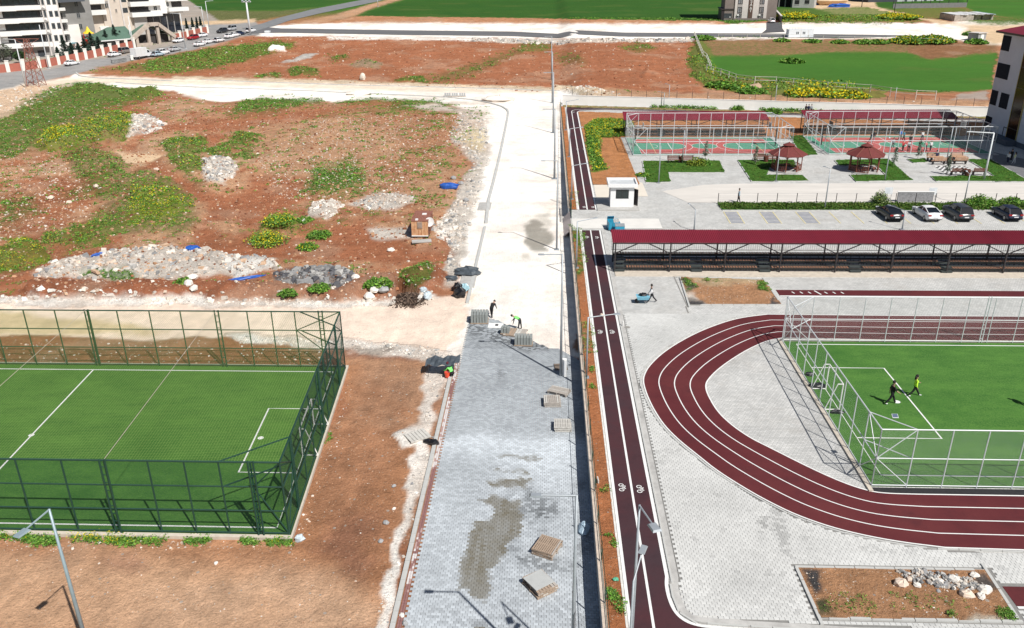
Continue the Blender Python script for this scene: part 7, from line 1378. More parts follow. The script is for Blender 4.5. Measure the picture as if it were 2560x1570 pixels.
# ------------------------------------------------------------ people
SKIN = mat('skin', (.42, .25, .18), .6, .05, 5); HAIRM = mat('dark_hair', (.015, .012, .010), .7, .2, 20)
def cloth(n, c): return mat('cloth_'+n, c, .85, .12, 9)
BLK = cloth('black', (.012, .012, .014)); WHC = cloth('white', (.75, .75, .76)); YLC = cloth('yellow_vest', (.62, .95, .06)); RDC = cloth('red', (.5, .03, .03)); BLU = cloth('blue', (.02, .12, .5)); NVY = cloth('navy', (.015, .02, .06)); TEA = cloth('teal', (.04, .25, .35)); GRC = cloth('green', (.02, .3, .14)); GRYC = cloth('grey', (.3, .33, .36)); LBL = cloth('light_blue', (.38, .50, .58)); JEAN = cloth('denim', (.05, .08, .15)); PYL = cloth('pale_yellow', (.68, .68, .38)); HIV = cloth('hi_vis_green', (.22, .85, .18))
DG = None
def person(label, loc, rz, top=BLK, legs=BLK, shoes=WHC, h=1.74, stride=.0, lean=0., knees=(0, 0), arms=((.1, .2), (-.1, .2)), squat=0., long_hair=False, vest=None, group=None, head_down=0., sleeves=True, hat=None):
    """facing local +X; stride: hip angle of the left leg (right mirrored); arms: (shoulder swing, elbow bend) left, right"""
    s = h/1.74; t = thing('person', label, 'person', loc, rz, group); t.scale = (s, s, s)
    L1, L2 = .44, .43; hip_z = .0; J = {}
    def legp(side, a, k):
        hp = Vector((0, side*.10, 0)); kn = hp+Vector((math.sin(a)*L1, 0, -math.cos(a)*L1)); b = a-k; an = kn+Vector((math.sin(b)*L2, 0, -math.cos(b)*L2)); return hp, kn, an
    lg = [legp(1, stride+squat, knees[0]+squat*2), legp(-1, -stride*.8+squat, knees[1]+squat*2)]
    low = min(l[2].z for l in lg); up = Vector((0, 0, -low+.08))
    def T(v): return v+up
    sp = Vector((math.sin(lean), 0, math.cos(lean))); fw = Vector((math.cos(lean), 0, -math.sin(lean)))
    pel = Vector((0, 0, .02)); wa = pel+sp*.16; ch = pel+sp*.38; nk = pel+sp*.53; hd_d = Vector((math.sin(lean+head_down), 0, math.cos(lean+head_down))); hb = nk+hd_d*.08; ht = nk+hd_d*.22
    vs = [pel, wa, ch, nk]; rd = [(.17, .13), (.155, .12), (.185, .13), (.065, .065)]; ed = [(0, 1), (1, 2), (2, 3)]; tp = ['l', 't', 't', 's']
    def addv(v, r, p, ty): vs.append(v); rd.append(r if isinstance(r, tuple) else (r, r)); ed.append((p, len(vs)-1)); tp.append(ty); return len(vs)-1
    hi = addv(hb, .075, 3, 's'); hi = addv(ht, (.10, .085), hi, 's'); addv(ht+hd_d*.10, (.075, .07), hi, 's')
    feet = []
    for (hp, kn, an) in lg:
        i = addv(hp-Vector((0, 0, .04)), .11, 0, 'l'); i = addv(kn, .078, i, 'l'); i = addv(an, .062, i, 'l'); i = addv(an+Vector((.05, 0, -.045)), (.045, .04), i, 'f'); addv(an+Vector((.19, 0, -.05)), (.042, .03), i, 'f'); 
    hands = []
    for side, (a, e) in ((1, arms[0]), (-1, arms[1])):
        sh = ch+sp*.09+Vector((0, side*.19, 0)); a2 = a; el = sh+Vector((math.sin(a2)*.29, side*.05, -math.cos(a2)*.29)); b = a2+e; wr = el+Vector((math.sin(b)*.25, 0, -math.cos(b)*.25)); d = (wr-el).normalized()
        i = addv(sh, .07, 2, 't'); i = addv(el, .052, i, 't'); i = addv(wr, .03, i, 't' if sleeves else 's'); i = addv(wr+d*.07, (.042, .02), i, 's'); hands.append((wr+d*.085, d, side))
    me = bpy.data.meshes.new('body'); me.from_pydata([tuple(T(v)) for v in vs], ed, []); o = bpy.data.objects.new('tmp', me); COL.objects.link(o)
    mod = o.modifiers.new('k', 'SKIN'); sb = o.modifiers.new('b', 'SUBSURF'); sb.levels = 1; sb.render_levels = 1
    sk = me.skin_vertices[0].data
    for i, r in enumerate(rd): sk[i].radius = r
    sk[0].use_root = True
    dg = bpy.context.evaluated_depsgraph_get(); body = bpy.data.meshes.new_from_object(o.evaluated_get(dg)); bpy.data.objects.remove(o)
    body.name = 'body'; body.materials.clear()
    ms = [SKIN, top, legs, shoes, vest or top]
    for m in ms: body.materials.append(m)
    # nearest bone decides what covers each face
    P_ = np.array([tuple(T(v)) for v in vs]); E_ = np.array(ed); A_ = P_[E_[:, 0]]; B_ = P_[E_[:, 1]]; kinds = [tp[b] for a, b in ed]
    fc = np.array([tuple(p.center) for p in body.polygons]); mi = []
    for c in fc:
        ab = B_-A_; tt = np.clip(((c-A_)*ab).sum(1)/((ab*ab).sum(1)+1e-9), 0, 1); d = np.linalg.norm(A_+ab*tt[:, None]-c, axis=1); j = int(np.argmin(d)); k = kinds[j]
        if j in (0,): k = 'l' if tt[j] < .45 else 't'
        if j == 2: k = 't' if tt[j] < .75 else 's'
        mi.append({'s': 0, 't': 1, 'l': 2, 'f': 3}[k] if not (vest and E_[j][0] in (0, 1, 2) and k == 't') else 4)
    body.polygons.foreach_set('material_index', mi); body.shade_smooth()
    bo = bpy.data.objects.new('body', body); COL.objects.link(bo); bo.parent = t
    mb = MB()
    for wr, d, side in hands:                      # four fingers and a thumb on each hand
        u = Vector((0, side, 0)); q = d.cross(u)
        for k, ln in enumerate((.07, .08, .078, .06)):
            p = T(wr+d.cross(Vector((0, 1, 0)))*(.024-.016*k)); mb.cyl(p, p+d*ln*.55, .009, .008, n=5); mb.cyl(p+d*ln*.55, p+d*ln*.9-u*.02, .008, .006, n=5)
        p = T(wr-d*.03+fw*.03); mb.cyl(p, p+d*.04+fw*.02, .010, .007, n=5)
    mb.build('fingers', SKIN, bo)
    hc = T(ht+hd_d*.045); mb = MB()
    if hat: mb.lathe([(.12, -.02), (.115, .06), (.07, .13), (.01, .15)], c=(hc.x, hc.y, hc.z), n=10); mb.build('cap', hat, bo)
    else:
        V = []; n = 10
        for i in range(5):
            ph = i*math.pi/2/4
            for j in range(n): a = 2*math.pi*j/n; rr = .112*math.cos(ph); back = 1 if math.cos(a) < .35 else 0; V.append((hc.x-.012+rr*math.cos(a), hc.y+rr*.9*math.sin(a), hc.z+.118*math.sin(ph)-(.07*back if i == 0 else 0)+.01))
        mb.add(V, [(i*n+j, i*n+(j+1) % n, (i+1)*n+(j+1) % n, (i+1)*n+j) for i in range(4) for j in range(n)])
        if long_hair: mb.cyl(hc+Vector((-.07, 0, .0)), hc+Vector((-.13, 0, -.30)), .085, .05, n=8)
        mb.build('hair', HAIRM, bo, True)
    fx = hc+hd_d*(-.03)+Vector((.085, 0, 0)); mb = MB(); mb.cyl(fx+Vector((0, 0, .015)), fx+Vector((.03, 0, -.012)), .008, .014, n=5); mb.build('nose', SKIN, bo)
    mb = MB()
    for s_ in (-1, 1): mb.box(fx+Vector((.002, s_*.033, .022)), (.012, .022, .010))
    mb.build('eyes', HAIRM, bo)
    return t
def at0(px, py, z=.02): x, y = G(px, py, z); return (x, y, z)
person('person in black walking across the pitch, left of the penalty line', at0(2226, 1010), .0, stride=.42, arms=((-.3, .3), (.5, .5)), knees=(.05, .3), sleeves=False, h=1.78)
person('person in a fluorescent yellow vest striding over the pitch', at0(2284, 990), .0, stride=.5, top=YLC, vest=YLC, long_hair=True, arms=((.2, 1.2), (-.2, .6)), knees=(0, .3), h=1.68)
person('person in black at the right edge, only the shadow showing on the pitch', at0(2577, 1017), 2.8, stride=.2)
bx, by, bz = at0(1629, 756); person('person in a white sleeved top pushing a wheelbarrow', (bx, by, bz), math.pi, top=WHC, stride=.45, arms=((.35, .25), (.3, .25)), knees=(0, .4), shoes=BLK, vest=BLK, lean=.12)
person('person in a light blue top walking behind the verge fence', at0(1846, 506), .1, top=LBL, stride=.25, knees=(0, .2), shoes=BLK, arms=((.1, .3), (-.2, .2)))
for px, lab, tp in ((2013.5, 'left of the three people in dark clothes by the white wall', BLK), (2020, 'shorter middle one of the three people by the white wall', NVY), (2027, 'right of the three people by the white wall, paler top', GRYC)): person(lab, at0(px, 284), -1.2, top=tp, shoes=BLK)
CT = [((2231, 371), 'player with grey hood turned away near the court centre', GRYC, BLK, -1.5), ((2249, 350), 'player in a bright blue top at the back of the right court', BLU, BLK, -1.2), ((2258, 353), 'player in teal just right of the blue one', TEA, BLK, 2.6), ((2256, 378), 'player in red left of the other near players', RDC, BLK, 1.7), ((2270, 379), 'player in white and black beside the red one', WHC, BLK, 1.3), ((2274, 362), 'player all in black behind the near row', BLK, BLK, -1.9),
      ((2299, 378), 'player in green with pale trousers', GRC, GRYC, 1.2), ((2313, 378.5), 'player in red leaning forward, right of the green one', RDC, BLK, 1.9), ((2325, 378), 'player in a white top and black trousers, rightmost', WHC, BLK, 1.6), ((2304, 352), 'player in white standing in the building shadow', WHC, NVY, -1.6), ((2176, 356), 'player in navy by the cage at the left of the right court', NVY, BLK, 0.), ((2184, 352), 'player in grey beside the navy one near the side line', BLK, GRYC, .4)]
for (p, lab, tp, lgm, rz) in CT: person(lab, at0(*p), rz, top=tp, legs=lgm, stride=random.uniform(-.35, .35), arms=((random.uniform(-.4, .8), random.uniform(.1, .9)), (random.uniform(-.4, .6), random.uniform(.1, .8))), h=random.uniform(1.62, 1.8), shoes=random.choice([WHC, BLK]), lean=.25 if 'leaning' in lab else .03)
person('person in a white jacket and dark trousers by the school building', at0(2518, 408), .9, top=WHC, legs=NVY, stride=.3, h=1.65); person('person in black standing behind the two others by the school', at0(2526, 403), -1.5, top=BLK, long_hair=True); person('person in pale yellow top and white trousers by the school', at0(2534, 409), 2.4, top=PYL, legs=WHC, long_hair=True, stride=.2, h=1.65)
x, y, z = at0(2338, 402); person('person in dark blue sitting at the left picnic table', (x, y-.25, z+.42), 1.57, top=NVY, squat=1.3, arms=((1.0, .5), (1.0, .5)), lean=.2)
r = at0(1300, 823, -.96); person('kerb worker in a hi-vis vest bending over the pavers', r, 2.9, top=BLK, vest=HIV, lean=1.25, stride=.15, arms=((.15, .1), (.5, .2)), shoes=BLK, legs=cloth('charcoal', (.03, .03, .035)))
r = at0(1229, 793, -.96); person('worker in black bending at the edge of the laid pavers', r, 1.2, top=BLK, lean=1.1, stride=.25, arms=((.3, .2), (.2, .4)), shoes=BLK)
r = at0(1131, 942, -.92); person('kerb worker in a striped hi-vis jacket crouching beside the red bucket', r, 2.4, top=HIV, legs=BLK, squat=1.25, lean=.7, arms=((.6, .6), (.4, .7)), shoes=BLK, hat=cloth('maroon', (.1, .01, .02)))
x, y, z = at0(1609, 757); t = thing('wheelbarrow', 'light blue wheelbarrow loaded with black bags', 'wheelbarrow', (x, y, z)); LB = mat('tray_blue', (.20, .48, .62), .4, .1, 3); mb = MB(); mb.box((-.1, 0, .55), (.95, .65, .3), taper=1.25); mb.build('tray', LB, t); mb = MB(); mb.cyl((-.62, -.05, .2), (-.62, .05, .2), .2, n=14); mb.build('wheel', BLACK, t)
for s in (-1, 1): mb = MB(); mb.cyl((-.62, s*.08, .2), (.75, s*.3, .75), .022, n=5); mb.cyl((.2, s*.25, .45), (.3, s*.28, 0), .02, n=5); mb.build('handle', STEEL, t)
t = thing('rubbish_bag', 'black bag heaped in the wheelbarrow', 'bag', (x-.1, y, z+.7)); 
def lump(r, sq=(1, 1, 1), seed=0, n=10, amp=.25):
    rg = np.random.default_rng(seed); V = []; F_ = []
    for i in range(7):
        ph = -math.pi/2+i*math.pi/6
        for j in range(n): a = 2*math.pi*j/n; k = r*(1+amp*(rg.random()-.5)*2); V.append((k*math.cos(ph)*math.cos(a)*sq[0], k*math.cos(ph)*math.sin(a)*sq[1], max(-r*.5, k*math.sin(ph))*sq[2]+r*.5*sq[2]))
    return MB().add(V, [(i*n+j, i*n+(j+1) % n, (i+1)*n+(j+1) % n, (i+1)*n+j) for i in range(6) for j in range(n)])
BAGB = mat('black_plastic', (.012, .012, .014), .35, .3, 6, bump=.02, bscale=8); BAGW = mat('pale_plastic', (.50, .58, .62), .35, .15, 4, bump=.02, bscale=8)
lump(.3, (1.2, .9, .6), 1).build('bag', BAGB, t)
def bag(lab, px, py, r, sq, m, z=None, seed=1, cat='bag', rz=0., name='rubbish_bag'):
    x, y = G(px, py, z); zz = float(ground_z(x, y)[0]) if z is None else z; o = lump(r, sq, seed).build(name, m, label=lab, category=cat); o.location = (x, y, zz); o.rotation_euler = (0, 0, rz); return o
DGT = mat('dark_tarpaulin', (.07, .085, .10), .45, .3, 2.5, bump=.03, bscale=6); BLT = mat('blue_tarpaulin', (.02, .10, .42), .5, .2, 3, bump=.03, bscale=8)
bag('pale blue plastic sack lying in the wall shadow on the paved road', 1459, 1328, .42, (.8, 1.1, .8), mat('pale_blue_sack', (.40, .52, .62), .4, .1, 3, bump=.02, bscale=6), -.95, 2)
bag('black rubbish bag standing by the road kerb, nearer of the pair', 1150, 742, .6, (1, .9, 1.1), BAGB, seed=3); bag('black rubbish bag by the road kerb, farther of the pair', 1144, 727, .55, (1, .8, 1.0), BAGB, seed=4); bag('light blue plastic bag beside the black rubbish bags', 1162, 726, .45, (1, .8, 1), mat('light_blue_bag', (.35, .55, .62), .4, .1, 3), seed=5)
bag('dark tarpaulin bundle on the kerb above the drain slab', 1170, 687, .9, (1.5, .9, .6), DGT, seed=6, cat='tarpaulin', name='tarpaulin'); bag('small grey sheet crumpled between tarpaulin and rubble', 1127, 703, .6, (1.3, .7, .4), DGT, seed=7, cat='tarpaulin', name='tarpaulin')
bag('white plastic sack on the rubble at the pit edge', 1069, 746, .55, (.7, 1.1, .8), BAGW, seed=8); bag('small white bag left of the white sack at the pit', 1059, 734, .4, (1, .8, .7), BAGW, seed=9)
bag('blue sack heap on the tan ground beside the grey kerb', 1122, 476, .8, (1.9, .7, .6), BLT, seed=10, cat='sack', name='sack'); bag('blue plastic scrap on top of the long rubble heap', 487, 640, .6, (1.5, .9, .5), BLT, seed=11, cat='plastic scrap', name='plastic_scrap'); bag('long blue plastic strip lying below the rubble heap', 615, 703, .55, (3.6, .5, .3), BLT, seed=12, rz=.5, cat='plastic scrap', name='plastic_scrap'); bag('thin blue scrap at the left of the rubble heap', 248, 655, .4, (1.8, .4, .5), BLT, seed=13, rz=.8, cat='plastic scrap', name='plastic_scrap')
bag('blue tarpaulin beside the unfinished house', 2050, 12, 2.5, (1.8, .7, .4), BLT, seed=14, cat='tarpaulin', name='tarpaulin'); bag('blue tarpaulin lying in front of the sand heap', 2097, 18, 2.4, (2.2, .7, .4), BLT, seed=15, cat='tarpaulin', name='tarpaulin')
bag('pale sand heap by the unfinished house', 2078, 12, 4.5, (1.6, 1, .8), mat('sand_heap', (.62, .46, .30), .95, .1, .5), seed=16, cat='sand heap', name='sand_heap')
bag('large white boulder at the edge of the cross road', 907, 201, .75, (1, .8, 1.5), mat('white_rock', (.70, .64, .54), .9, .15, 2), seed=17, cat='boulder', name='boulder')
bag('pale gravel heap on the cross road, left of the paver packs', 898, 236, 1.8, (1.6, 1, .35), mat('lime_gravel', (.76, .70, .63), .95, .05, 3), seed=18, cat='gravel heap', name='gravel_heap'); bag('pale gravel heap at the bend of the kerb', 1248, 251, 2.2, (1.7, 1, .35), mat('lime_gravel'), seed=19, cat='gravel heap', name='gravel_heap')
bag('black jacket with a yellow band dropped on the kerb', 1080, 1108, .4, (1.5, .7, .5), BAGB, -.93, 20, cat='jacket', rz=-.3, name='jacket'); bag('white sack at the near corner of the green cage', 750, 1352, .3, (1, .8, .8), BAGW, seed=21); bag('black backpack behind the goal in the grey cage', 2044, 968, .4, (1.5, .9, .5), BAGB, .04, 22, cat='backpack', name='backpack'); bag('pile of dark clothes behind the goal in the grey cage', 2024, 938, .28, (1.2, .8, .6), BAGB, .04, 23, cat='clothes', name='clothes'); bag('dark holdall at the near post of the right goal', 2092, 1032, .3, (1.6, .7, .5), BAGB, .04, 24, cat='bag', name='holdall')
bag('small green plastic scrap on the orange soil strip', 1539, 1449, .14, (1.2, 1, .4), mat('green_plastic', (.10, .40, .25), .5, .1, 3), .08, 25, cat='plastic scrap', name='plastic_scrap')
# tarpaulin sunshade over the kerb worker
x, y = G(1108, 935, -1); t = thing('tarpaulin_canopy', 'dark tarpaulin stretched on poles over the crouching worker', 'tarpaulin', (x, y, -1)); mb = MB(); V = []
for i in range(9):
    for j in range(5): V.append((-1.3+i*.33, -.6+j*.3+.12*math.sin(i), 1.05+.12*math.sin(i*1.9+j)+.05*j+(i-4)*.03))
mb.add(V, [(i*5+j, (i+1)*5+j, (i+1)*5+j+1, i*5+j+1) for i in range(8) for j in range(4)]); mb.build('sheet', DGT, t)
for dx, dy in ((-1.1, -.5), (-1.1, .5), (1.1, .5)): mb = MB(); mb.cyl((dx, dy, 0), (dx, dy, 1.1), .02, n=5); mb.build('pole', DKST, t)
x, y = G(1118, 942, -.9); t = thing('bucket', 'orange-red plastic bucket beside the crouching worker', 'bucket', (x, y, -.9)); mb = MB(); mb.lathe([(.16, 0), (.22, .42), (.2, .42), (.15, .05)], n=14); mb.build('pail', mat('red_plastic', (.75, .08, .03), .4, .05, 3), t); mb = MB(); mb.strip([(0, 0), (.01, 0)], .1, .44); mb.cyl((-.22, 0, .42), (.22, 0, .42), .012, n=5); mb.build('handle', STEEL, t)
# ------------------------------------------------------------ pallets, paver packs
def wood(n, c): return mat('pallet_'+n, c, .85, .25, 4, aniso=(1, 6, 1))
def pallet_stack(lab, px, py, n, rz, m, z=-.965, w=1.15, l=1.25, boards=6, tilt=0., sheet=None):
    x, y = G(px, py, z); t = thing('pallet_stack', lab, 'pallet stack', (x, y, z), rz); t.rotation_euler = (tilt, 0, rz)
    for k in range(n):
        z0 = .145*k; j = random.uniform(-.06, .06); a = random.uniform(-.06, .06)*(k > 0)
        mb = MB()
        for yy in (-l/2+.05, 0, l/2-.05): mb.box((j, yy, z0+.06), (w, .09, .08), rz=a)
        mb.build('bearer', m, t)
        for i in range(boards):
            xx = -w/2+(i+.5)*w/boards; mb = MB(); c_, s_ = math.cos(a), math.sin(a); mb.box((j+xx*c_, xx*s_, z0+.115+random.uniform(-.004, .004)), (w/boards-.03, l, .022), rz=a+random.uniform(-.01, .01)); mb.build('board', random.choice((m, m, m, PG, PW_)), t)
    if sheet: mb = MB(); mb.box((-.05, .06, .145*n+.02), (w*.95, l*.8, .03), rz=.03); mb.build('sheet', sheet, t)
    return t
PG = wood('grey', (.42, .38, .34)); PB = wood('brown', (.36, .27, .20)); PW_ = wood('pale', (.54, .52, .48)); SHT = mat('grey_board', (.44, .45, .44), .8, .08, 2)
pallet_stack('weathered brown pallet stack on the dark pavers, second nearest', 1368, 1376, 3, -.45, PB, w=1.25, l=1.35, boards=11); pallet_stack('pallet stack topped with a grey board, nearest the camera', 1350, 1468, 3, .62, PB, w=1.2, l=1.45, boards=7, sheet=SHT); pallet_stack('single slanting pallet laid over the group of three pallets', 1398, 982, 2, 1.15, PG, boards=9, w=1.0, l=1.5); pallet_stack('square grey pallet stack left of the wall shadow, upper', 1380, 1009, 3, .03, PG, w=1.2, l=1.15, boards=9); pallet_stack('square pale pallet stack left of the wall shadow, lower', 1407, 1070, 3, .0, PW_, w=1.15, l=1.15, boards=10)
pallet_stack('broken pale pallet on the white heap outside the kerb', 1042, 1092, 1, .6, PW_, z=-.86, w=1.5, l=1.2, boards=6); pallet_stack('flat brown pallet under the bending hi-vis worker', 1290, 833, 1, -.2, PB, w=1.9, l=1.5, boards=8)
PP = mat('new_paver', (.27, .29, .28), .85, .15, 8)
def pack(lab, px, py, nx, ny, nz, rz, z=None, s=1.0, miss=.0, m=PP):
    x, y = G(px, py, z); zz = float(Zb(x, y)) if z is None else z; t = thing('paver_pack', lab, 'paver pack', (x, y, zz), rz); pm = MB().box((0, 0, 0), (.19*s, .155*s, .075*s)).mesh('paver', m)
    for i in range(nx):
        for j in range(ny):
            nn = nz-(1 if random.random() < miss else 0)
            for k in range(nn):
                if 0 < i < nx-1 and 0 < j < ny-1 and k < nn-1: continue
                o = bpy.data.objects.new('paver', pm); o.location = ((i-(nx-1)/2)*.235*s+random.uniform(-.005, .005), (j-(ny-1)/2)*.165*s, .14+k*.082*s); o.parent = t; COL.objects.link(o)
    mb = MB(); mb.box((0, 0, .05), (nx*.235*s+.05, ny*.165*s+.05, .09)); mb.build('pallet', PB, t)
pack('full pack of new grey pavers at the left end of the laying front', 1199, 803, 6, 7, 9, .02, -.96, miss=.05, s=1.08); pack('pack of dark grey pavers beside the long lamp shadow', 1309, 860, 6, 5, 8, -.05, -.96, s=1.05); pack('half-used pack of pavers on the flat pallet', 1264, 832, 3, 4, 6, -.15, -.9, miss=.3, s=1.05)
for px, lab in ((1119, 'left pack of pavers on the cross road'), (1137, 'middle pack of pavers on the cross road'), (1156, 'right pack of pavers on the cross road')): pack(lab, px, 241, 3, 3, 4, .1, None, s=2.1, m=mat('pale_new_paver', (.42, .43, .43), .85, .15, 6))
x, y = G(1239, 815, -.96); t = thing('white_board', 'white board lying on the pavers next to the half-used pack', 'board', (x, y, -.95), -.05); mb = MB(); mb.box((0, 0, .03), (1.3, 1.0, .05)); mb.build('board', WHITE, t); mb = MB(); mb.box((.1, .05, .07), (.25, .3, .05)); mb.build('tool', BLACK, t)
x, y = G(1411, 938, -.96); t = thing('control_box', 'tall narrow white control box in front of the street lamp', 'control box', (x, y, -1.0)); mb = MB(); mb.box((0, 0, .72), (.32, .42, 1.4)); mb.build('cabinet', WHITE, t); mb = MB(); mb.box((0, -.215, .75), (.26, .01, 1.2)); mb.build('door', mat('cabinet_door', (.74, .75, .76), .5, .03, 2), t)
x, y = G(1402, 918, -.96); t = thing('lamp_footing', 'rough brown footing pit round the lamp base', 'footing', (x, y, -.98)); mb = MB(); mb.box((0, 0, .04), (1.0, 1.0, .12), rz=.1); mb.build('slab', mat('wet_concrete', (.18, .14, .11), .9, .3, 3), t)
# blue dumpster
x, y = G(1534, 575, 0); DB = mat('dumpster_blue', (.03, .30, .46), .5, .15, 2); t = thing('dumpster', 'open turquoise dumpster behind the left end of the grandstand', 'dumpster', (x, y+.5, .02), .08); t.scale = (.72,)*3
mb = MB(); mb.bb(-.9, -.82, -1.1, 1.1, .2, 1.3); mb.bb(.82, .9, -1.1, 1.1, .2, 1.3); mb.bb(-.82, .82, -1.1, -1.02, .2, 1.3); mb.bb(-.82, .82, 1.02, 1.1, .2, 1.3); mb.bb(-.9, .9, -1.1, 1.1, .12, .2); mb.build('body', DB, t)
for k in range(4): mb = MB(); mb.bb(-.75+k*.45, -.68+k*.45, -1.14, -1.1, .2, 1.25); mb.build('rib', DB, t)
mb = MB(); mb.box((-.3, 1.2, 1.5), (1.1, .06, .7), rx=.7); mb.build('lid', DB, t); mb = MB(); mb.box((.4, -.2, 1.3), (.9, .9, .12), rx=.4); mb.build('rubbish', mat('mixed_rubbish', (.35, .34, .33), .8, .5, 6), t)
for k in (-1, 1):
    for j in (-1, 1): mb = MB(); mb.cyl((k*.7-.04, j*.9, .08), (k*.7+.04, j*.9, .08), .08, n=8); mb.build('castor', BLACK, t)
t2 = thing('dumpster', 'second turquoise dumpster with a grey lid, nearer the grandstand', 'dumpster', (x+.6, y-1.0, .02), .0); t2.scale = (.75,)*3; mb = MB(); mb.bb(-.7, .7, -.5, .5, .15, 1.15); mb.build('body', DB, t2); mb = MB(); mb.box((0, 0, 1.2), (1.45, 1.05, .08), rx=.12); mb.build('lid', mat('grey_lid', (.28, .30, .32), .5, .2, 3), t2); mb = MB(); mb.bb(-.6, -.5, -.4, .4, 0, .15); mb.bb(.5, .6, -.4, .4, 0, .15); mb.build('feet', BLACK, t2)
# rusty cabin with dish
def rust_mat(name, a, b):
    return mat(name, a, .8, .3, 2.2, col2=b, aniso=(3, 3, .8), bump=.01)
RA = rust_mat('rust_panel', (.42, .15, .05), (.74, .50, .30)); RBk = rust_mat('rust_dark', (.12, .045, .028), (.30, .12, .07)); RR = rust_mat('rust_roof', (.18, .05, .035), (.34, .16, .11))
p = G3(1030, 601); q = G3(1072, 600); zz = float(ground_z(p[0], p[1])[0]); t = thing('rusty_cabin', 'rust-stained metal cabin on the rough ground with a dish', 'cabin', (p[0], p[1], zz+.1), .0); W_ = 1.9*(q[0]-p[0])/1.9; D_ = 4.3; H_ = topz(p, p[2], 1028, 562)-p[2]
W_ = q[0]-p[0]
for k in range(5): mb = MB(); mb.bb(W_*k/5+.01, W_*(k+1)/5-.01, 0, .04, .15, H_); mb.build('front_panel', RA, t)
for k in range(7): mb = MB(); mb.bb(0, .04, .05+(D_)*k/7, D_*(k+1)/7+.02, .15, H_); mb.build('side_panel', RBk, t); mb = MB(); mb.bb(W_-.04, W_, .05+D_*k/7, D_*(k+1)/7+.02, .15, H_); mb.build('side_panel', RBk, t)
for k in range(3): mb = MB(); mb.bb(-.05, W_+.05, D_*k/3+.02-(k == 0)*.05, D_*(k+1)/3-.02, H_+.002, H_+.06); mb.build('roof_panel', RR, t)
mb = MB(); mb.bb(.05, W_-.05, D_, D_+.04, .15, H_); mb.build('back_panel', RBk, t); mb = MB(); mb.bb(.7, 1.3, -.06, 0, 1.05, 1.85); wn_ = mb.build('window', mat('faded_window', (.42, .30, .22), .6, .2, 4), t); mb = MB(); mb.bb(.75, 1.25, -.08, -.06, 1.15, 1.75); mb.build('pane', mat('dusty_pane', (.34, .28, .24), .4, .2, 4), wn_)
mb = MB(); mb.bb(0, W_, -.05, -.005, .1, .22); mb.build('bottom_rail', WHITE, t); mb = MB(); mb.box((.62, .4, H_+.12), (.3, .4, .12)); mb.build('roof_vent', WHITE, t); mb = MB(); mb.box((1.2, 2.7, H_+.1), (.5, .5, .1)); mb.build('roof_hatch', WHITE, t)
for xx in (.2, W_-.3): mb = MB(); mb.bb(xx, xx+.25, .1, D_-.1, -.3, .15); mb.build('skid', DKST, t)
x, y, z = p; t = thing('satellite_dish', 'white satellite dish fixed at the corner of the rusty cabin', 'satellite dish', (x+W_+.12, y+.5, zz+H_-.1)); mb = MB(); V = []; n = 16
d_ = Vector((-.15, -.9, .4)).normalized(); u_ = d_.orthogonal().normalized(); w_ = d_.cross(u_)
for r_, dd in ((.02, .12), (.3, .09), (.55, .0)): V += [tuple(u_*r_*math.cos(2*math.pi*i/n)+w_*r_*math.sin(2*math.pi*i/n)-d_*dd) for i in range(n)]
mb.add(V, [(k*n+i, k*n+(i+1) % n, (k+1)*n+(i+1) % n, (k+1)*n+i) for k in range(2) for i in range(n)]); mb.build('dish', WHITE, t, True); mb = MB(); mb.cyl(-d_*.05, d_*.45, .015, n=5); mb.box(d_*.47, (.08, .08, .1)); mb.build('feed_arm', STEEL, t); mb = MB(); mb.cyl(-d_*.12, (-.1, .1, -.7), .03, n=6); mb.build('mount', STEEL, t)
x, y = G(1040+8, 612); t = thing('concrete_slab', 'thin concrete slab lying in front of the rusty cabin', 'slab', (x+.3, y, float(ground_z(x, y)[0])+.05), .2); MB().box((0, 0, .05), (2.2, .9, .12)).build('slab', CONC, t)
# white post on the yard, planks
x, y = G(1557, 815, 0); t = thing('bollard', 'short white post with a dark drain beside the track', 'bollard', (x, y, 0)); mb = MB(); mb.cyl((0, 0, 0), (0, 0, .45), .06, n=10); mb.build('post', WHITE, t); mb = MB(); mb.cyl((.35, -.3, .018), (.35, -.3, .03), .25, n=14); mb.build('drain_cover', mat('dark_joint'), t)
x, y = G(1496, 1209, .05); t = thing('plank', 'short white plank standing on the orange soil strip', 'plank', (x, y, .08), .1); mb = MB(); mb.box((0, .2, .1), (.07, .45, .2)); mb.build('board', PW_, t)
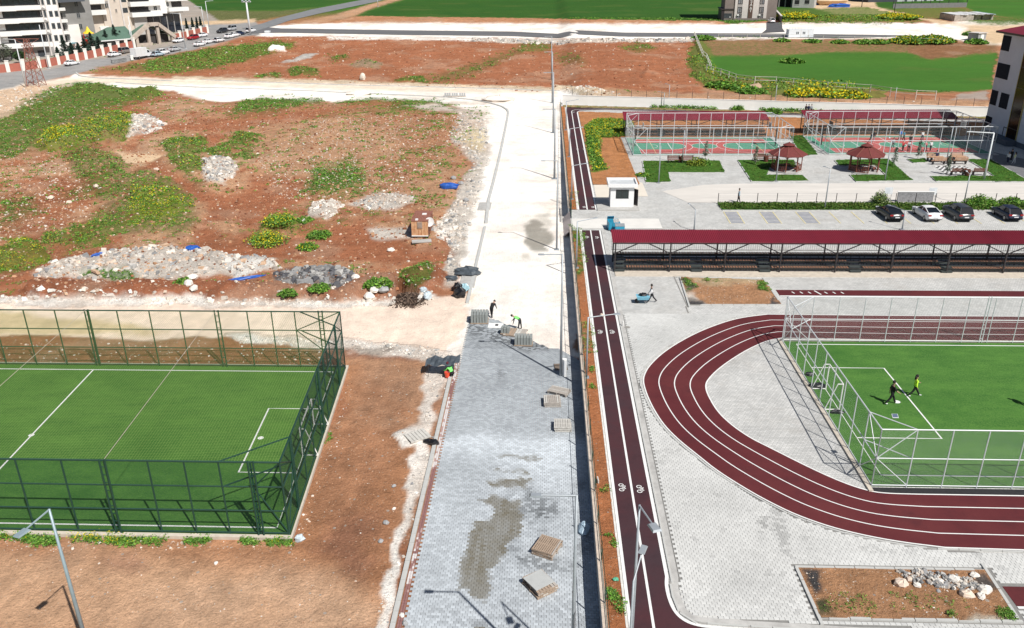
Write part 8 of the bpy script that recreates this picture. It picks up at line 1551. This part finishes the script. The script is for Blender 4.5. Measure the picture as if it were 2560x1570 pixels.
# ------------------------------------------------------------ stones and plants
def inside(poly, n, z=None):
    """n random ground points whose photograph position falls inside the polygon"""
    w = [G(*p, z) for p in poly]; xs = [p[0] for p in w]; ys = [p[1] for p in w]; out = []; tries = 0; got = 0
    while got < n and tries < 30:
        X = RNG.uniform(min(xs), max(xs), n*2); Y = RNG.uniform(min(ys), max(ys), n*2); k = sdf(w, X, Y) > 0; out.append(np.stack([X[k], Y[k]], 1)); got += k.sum(); tries += 1
    return np.concatenate(out)[:n]
def area(poly, z=None):
    w = [G(*p, z) for p in poly]; n = len(w); return abs(sum(w[i][0]*w[(i+1) % n][1]-w[(i+1) % n][0]*w[i][1] for i in range(n)))/2
def stones(name, pts, z, size, cols, label, kindmat=None, flat=.65, parent=None):
    n = len(pts); q = np.array([(-1, -1, -.5), (1, -1, -.5), (1, 1, -.5), (-1, 1, -.5), (-.75, -.75, .8), (.75, -.8, .7), (.7, .75, .9), (-.8, .7, .75)])*.5
    fq = np.array([(0, 1, 5, 4), (1, 2, 6, 5), (2, 3, 7, 6), (3, 0, 4, 7), (4, 5, 6, 7)])
    V = q[None]*(1+RNG.uniform(-.35, .35, (n, 8, 3))); V *= (size*np.stack([RNG.uniform(.7, 1.4, n), RNG.uniform(.6, 1.2, n), RNG.uniform(.5, 1., n)*flat/.65], 1).T).T[:, None, :] if np.ndim(size) == 0 else (np.asarray(size)[:, None]*np.stack([RNG.uniform(.7, 1.4, n), RNG.uniform(.6, 1.2, n), RNG.uniform(.5, 1., n)], 1))[:, None, :]
    a = RNG.uniform(0, 6.28, n); c, s = np.cos(a)[:, None], np.sin(a)[:, None]; tx = RNG.uniform(-.5, .5, n)[:, None]
    X = V[..., 0]*c-V[..., 1]*s; Y = V[..., 0]*s+V[..., 1]*c; Z = V[..., 2]+X*tx*.6
    V = np.stack([X+pts[:, 0:1], Y+pts[:, 1:2], Z+z[:, None]+.3*(size if np.ndim(size) == 0 else np.asarray(size)[:, None]*.6)*.5], -1)
    cols = np.array(cols); cc = cols[RNG.integers(0, len(cols), n)]*RNG.uniform(.75, 1.15, (n, 1)); Fq = (fq[None]+8*np.arange(n)[:, None, None]).reshape(-1, 4)
    me = np_mesh(name, V.reshape(-1, 3), Fq, mat_attr('stone_surface', 'tint', .9, .15, 5), tint=np.repeat(cc, 8, 0)); return link(name, me, parent, kind='stuff', label=label)
WC = [(.72, .67, .60), (.66, .58, .50), (.55, .50, .45), (.78, .74, .68)]; GC = [(.42, .41, .39), (.30, .30, .30), (.60, .57, .53), (.52, .46, .40)]; TC_ = [(.55, .38, .26), (.62, .50, .40), (.42, .24, .15), (.66, .60, .52)]; SC_ = [(.14, .14, .15), (.22, .22, .22), (.30, .29, .28), (.10, .10, .11)]
S = []
def st_region(poly, dens, smin, smax, cols, z=None, cap=6000):
    n = min(cap, max(3, int(area(poly, z)*dens))); p = inside(poly, n, z); k = smin*(smax/smin)**(RNG.random(len(p))**2.2); S.append((p, k, cols, z))
st_region([(88,695),(130,660),(230,650),(260,636),(330,630),(420,625),(500,630),(600,650),(700,655),(705,680),(560,692),(430,706),(350,702),(200,712),(130,712)], 6, .06, .75, WC[:3]+GC+TC_[:2], cap=9000)
st_region([(500,402),(560,400),(595,420),(586,450),(560,462),(515,455)], 8, .1, .6, GC+WC[:2]); st_region([(768,545),(785,510),(840,505),(862,520),(822,556)], 8, .1, .5, WC); st_region([(870,512),(930,492),(1010,490),(1040,502),(990,528),(920,528)], 6, .1, .5, WC+GC)
st_region([(328,292),(370,294),(420,310),(385,332),(320,345),(335,318)], 5, .15, .8, GC+WC)
st_region([(690,692),(770,672),(860,676),(892,700),(850,732),(770,727),(700,717)], 11, .15, .75, SC_+GC[:2])
st_region([(1120,340),(1150,285),(1185,283),(1215,300),(1222,400),(1195,490),(1160,620),(1150,700),(1110,720),(1125,600),(1085,570),(1130,520),(1150,470),(1180,405)], 4, .08, .5, GC+WC, cap=7000)
st_region([(1040,555),(1090,560),(1150,500),(1140,560),(1160,600),(1140,625),(1100,600)], 8, .1, .6, GC+WC)
st_region([(-40,741),(300,745),(640,752),(960,752),(1080,735),(1090,748),(960,764),(640,763),(300,759),(-40,758)], 6, .1, .55, WC, cap=5000)
st_region([(60,735),(90,712),(350,706),(700,722),(860,720),(1000,690),(1080,668),(1130,690),(1100,735),(1030,748),(640,755),(80,752)], 2.5, .05, .35, TC_+WC[:2], cap=5000)
st_region([(560,838),(720,846),(900,853),(1080,868),(1130,880),(1100,915),(1060,900),(900,878),(720,866),(600,862)], 12, .05, .28, WC+GC[:1], cap=4000)
st_region([(-40,330),(60,280),(440,232),(560,262),(960,262),(1150,290),(1160,420),(1090,575),(1120,640),(1060,700),(300,700),(-40,720)], 1.0, .05, .28, TC_, cap=8000)
st_region([(0,380),(160,400),(230,480),(250,560),(100,590),(-20,620)], 2.5, .06, .3, TC_+WC[1:2], cap=4000)
st_region([(780,300),(1150,290),(1100,420),(960,520),(700,500),(640,400)], 3, .06, .28, TC_+WC[:2], cap=6000)
st_region([(-40,290),(-40,240),(60,220),(190,216),(140,228),(100,265),(60,275)], .8, .12, .7, TC_+WC, cap=1500)
st_region([(1180,96),(1500,99),(1735,98),(1730,107),(1500,108),(1180,105)], 1.2, .25, 1.3, GC+WC, cap=3000); st_region([(1400,222),(1470,218),(1560,238),(1480,243)], 2, .15, .7, WC+TC_)
st_region([(1480,238),(2480,262),(2480,280),(1480,255)], .5, .1, .6, TC_+WC, cap=2500); st_region([(240,180),(650,90),(1740,100),(1740,230),(430,186)], .08, .12, .5, TC_, cap=4000)
st_region([(860,940),(1080,890),(1090,940),(1000,1300),(950,1560),(100,1560),(0,1370),(720,1380)], 2.0, .02, .09, TC_+WC[:2], cap=7000)
st_region([(1090,885),(1135,880),(1062,1176),(970,1560),(935,1560),(1010,1290),(1062,1050)], 10, .03, .2, WC+GC, cap=2500); st_region([(0,1345),(730,1352),(740,1375),(0,1378)], 14, .03, .16, TC_+WC, cap=2500); st_region([(740,1330),(835,1090),(868,970),(880,975),(850,1100),(760,1340)], 10, .03, .16, TC_+WC, cap=1500)
st_region([(-40,850),(860,862),(866,925),(-40,915)], 4, .03, .18, TC_+WC, cap=3500)
for poly in ([(2000,1430),(2055,1540),(2540,1550),(2462,1432)], [(1704,698),(1724,758),(1948,760),(1908,702)]): st_region(poly, 16, .02, .10, TC_+WC, .05, 2500)
CL = [(.26, .105, .055), (.36, .16, .085), (.44, .25, .145), (.20, .08, .045), (.50, .30, .18)]
st_region([(-40,380),(60,400),(300,340),(560,262),(960,262),(1150,290),(1160,420),(1090,575),(1120,640),(1060,720),(640,740),(60,735),(-40,700)], 2.2, .05, .38, CL, cap=26000)
st_region([(860,940),(1080,890),(1090,940),(1000,1300),(950,1560),(100,1560),(0,1370),(720,1380)], 2.5, .02, .08, [(.44,.25,.145),(.55,.33,.2),(.36,.18,.10)], cap=9000)
st_region([(240,180),(650,90),(1740,100),(1740,230),(430,186)], .25, .12, .5, CL, cap=12000)
P_all = np.concatenate([s[0] for s in S]); K_all = np.concatenate([s[1] for s in S]); Zs = []
for p, k, c, z in S: Zs.append(ground_z(p[:, 0], p[:, 1]) if z is None else np.full(len(p), z))
off = 0; groups_ = {}
for (p, k, c, z), zz in zip(S, Zs):
    groups_.setdefault(id(c) if False else tuple(map(tuple, c)), []).append((p, k, zz))
for c, L in groups_.items():
    p = np.concatenate([l[0] for l in L]); k = np.concatenate([l[1] for l in L]); zz = np.concatenate([l[2] for l in L]); stones('stones', p, zz, k, c, 'loose stones and rubble over the bare ground')
# single rocks one can point at
rock_m = [mat('rock_cream', (.68, .56, .46), .9, .15, 4, bump=.01), mat('rock_white', (.74, .70, .64), .9, .12, 4, bump=.01), mat('rock_grey', (.34, .34, .34), .9, .2, 4, bump=.01)]
def rock(lab, px, py, r, m, z=None, seed=0, sq=(1, .8, .6), group=None):
    x, y = G(px, py, z); zz = float(ground_z(x, y)[0]) if z is None else z; rg = np.random.default_rng(seed); V = []; n = 7
    for i in range(5):
        ph = -1.2+i*.62
        for j in range(n): a = 2*math.pi*j/n+rg.uniform(-.2, .2); k = r*(.85+.35*rg.random()); V.append((k*math.cos(ph)*math.cos(a)*sq[0], k*math.cos(ph)*math.sin(a)*sq[1], r*(math.sin(ph)+.55)*sq[2]*(.8+.3*rg.random())))
    o = MB().add(V, [(i*n+j, i*n+(j+1) % n, (i+1)*n+(j+1) % n, (i+1)*n+j) for i in range(4) for j in range(n)]+[tuple(range(4*n, 5*n))]).build('rock', m, label=lab, category='rock', group=group); o.location = (x, y, zz); o.rotation_euler = (0, 0, rg.uniform(0, 6)); return o
for i, (px, py, r, mi, lab) in enumerate(((2250,1462,.36,0,'large cream rock at the left end of the stone heap in the planter'),(2293,1466,.22,1,'small pale rock below the left of the planter stone heap'),(2385,1452,.30,1,'pale pointed rock high in the planter stone heap'),(2436,1440,.24,1,'white rock at the upper right end of the planter heap'),(2416,1490,.36,0,'broad cream slab rock at the lower right of the planter heap'),(2460,1478,.36,1,'large whitish rock right of the cream slab in the planter'),(2452,1494,.27,1,'whitish rock below the large one at the planter right'),(2273,1450,.2,0,'cream rock next to the grey rubble in the planter'),(2350,1455,.2,1,'pale rock in the middle of the planter heap'),(2362,1465,.17,2,'grey splinter below the middle of the planter heap'),(2346,1479,.13,2,'lone small grey rock below the planter heap'),
   (950,738,.7,1,'largest of the white boulders at the cross road edge'),(938,748,.55,1,'white boulder in front of the largest one'),(925,752,.6,1,'white boulder left in the trio at the road edge'),(962,748,.55,2,'grey boulder right of the white boulders'),(891,712,.55,1,'flat white disc-like stone below the dark slabs'),(482,705,.6,1,'white broken ring stone at the right foot of the rubble heap'),(475,730,.6,1,'long pale stone leaning on the bank below the rubble'),(488,738,.5,1,'short pale stone beside the long one on the bank'),(128,502,.5,0,'cream rock on the red soil at the left'),(175,514,.45,0,'cream rock right of another on the red soil at left'),(243,480,.5,0,'cream rock among the weeds'),(392,428,.45,0,'cream rock on top of the weedy mound'),(977,628,.45,1,'white stone on the track below the rusty cabin'),(760,560,.5,1,'flat white stone beside the yellow flowering bush'),(1134,452,.5,2,'dark grey rock on the rubble near the kerb'),(1152,462,.5,2,'second dark grey rock on the rubble by the kerb'),(1165,506,.45,2,'brownish rock beside the drain slab'),
   (1005,1540,.16,1,'small white broken stone at the bottom of the bare soil'),(1013,1560,.18,2,'grey broken stone at the bottom edge of the soil'),(985,1218,.16,2,'grey stone chip on the soil beside the white shoulder'),(965,1310,.2,2,'grey broken lump on the soil left of the white shoulder'),(952,1356,.18,2,'second grey lump lower on the bare soil'),(985,1274,.13,1,'pale lump with a stick on the bare soil'),(540,1160+250,.14,1,'small white stone in the middle of the bare soil'),(1505,790,.25,0,'pale stone on the soil strip by the cycle path'))):
    rock(lab, px, py, r, rock_m[mi], .05 if (py > 1400 and px > 1900) or (px, py) == (1505, 790) else None, i)
st2 = inside([(2238,1430),(2300,1425),(2380,1440),(2430,1450),(2460,1470),(2420,1480),(2350,1470),(2270,1450)], 260, .05); stones('stones', st2, np.full(len(st2), .10), .09+.14*RNG.random(len(st2))**2, GC+SC_[1:3]+WC[:1], 'grey rubble heap in the lower right planter')
# --- plants: clumps of small leaves
LEAF = mat_attr('leaf', 'tint', .75, .25, 2.5)
def leaves(name, pts, z, R, Hh, K, cols, label, lw=.09, flower=None, fd=.5, kind='stuff', parent=None, cat=None):
    """each point: a clump of K leaf blades of radius R and height Hh (arrays)"""
    n = len(pts); R = np.broadcast_to(R, n); Hh = np.broadcast_to(Hh, n)
    a = RNG.uniform(0, 6.28, (n, K)); r = np.sqrt(RNG.random((n, K)))*R[:, None]; el = RNG.random((n, K))
    x = pts[:, 0:1]+r*np.cos(a); y = pts[:, 1:2]+r*np.sin(a); zz = z[:, None]+Hh[:, None]*(1-(r/R[:, None])**2*.7)*(.25+.75*el)
    c = np.stack([x, y, zz], -1).reshape(-1, 3); m = len(c); s = (lw*RNG.uniform(.6, 1.5, m)*(np.repeat(R, K)/R.mean())**.3)
    d = RNG.normal(size=(m, 3)); d[:, 2] = abs(d[:, 2])*.5; d /= np.linalg.norm(d, axis=1)[:, None]; e = np.cross(d, RNG.normal(size=(m, 3))); e /= np.linalg.norm(e, axis=1)[:, None]
    V = np.stack([c-d*s[:, None]-e*s[:, None]*.15, c+e*s[:, None]*.55, c+d*s[:, None]+e*s[:, None]*.1, c-e*s[:, None]*.5], 1).reshape(-1, 3)
    cols = np.array(cols); cc = cols[RNG.integers(0, len(cols), m)]*RNG.uniform(.7, 1.25, (m, 1))*np.repeat(RNG.uniform(.8, 1.2, n), K)[:, None]
    if flower is not None:
        fl = (RNG.random(m) < np.repeat(np.broadcast_to(fd, n), K)) & (el.ravel() > .45); cc[fl] = np.array(flower)*RNG.uniform(.75, 1.1, (fl.sum(), 1)); V.reshape(-1, 4, 3)[fl] = (V.reshape(-1, 4, 3)[fl]-c[fl][:, None])*.7+c[fl][:, None]+np.array([0, 0, .05])
    me = np_mesh(name, V, np.arange(4*m).reshape(-1, 4), LEAF, tint=np.repeat(cc, 4, 0)); o = link(name, me, parent, kind=kind if kind else None, label=label)
    if cat: o['category'] = cat
    return o
WG = [(.085, .21, .025), (.13, .30, .036), (.06, .16, .02), (.19, .36, .05), (.11, .23, .05), (.22, .32, .07)]; YF = (.72, .58, .02)
# weeds wherever the painted cover says so
def weeds(y0, y1, step, R, K, lw, name, label, x0=None, x1=None, thr=.45):
    xs_ = np.arange(x0 if x0 is not None else -.62*y1-25, x1 if x1 is not None else 2.0, step); ys_ = np.arange(y0, y1, step); X, Y = np.meshgrid(xs_, ys_); X = (X+RNG.uniform(-.5, .5, X.shape)*step).ravel(); Y = (Y+RNG.uniform(-.5, .5, Y.shape)*step).ravel()
    z = Zb(X, Y); px, py = P(X, Y, z); k = (px > -60) & (px < 2620) & (py < 1600); X, Y, z = X[k], Y[k], z[k]; C, g, s, h, yl = paint(X, Y, z)
    gn = fbm(X*.8, Y*.8, 4, 71)+.25*(fbm(X*3, Y*3, 2, 72)-.5); crop = np.zeros(len(X), bool)
    for poly in ([(1722,140),(1740,96),(2500,96),(2500,230),(2260,228),(2128,216),(1920,197),(1825,189),(1775,172),(1775,140)], [(-80,-200),(2700,-200),(2700,12),(2400,8),(1840,46),(1280,43),(890,37),(690,26),(440,26),(-80,40)]): crop |= sdf(poly, *P(X, Y, z)) > 0
    low = sdf([(30,290),(60,262),(120,228),(185,211),(260,215),(300,226),(385,223),(405,236),(330,258),(270,278),(235,292),(200,312),(160,328),(110,348),(92,372),(-40,410),(-40,312)], *P(X, Y, z)) > 0
    keep = (g*.93+(gn-.5)*3.0 > thr+.12+.26*RNG.random(len(X))) & (g > .1) & ~crop & ~(low & (RNG.random(len(X)) < .55))
    X, Y, z, g, yl, h = [v[keep] for v in (X, Y, z, g, yl, h)]; n = len(X)
    size = R*(.35+1.1*fbm(X*.6, Y*.6, 3, 73))*(.6+.6*g)*(1+.7*yl); leaves(name, np.stack([X, Y], 1), z+h-.03, size, size*(.7+.9*yl), K, WG, label, lw, YF, fd=np.clip(yl*.95*(fbm(X*.4, Y*.4, 3, 74) > .38)+.02*(yl > 0), 0, .8)); return n
cnt = [weeds(60, 105, .31, .30, 9, .072, 'weeds', 'green weeds and yellow flowers on the rough ground, nearer part'), weeds(105, 185, .50, .42, 8, .12, 'weeds', 'green weeds and yellow flowers on the rough ground, farther part')]
cnt.append(weeds(185, 340, .85, .55, 7, .19, 'weeds', 'weeds of the red field and round the crop field', -190, 130))
print('weed clumps', cnt)
def clumps(poly, n, R, H, K, label, z=None, lw=.06, yl=0., cols=WG, name='weeds'):
    p = inside(poly, n, z); zz = ground_z(p[:, 0], p[:, 1]) if z is None else np.full(len(p), z); leaves(name, p, zz, R*RNG.uniform(.5, 1.3, len(p)), H, K, cols, label, lw, YF, yl)
for poly, n, yl in (([(-5,1330),(60,1335),(60,1352),(-5,1350)], 60, .1), ([(30,1338),(150,1338),(140,1366),(90,1368),(50,1350)], 170, .02), ([(175,1335),(255,1335),(250,1360),(180,1358)], 110, .3), ([(262,1335),(300,1335),(295,1366),(265,1362)], 60, .35), ([(300,1340),(345,1345),(340,1366),(300,1368)], 60, .05), ([(340,1345),(420,1345),(400,1366),(350,1362)], 60, .05), ([(460,1342),(530,1342),(520,1364),(465,1362)], 90, 0), ([(600,1348),(650,1350),(645,1366),(605,1364)], 50, 0), ([(665,1348),(732,1350),(730,1368),(670,1366)], 70, .05)):
    clumps(poly, n, .22, .28, 12, 'leafy weeds along the near footing of the green cage', None, .055, yl)
clumps([(815,1085),(832,1085),(825,1110),(812,1108)], 14, .15, .2, 10, 'small weeds by a side foot of the green cage', None, .05)
for poly, n, z_, yl in (([(1418,560),(1462,575),(1466,655),(1446,690),(1436,620)], 150, .06, .03), ([(1424,470),(1448,474),(1448,520),(1438,524)], 25, .06, .1), ([(1452,800),(1482,805),(1490,890),(1462,890)], 60, .06, 0), ([(1474,918),(1487,918),(1487,930),(1474,930)], 16, .06, 0), ([(1474,962),(1488,962),(1486,972),(1474,970)], 12, .06, 0), ([(1520,1475),(1540,1480),(1548,1500),(1526,1500)], 40, .06, 0), ([(1528,1352),(1540,1352),(1540,1366),(1528,1366)], 10, .06, 0), ([(1532,1490),(1560,1500),(1560,1535),(1535,1530)], 26, .06, 0), ([(1500,1215),(1525,1215),(1522,1232),(1502,1230)], 9, .06, 0), ([(1505,1330),(1530,1335),(1530,1345),(1508,1345)], 8, .06, 0)):
    clumps(poly, n, .2, .2, 10, 'small green weeds on the orange soil strip', z_, .05, yl)
clumps([(2080,1480),(2180,1490),(2200,1545),(2050,1530)], 70, .12, .12, 8, 'sparse weeds in the lower right planting bed', .1, .035); clumps([(2200,1470),(2420,1490),(2440,1520),(2230,1530)], 60, .11, .10, 7, 'sparse weeds in the lower right planting bed', .1, .035); clumps([(2490,1518),(2530,1525),(2540,1550),(2500,1548)], 60, .14, .16, 9, 'tufts in the corner of the lower right planting bed', .1, .04); clumps([(2374,1528),(2388,1530),(2386,1545),(2372,1542)], 12, .16, .2, 12, 'round tuft in the lower right planting bed', .1, .04)
clumps([(1704,696),(1725,700),(1745,720),(1710,712)], 30, .25, .3, 9, 'weeds in the corners of the upper planting bed', .08, .07); clumps([(1896,700),(1912,705),(1925,728),(1895,726)], 40, .3, .3, 9, 'weeds in the corners of the upper planting bed', .08, .07); clumps([(1760,695),(1780,696),(1775,705),(1760,704)], 10, .25, .3, 9, 'weeds in the corners of the upper planting bed', .08, .07)
GW = [(.06, .13, .016), (.085, .16, .024), (.045, .10, .014), (.12, .16, .035)]
for w in LAWNS:
    xs_ = [p[0] for p in w]; ys_ = [p[1] for p in w]; n = int((max(xs_)-min(xs_))*(max(ys_)-min(ys_))*7); X = RNG.uniform(min(xs_), max(xs_), n); Y = RNG.uniform(min(ys_), max(ys_), n); k = sdf(w, X, Y) > .15; p = np.stack([X[k], Y[k]], 1); leaves('grass', p, np.full(len(p), .06), .28, .14, 6, GW, 'short grass of the yard lawns', .065, (.5, .45, .05), .02)
n = 3600; X = RNG.uniform(21.9, 75, n); Y = RNG.uniform(100.2, 102.9, n); leaves('grass', np.stack([X, Y], 1), np.full(n, .06), .3, .3, 8, GW, 'long grass of the verge behind the parking bays', .11)
p = inside([(1464,318),(1490,300),(1580,302),(1580,340),(1545,344),(1502,346),(1498,392),(1518,424),(1480,430)], 1500, 0); leaves('weeds', p, np.full(len(p), .1), .45, .55, 10, WG, 'flowering weeds left of the left court', .13, YF, .28*(fbm(p[:, 0]*.3, p[:, 1]*.3, 3, 5) > .42)+.03)
for px in np.arange(1590, 2110, 9): 
    pass
p = np.stack([RNG.uniform(12, 64, 520), np.zeros(520)], 1); p[:, 1] = wallY(p[:, 0])-RNG.uniform(.3, 1.6, 520); p = p[(fbm(p[:, 0]*.25, p[:, 1]*0, 2, 91) > .5)]; leaves('weeds', p, np.full(len(p), .1), .5, .7, 9, WG, 'weeds at the foot of the white wall', .16)
# --- bushes, each a thing
def bush(lab, px, py, R, H, yl=0., z=None, cols=WG, lw=.12, K=None, cat='bush', name='bush', stem=False):
    x, y = G(px, py, z); zz = float(ground_z(x, y)[0]) if z is None else z; K = K or int(60+R*130); t = thing(name, lab, cat, (x, y, zz)); n = max(3, int(R*R*26)); a = RNG.uniform(0, 6.28, n); r = np.sqrt(RNG.random(n))*R; p = np.stack([r*np.cos(a), r*np.sin(a)], 1)
    leaves('foliage', p, np.zeros(n), R*.42, H*(1-.5*(r/R)**2), max(10, K//n*3), cols, None, lw, YF, yl, kind=None, parent=t); mb = MB()
    for k in range(3): mb.cyl((0, 0, -.05), (RNG.uniform(-.3, .3)*R, RNG.uniform(-.3, .3)*R, H*.7), .03, .012, n=4)
    mb.build('stem', mat('stem_brown', (.12, .08, .05), .9, .2, 5), t); return t
bush('big bush covered in yellow flowers on the bank, front left part', 668, 606, 2.0, 1.5, .45, lw=.11, K=900); bush('yellow flowering bush behind the big one on the bank', 700, 575, 1.7, 1.4, .30, lw=.11, K=800); bush('green bush right of the yellow flowering one', 800, 592, 1.3, .9, .02, K=500); bush('green bush at the lower left of the yellow flower patch', 770, 622, 1.0, .9, .12, K=420); bush('dark green bush on the edge of the cross road', 948, 740, 1.1, 1.2, 0, K=600); bush('low green bush near the road stones, left', 800, 742, .9, .6, 0, K=400); bush('low green bush near the road stones, far left', 725, 748, .8, .5, 0, K=300); bush('small green bush at the foot of the rubble heap', 462, 722, .8, .6, 0, K=300); bush('green bush beside the pale mound above the flowers', 760, 560, 1.0, .8, 0, K=400)
bush('dark grey-green dry brush in the soil pit', 1020, 752, 1.7, .45, 0, cols=[(.12, .08, .06), (.18, .13, .10), (.07, .05, .04)], K=700, cat='brush', name='dry_brush')
bush('rounded yellowish shrub by the benches of the L-shaped lawn', 1741, 413, 1.15, 1.5, .05, 0, [(.16, .24, .03), (.10, .17, .02), (.22, .28, .04)], K=600); bush('green shrub at the corner of the L-shaped lawn', 1764, 412, .9, 1.0, 0, 0, K=400); bush('dusty shrub outside the left end of the L-shaped lawn', 1608, 440, .9, .6, .04, 0, K=300); bush('tall pale-leaved shrub behind the black sedan', 2200, 510, .95, 2.0, .03, 0, [(.14, .22, .06), (.24, .30, .12), (.09, .16, .04)], K=500, lw=.1); bush('dense green shrub on the verge right of the dark hatchback', 2452, 514, 1.6, 1.5, 0, 0, K=900); bush('green shrub on the verge near the right edge', 2530, 508, 1.2, .9, 0, 0, K=500)
for i, (px, py) in enumerate(((1845, 274), (1935, 284))): bush(('dark bush at the white wall behind the left court', 'dark bush at the white wall between the courts')[i], px, py, 1.3, 1.4, 0, .0, K=500, lw=.16)
for i, (px, py, R, H, yl, lab) in enumerate(((2272, 106, 4.5, 2.2, .30, 'yellow-green bushes at the far road end, left clump'), (2330, 105, 5.0, 2.3, .25, 'yellow-green bushes at the far road end, right clump'), (2160, 108, 2.6, 1.2, .03, 'dark green bush on the field edge, left of the flowering clumps'), (2195, 108, 2.6, 1.2, .03, 'dark green bush on the field edge, beside the flowering clumps'), (2100, 107, 2.2, 1.0, .05, 'low bush on the field edge below the far road'), (2030, 105, 2.2, 1.0, .05, 'low bush on the field edge near the white cabin'), (1955, 103, 2.0, .9, .05, 'low bush left of the white cabin'), (1978, 155, 2.6, 1.2, .0, 'lone pale bush in the green field'), (2440, 108, 2.5, 1.4, 0, 'dark bush beside the small kiosk'), (2422, 88, 1.5, 1.2, 0, 'small bush behind the kiosk'), (1757, 98, 3, 1.4, 0, 'green bush at the top of the white fence'), (1800, 218, 2.5, 1.3, 0, 'dark bush below the thin white fence'), (1880, 232, 2.5, 1.4, 0, 'dark bush by the pale heap at the fence'), (1840, 222, 2.6, 1.4, .1, 'bush between the fence and the dark bushes'))): bush(lab, px, py, R, H, yl, None, lw=.34, K=700)
for i, (px, py, R, lab) in enumerate(((2010, 240, 3.2, 'yellow flower mass at the fence, left part'), (2050, 240, 3.2, 'yellow flower mass at the fence, centre left'), (2090, 243, 3.0, 'yellow flower mass at the fence, centre right'), (2130, 244, 2.8, 'yellow flower mass at the fence, right part'), (1988, 48, 6, 'yellow flower patch right of the driveway wall'), (2246, 48, 6, 'yellow flower patch under the wooden pole'))): bush(lab, px, py, R, 1.4, .62, None, lw=.36, K=900)
# --- trees behind the garden wall: blue-green spruces
def spruce(lab, px, py, H, R, cols=((.035, .065, .05), (.055, .085, .065), (.025, .045, .035)), olive=False):
    p = G3(px, py); t = thing('olive_tree' if olive else 'spruce_tree', lab, 'tree', p); mb = MB(); mb.cyl((0, 0, 0), (0, 0, H*(.6 if olive else .95)), .22, .05, n=6)
    for k in range(7): a = k*2.4; zz = H*(.15+.11*k); rr = R*(1-zz/H)*.8; mb.cyl((0, 0, zz), (rr*math.cos(a), rr*math.sin(a), zz-.1 if not olive else zz+.8), .06, .02, n=4)
    mb.build('trunk', mat('bark', (.10, .075, .055), .95, .25, 4), t); m = 1300; u = RNG.random(m)**.8; a = RNG.uniform(0, 6.28, m)
    if olive: ph = RNG.uniform(-1, 1, m); rr = R*np.sqrt(1-ph**2)*RNG.uniform(.5, 1, m)*(.75+.5*fbm(a*1.5, ph*3, 2, 3)); zc = H*.62+ph*H*.38
    else: tier = .72+.28*np.cos(u*34)+.12*RNG.normal(size=m); rr = R*(1-u)**.85*tier*np.sqrt(RNG.uniform(.25, 1, m))*(.8+.35*np.sin(a*5+u*9)); zc = H*(.10+.9*u)-rr*.18
    c = np.stack([rr*np.cos(a), rr*np.sin(a), zc], -1); s = RNG.uniform(.14, .34, m)*(1-.3*u); d = np.stack([np.cos(a), np.sin(a), RNG.uniform(-.5, .2, m)], -1); e = RNG.normal(size=(m, 3)); e = np.cross(d, e); e /= np.linalg.norm(e, axis=1)[:, None]
    V = np.stack([c-d*s[:, None]*.6-e*s[:, None]*.4, c-d*s[:, None]*.6+e*s[:, None]*.4, c+d*s[:, None]+e*s[:, None]*.2, c+d*s[:, None]-e*s[:, None]*.2], 1).reshape(-1, 3); cc = np.array(cols)[RNG.integers(0, 3, m)]*RNG.uniform(.7, 1.3, (m, 1)); link('crown', np_mesh('crown', V, np.arange(4*m).reshape(-1, 4), LEAF, tint=np.repeat(cc, 4, 0)), t)
TR = [(166, 146, 6.5, 2.2, 'tall thin spruce behind the garden wall, leftmost of the row'), (148, 151, 3.8, 2.0, 'short spruce left of the tall thin one'), (183, 143, 4.2, 2.2, 'low spruce below the pale blue canopy'), (200, 141, 4.0, 2.3, 'bushy spruce in front of the play tower, left'), (216, 138, 5.0, 2.5, 'bushy spruce in front of the play tower, middle'), (234, 133, 6.2, 2.7, 'tall spruce right of the play tower'), (250, 130, 4.6, 2.5, 'spruce between the tower and the lodge roof'), (270, 125, 6.0, 2.4, 'spruce at the left end of the green roof'), (293, 121, 7.2, 2.5, 'tallest spruce before the green roof'), (306, 118, 5.0, 2.2, 'spruce nearest the entrance portal')]
for px, py, H, R, lab in TR: spruce(lab, px, py, H, R)
spruce('round olive-like tree at the left edge behind the wall', 10, 155, 5.0, 2.6, ((.10, .12, .08), (.14, .16, .11), (.07, .09, .06)), True); spruce('small young tree behind the wall by the first block', 52, 158, 3.4, 1.6, ((.04, .08, .03), (.06, .1, .04), (.03, .06, .02)), True)
for i, px in enumerate((468, 483, 494, 503)): spruce(('first', 'second', 'third', 'last')[i]+' small dark cypress in the row behind the short brick wall', px, 74-i*1.5, 4.0, .8)
for i, (px, py, lab) in enumerate(((1888, 412, 'thin bare sapling on the lawn by the left gazebo'), (1763, 398, 'slender young pine behind the L-shaped lawn'), (2234, 416, 'slender pale young pine on the right gazebo lawn'), (2367, 436, 'slender pale young pine at the chessboard'), (2294, 397, 'slender pale young pine before the right court'))):
    x, y = G(px, py, 0); t = thing('young_tree', lab, 'young tree', (x, y, .05)); mb = MB(); mb.cyl((0, 0, 0), (0, 0, 2.6), .035, .015, n=5); mb.build('trunk', mat('pale_bark', (.30, .28, .24), .9, .15, 4), t); m = 160; u = RNG.random(m); a = RNG.uniform(0, 6.28, m); rr = .55*(1-u*.7)*RNG.random(m); c = np.stack([rr*np.cos(a), rr*np.sin(a), .5+u*2.2], -1); d = RNG.normal(size=(m, 3))*.09; e = RNG.normal(size=(m, 3))*.04
    V = np.stack([c-d-e, c-d+e, c+d+e, c+d-e], 1).reshape(-1, 3); link('crown', np_mesh('crown', V, np.arange(4*m).reshape(-1, 4), LEAF, tint=np.full((4*m, 3), (.16, .20, .15) if i else (.22, .22, .17))), t)
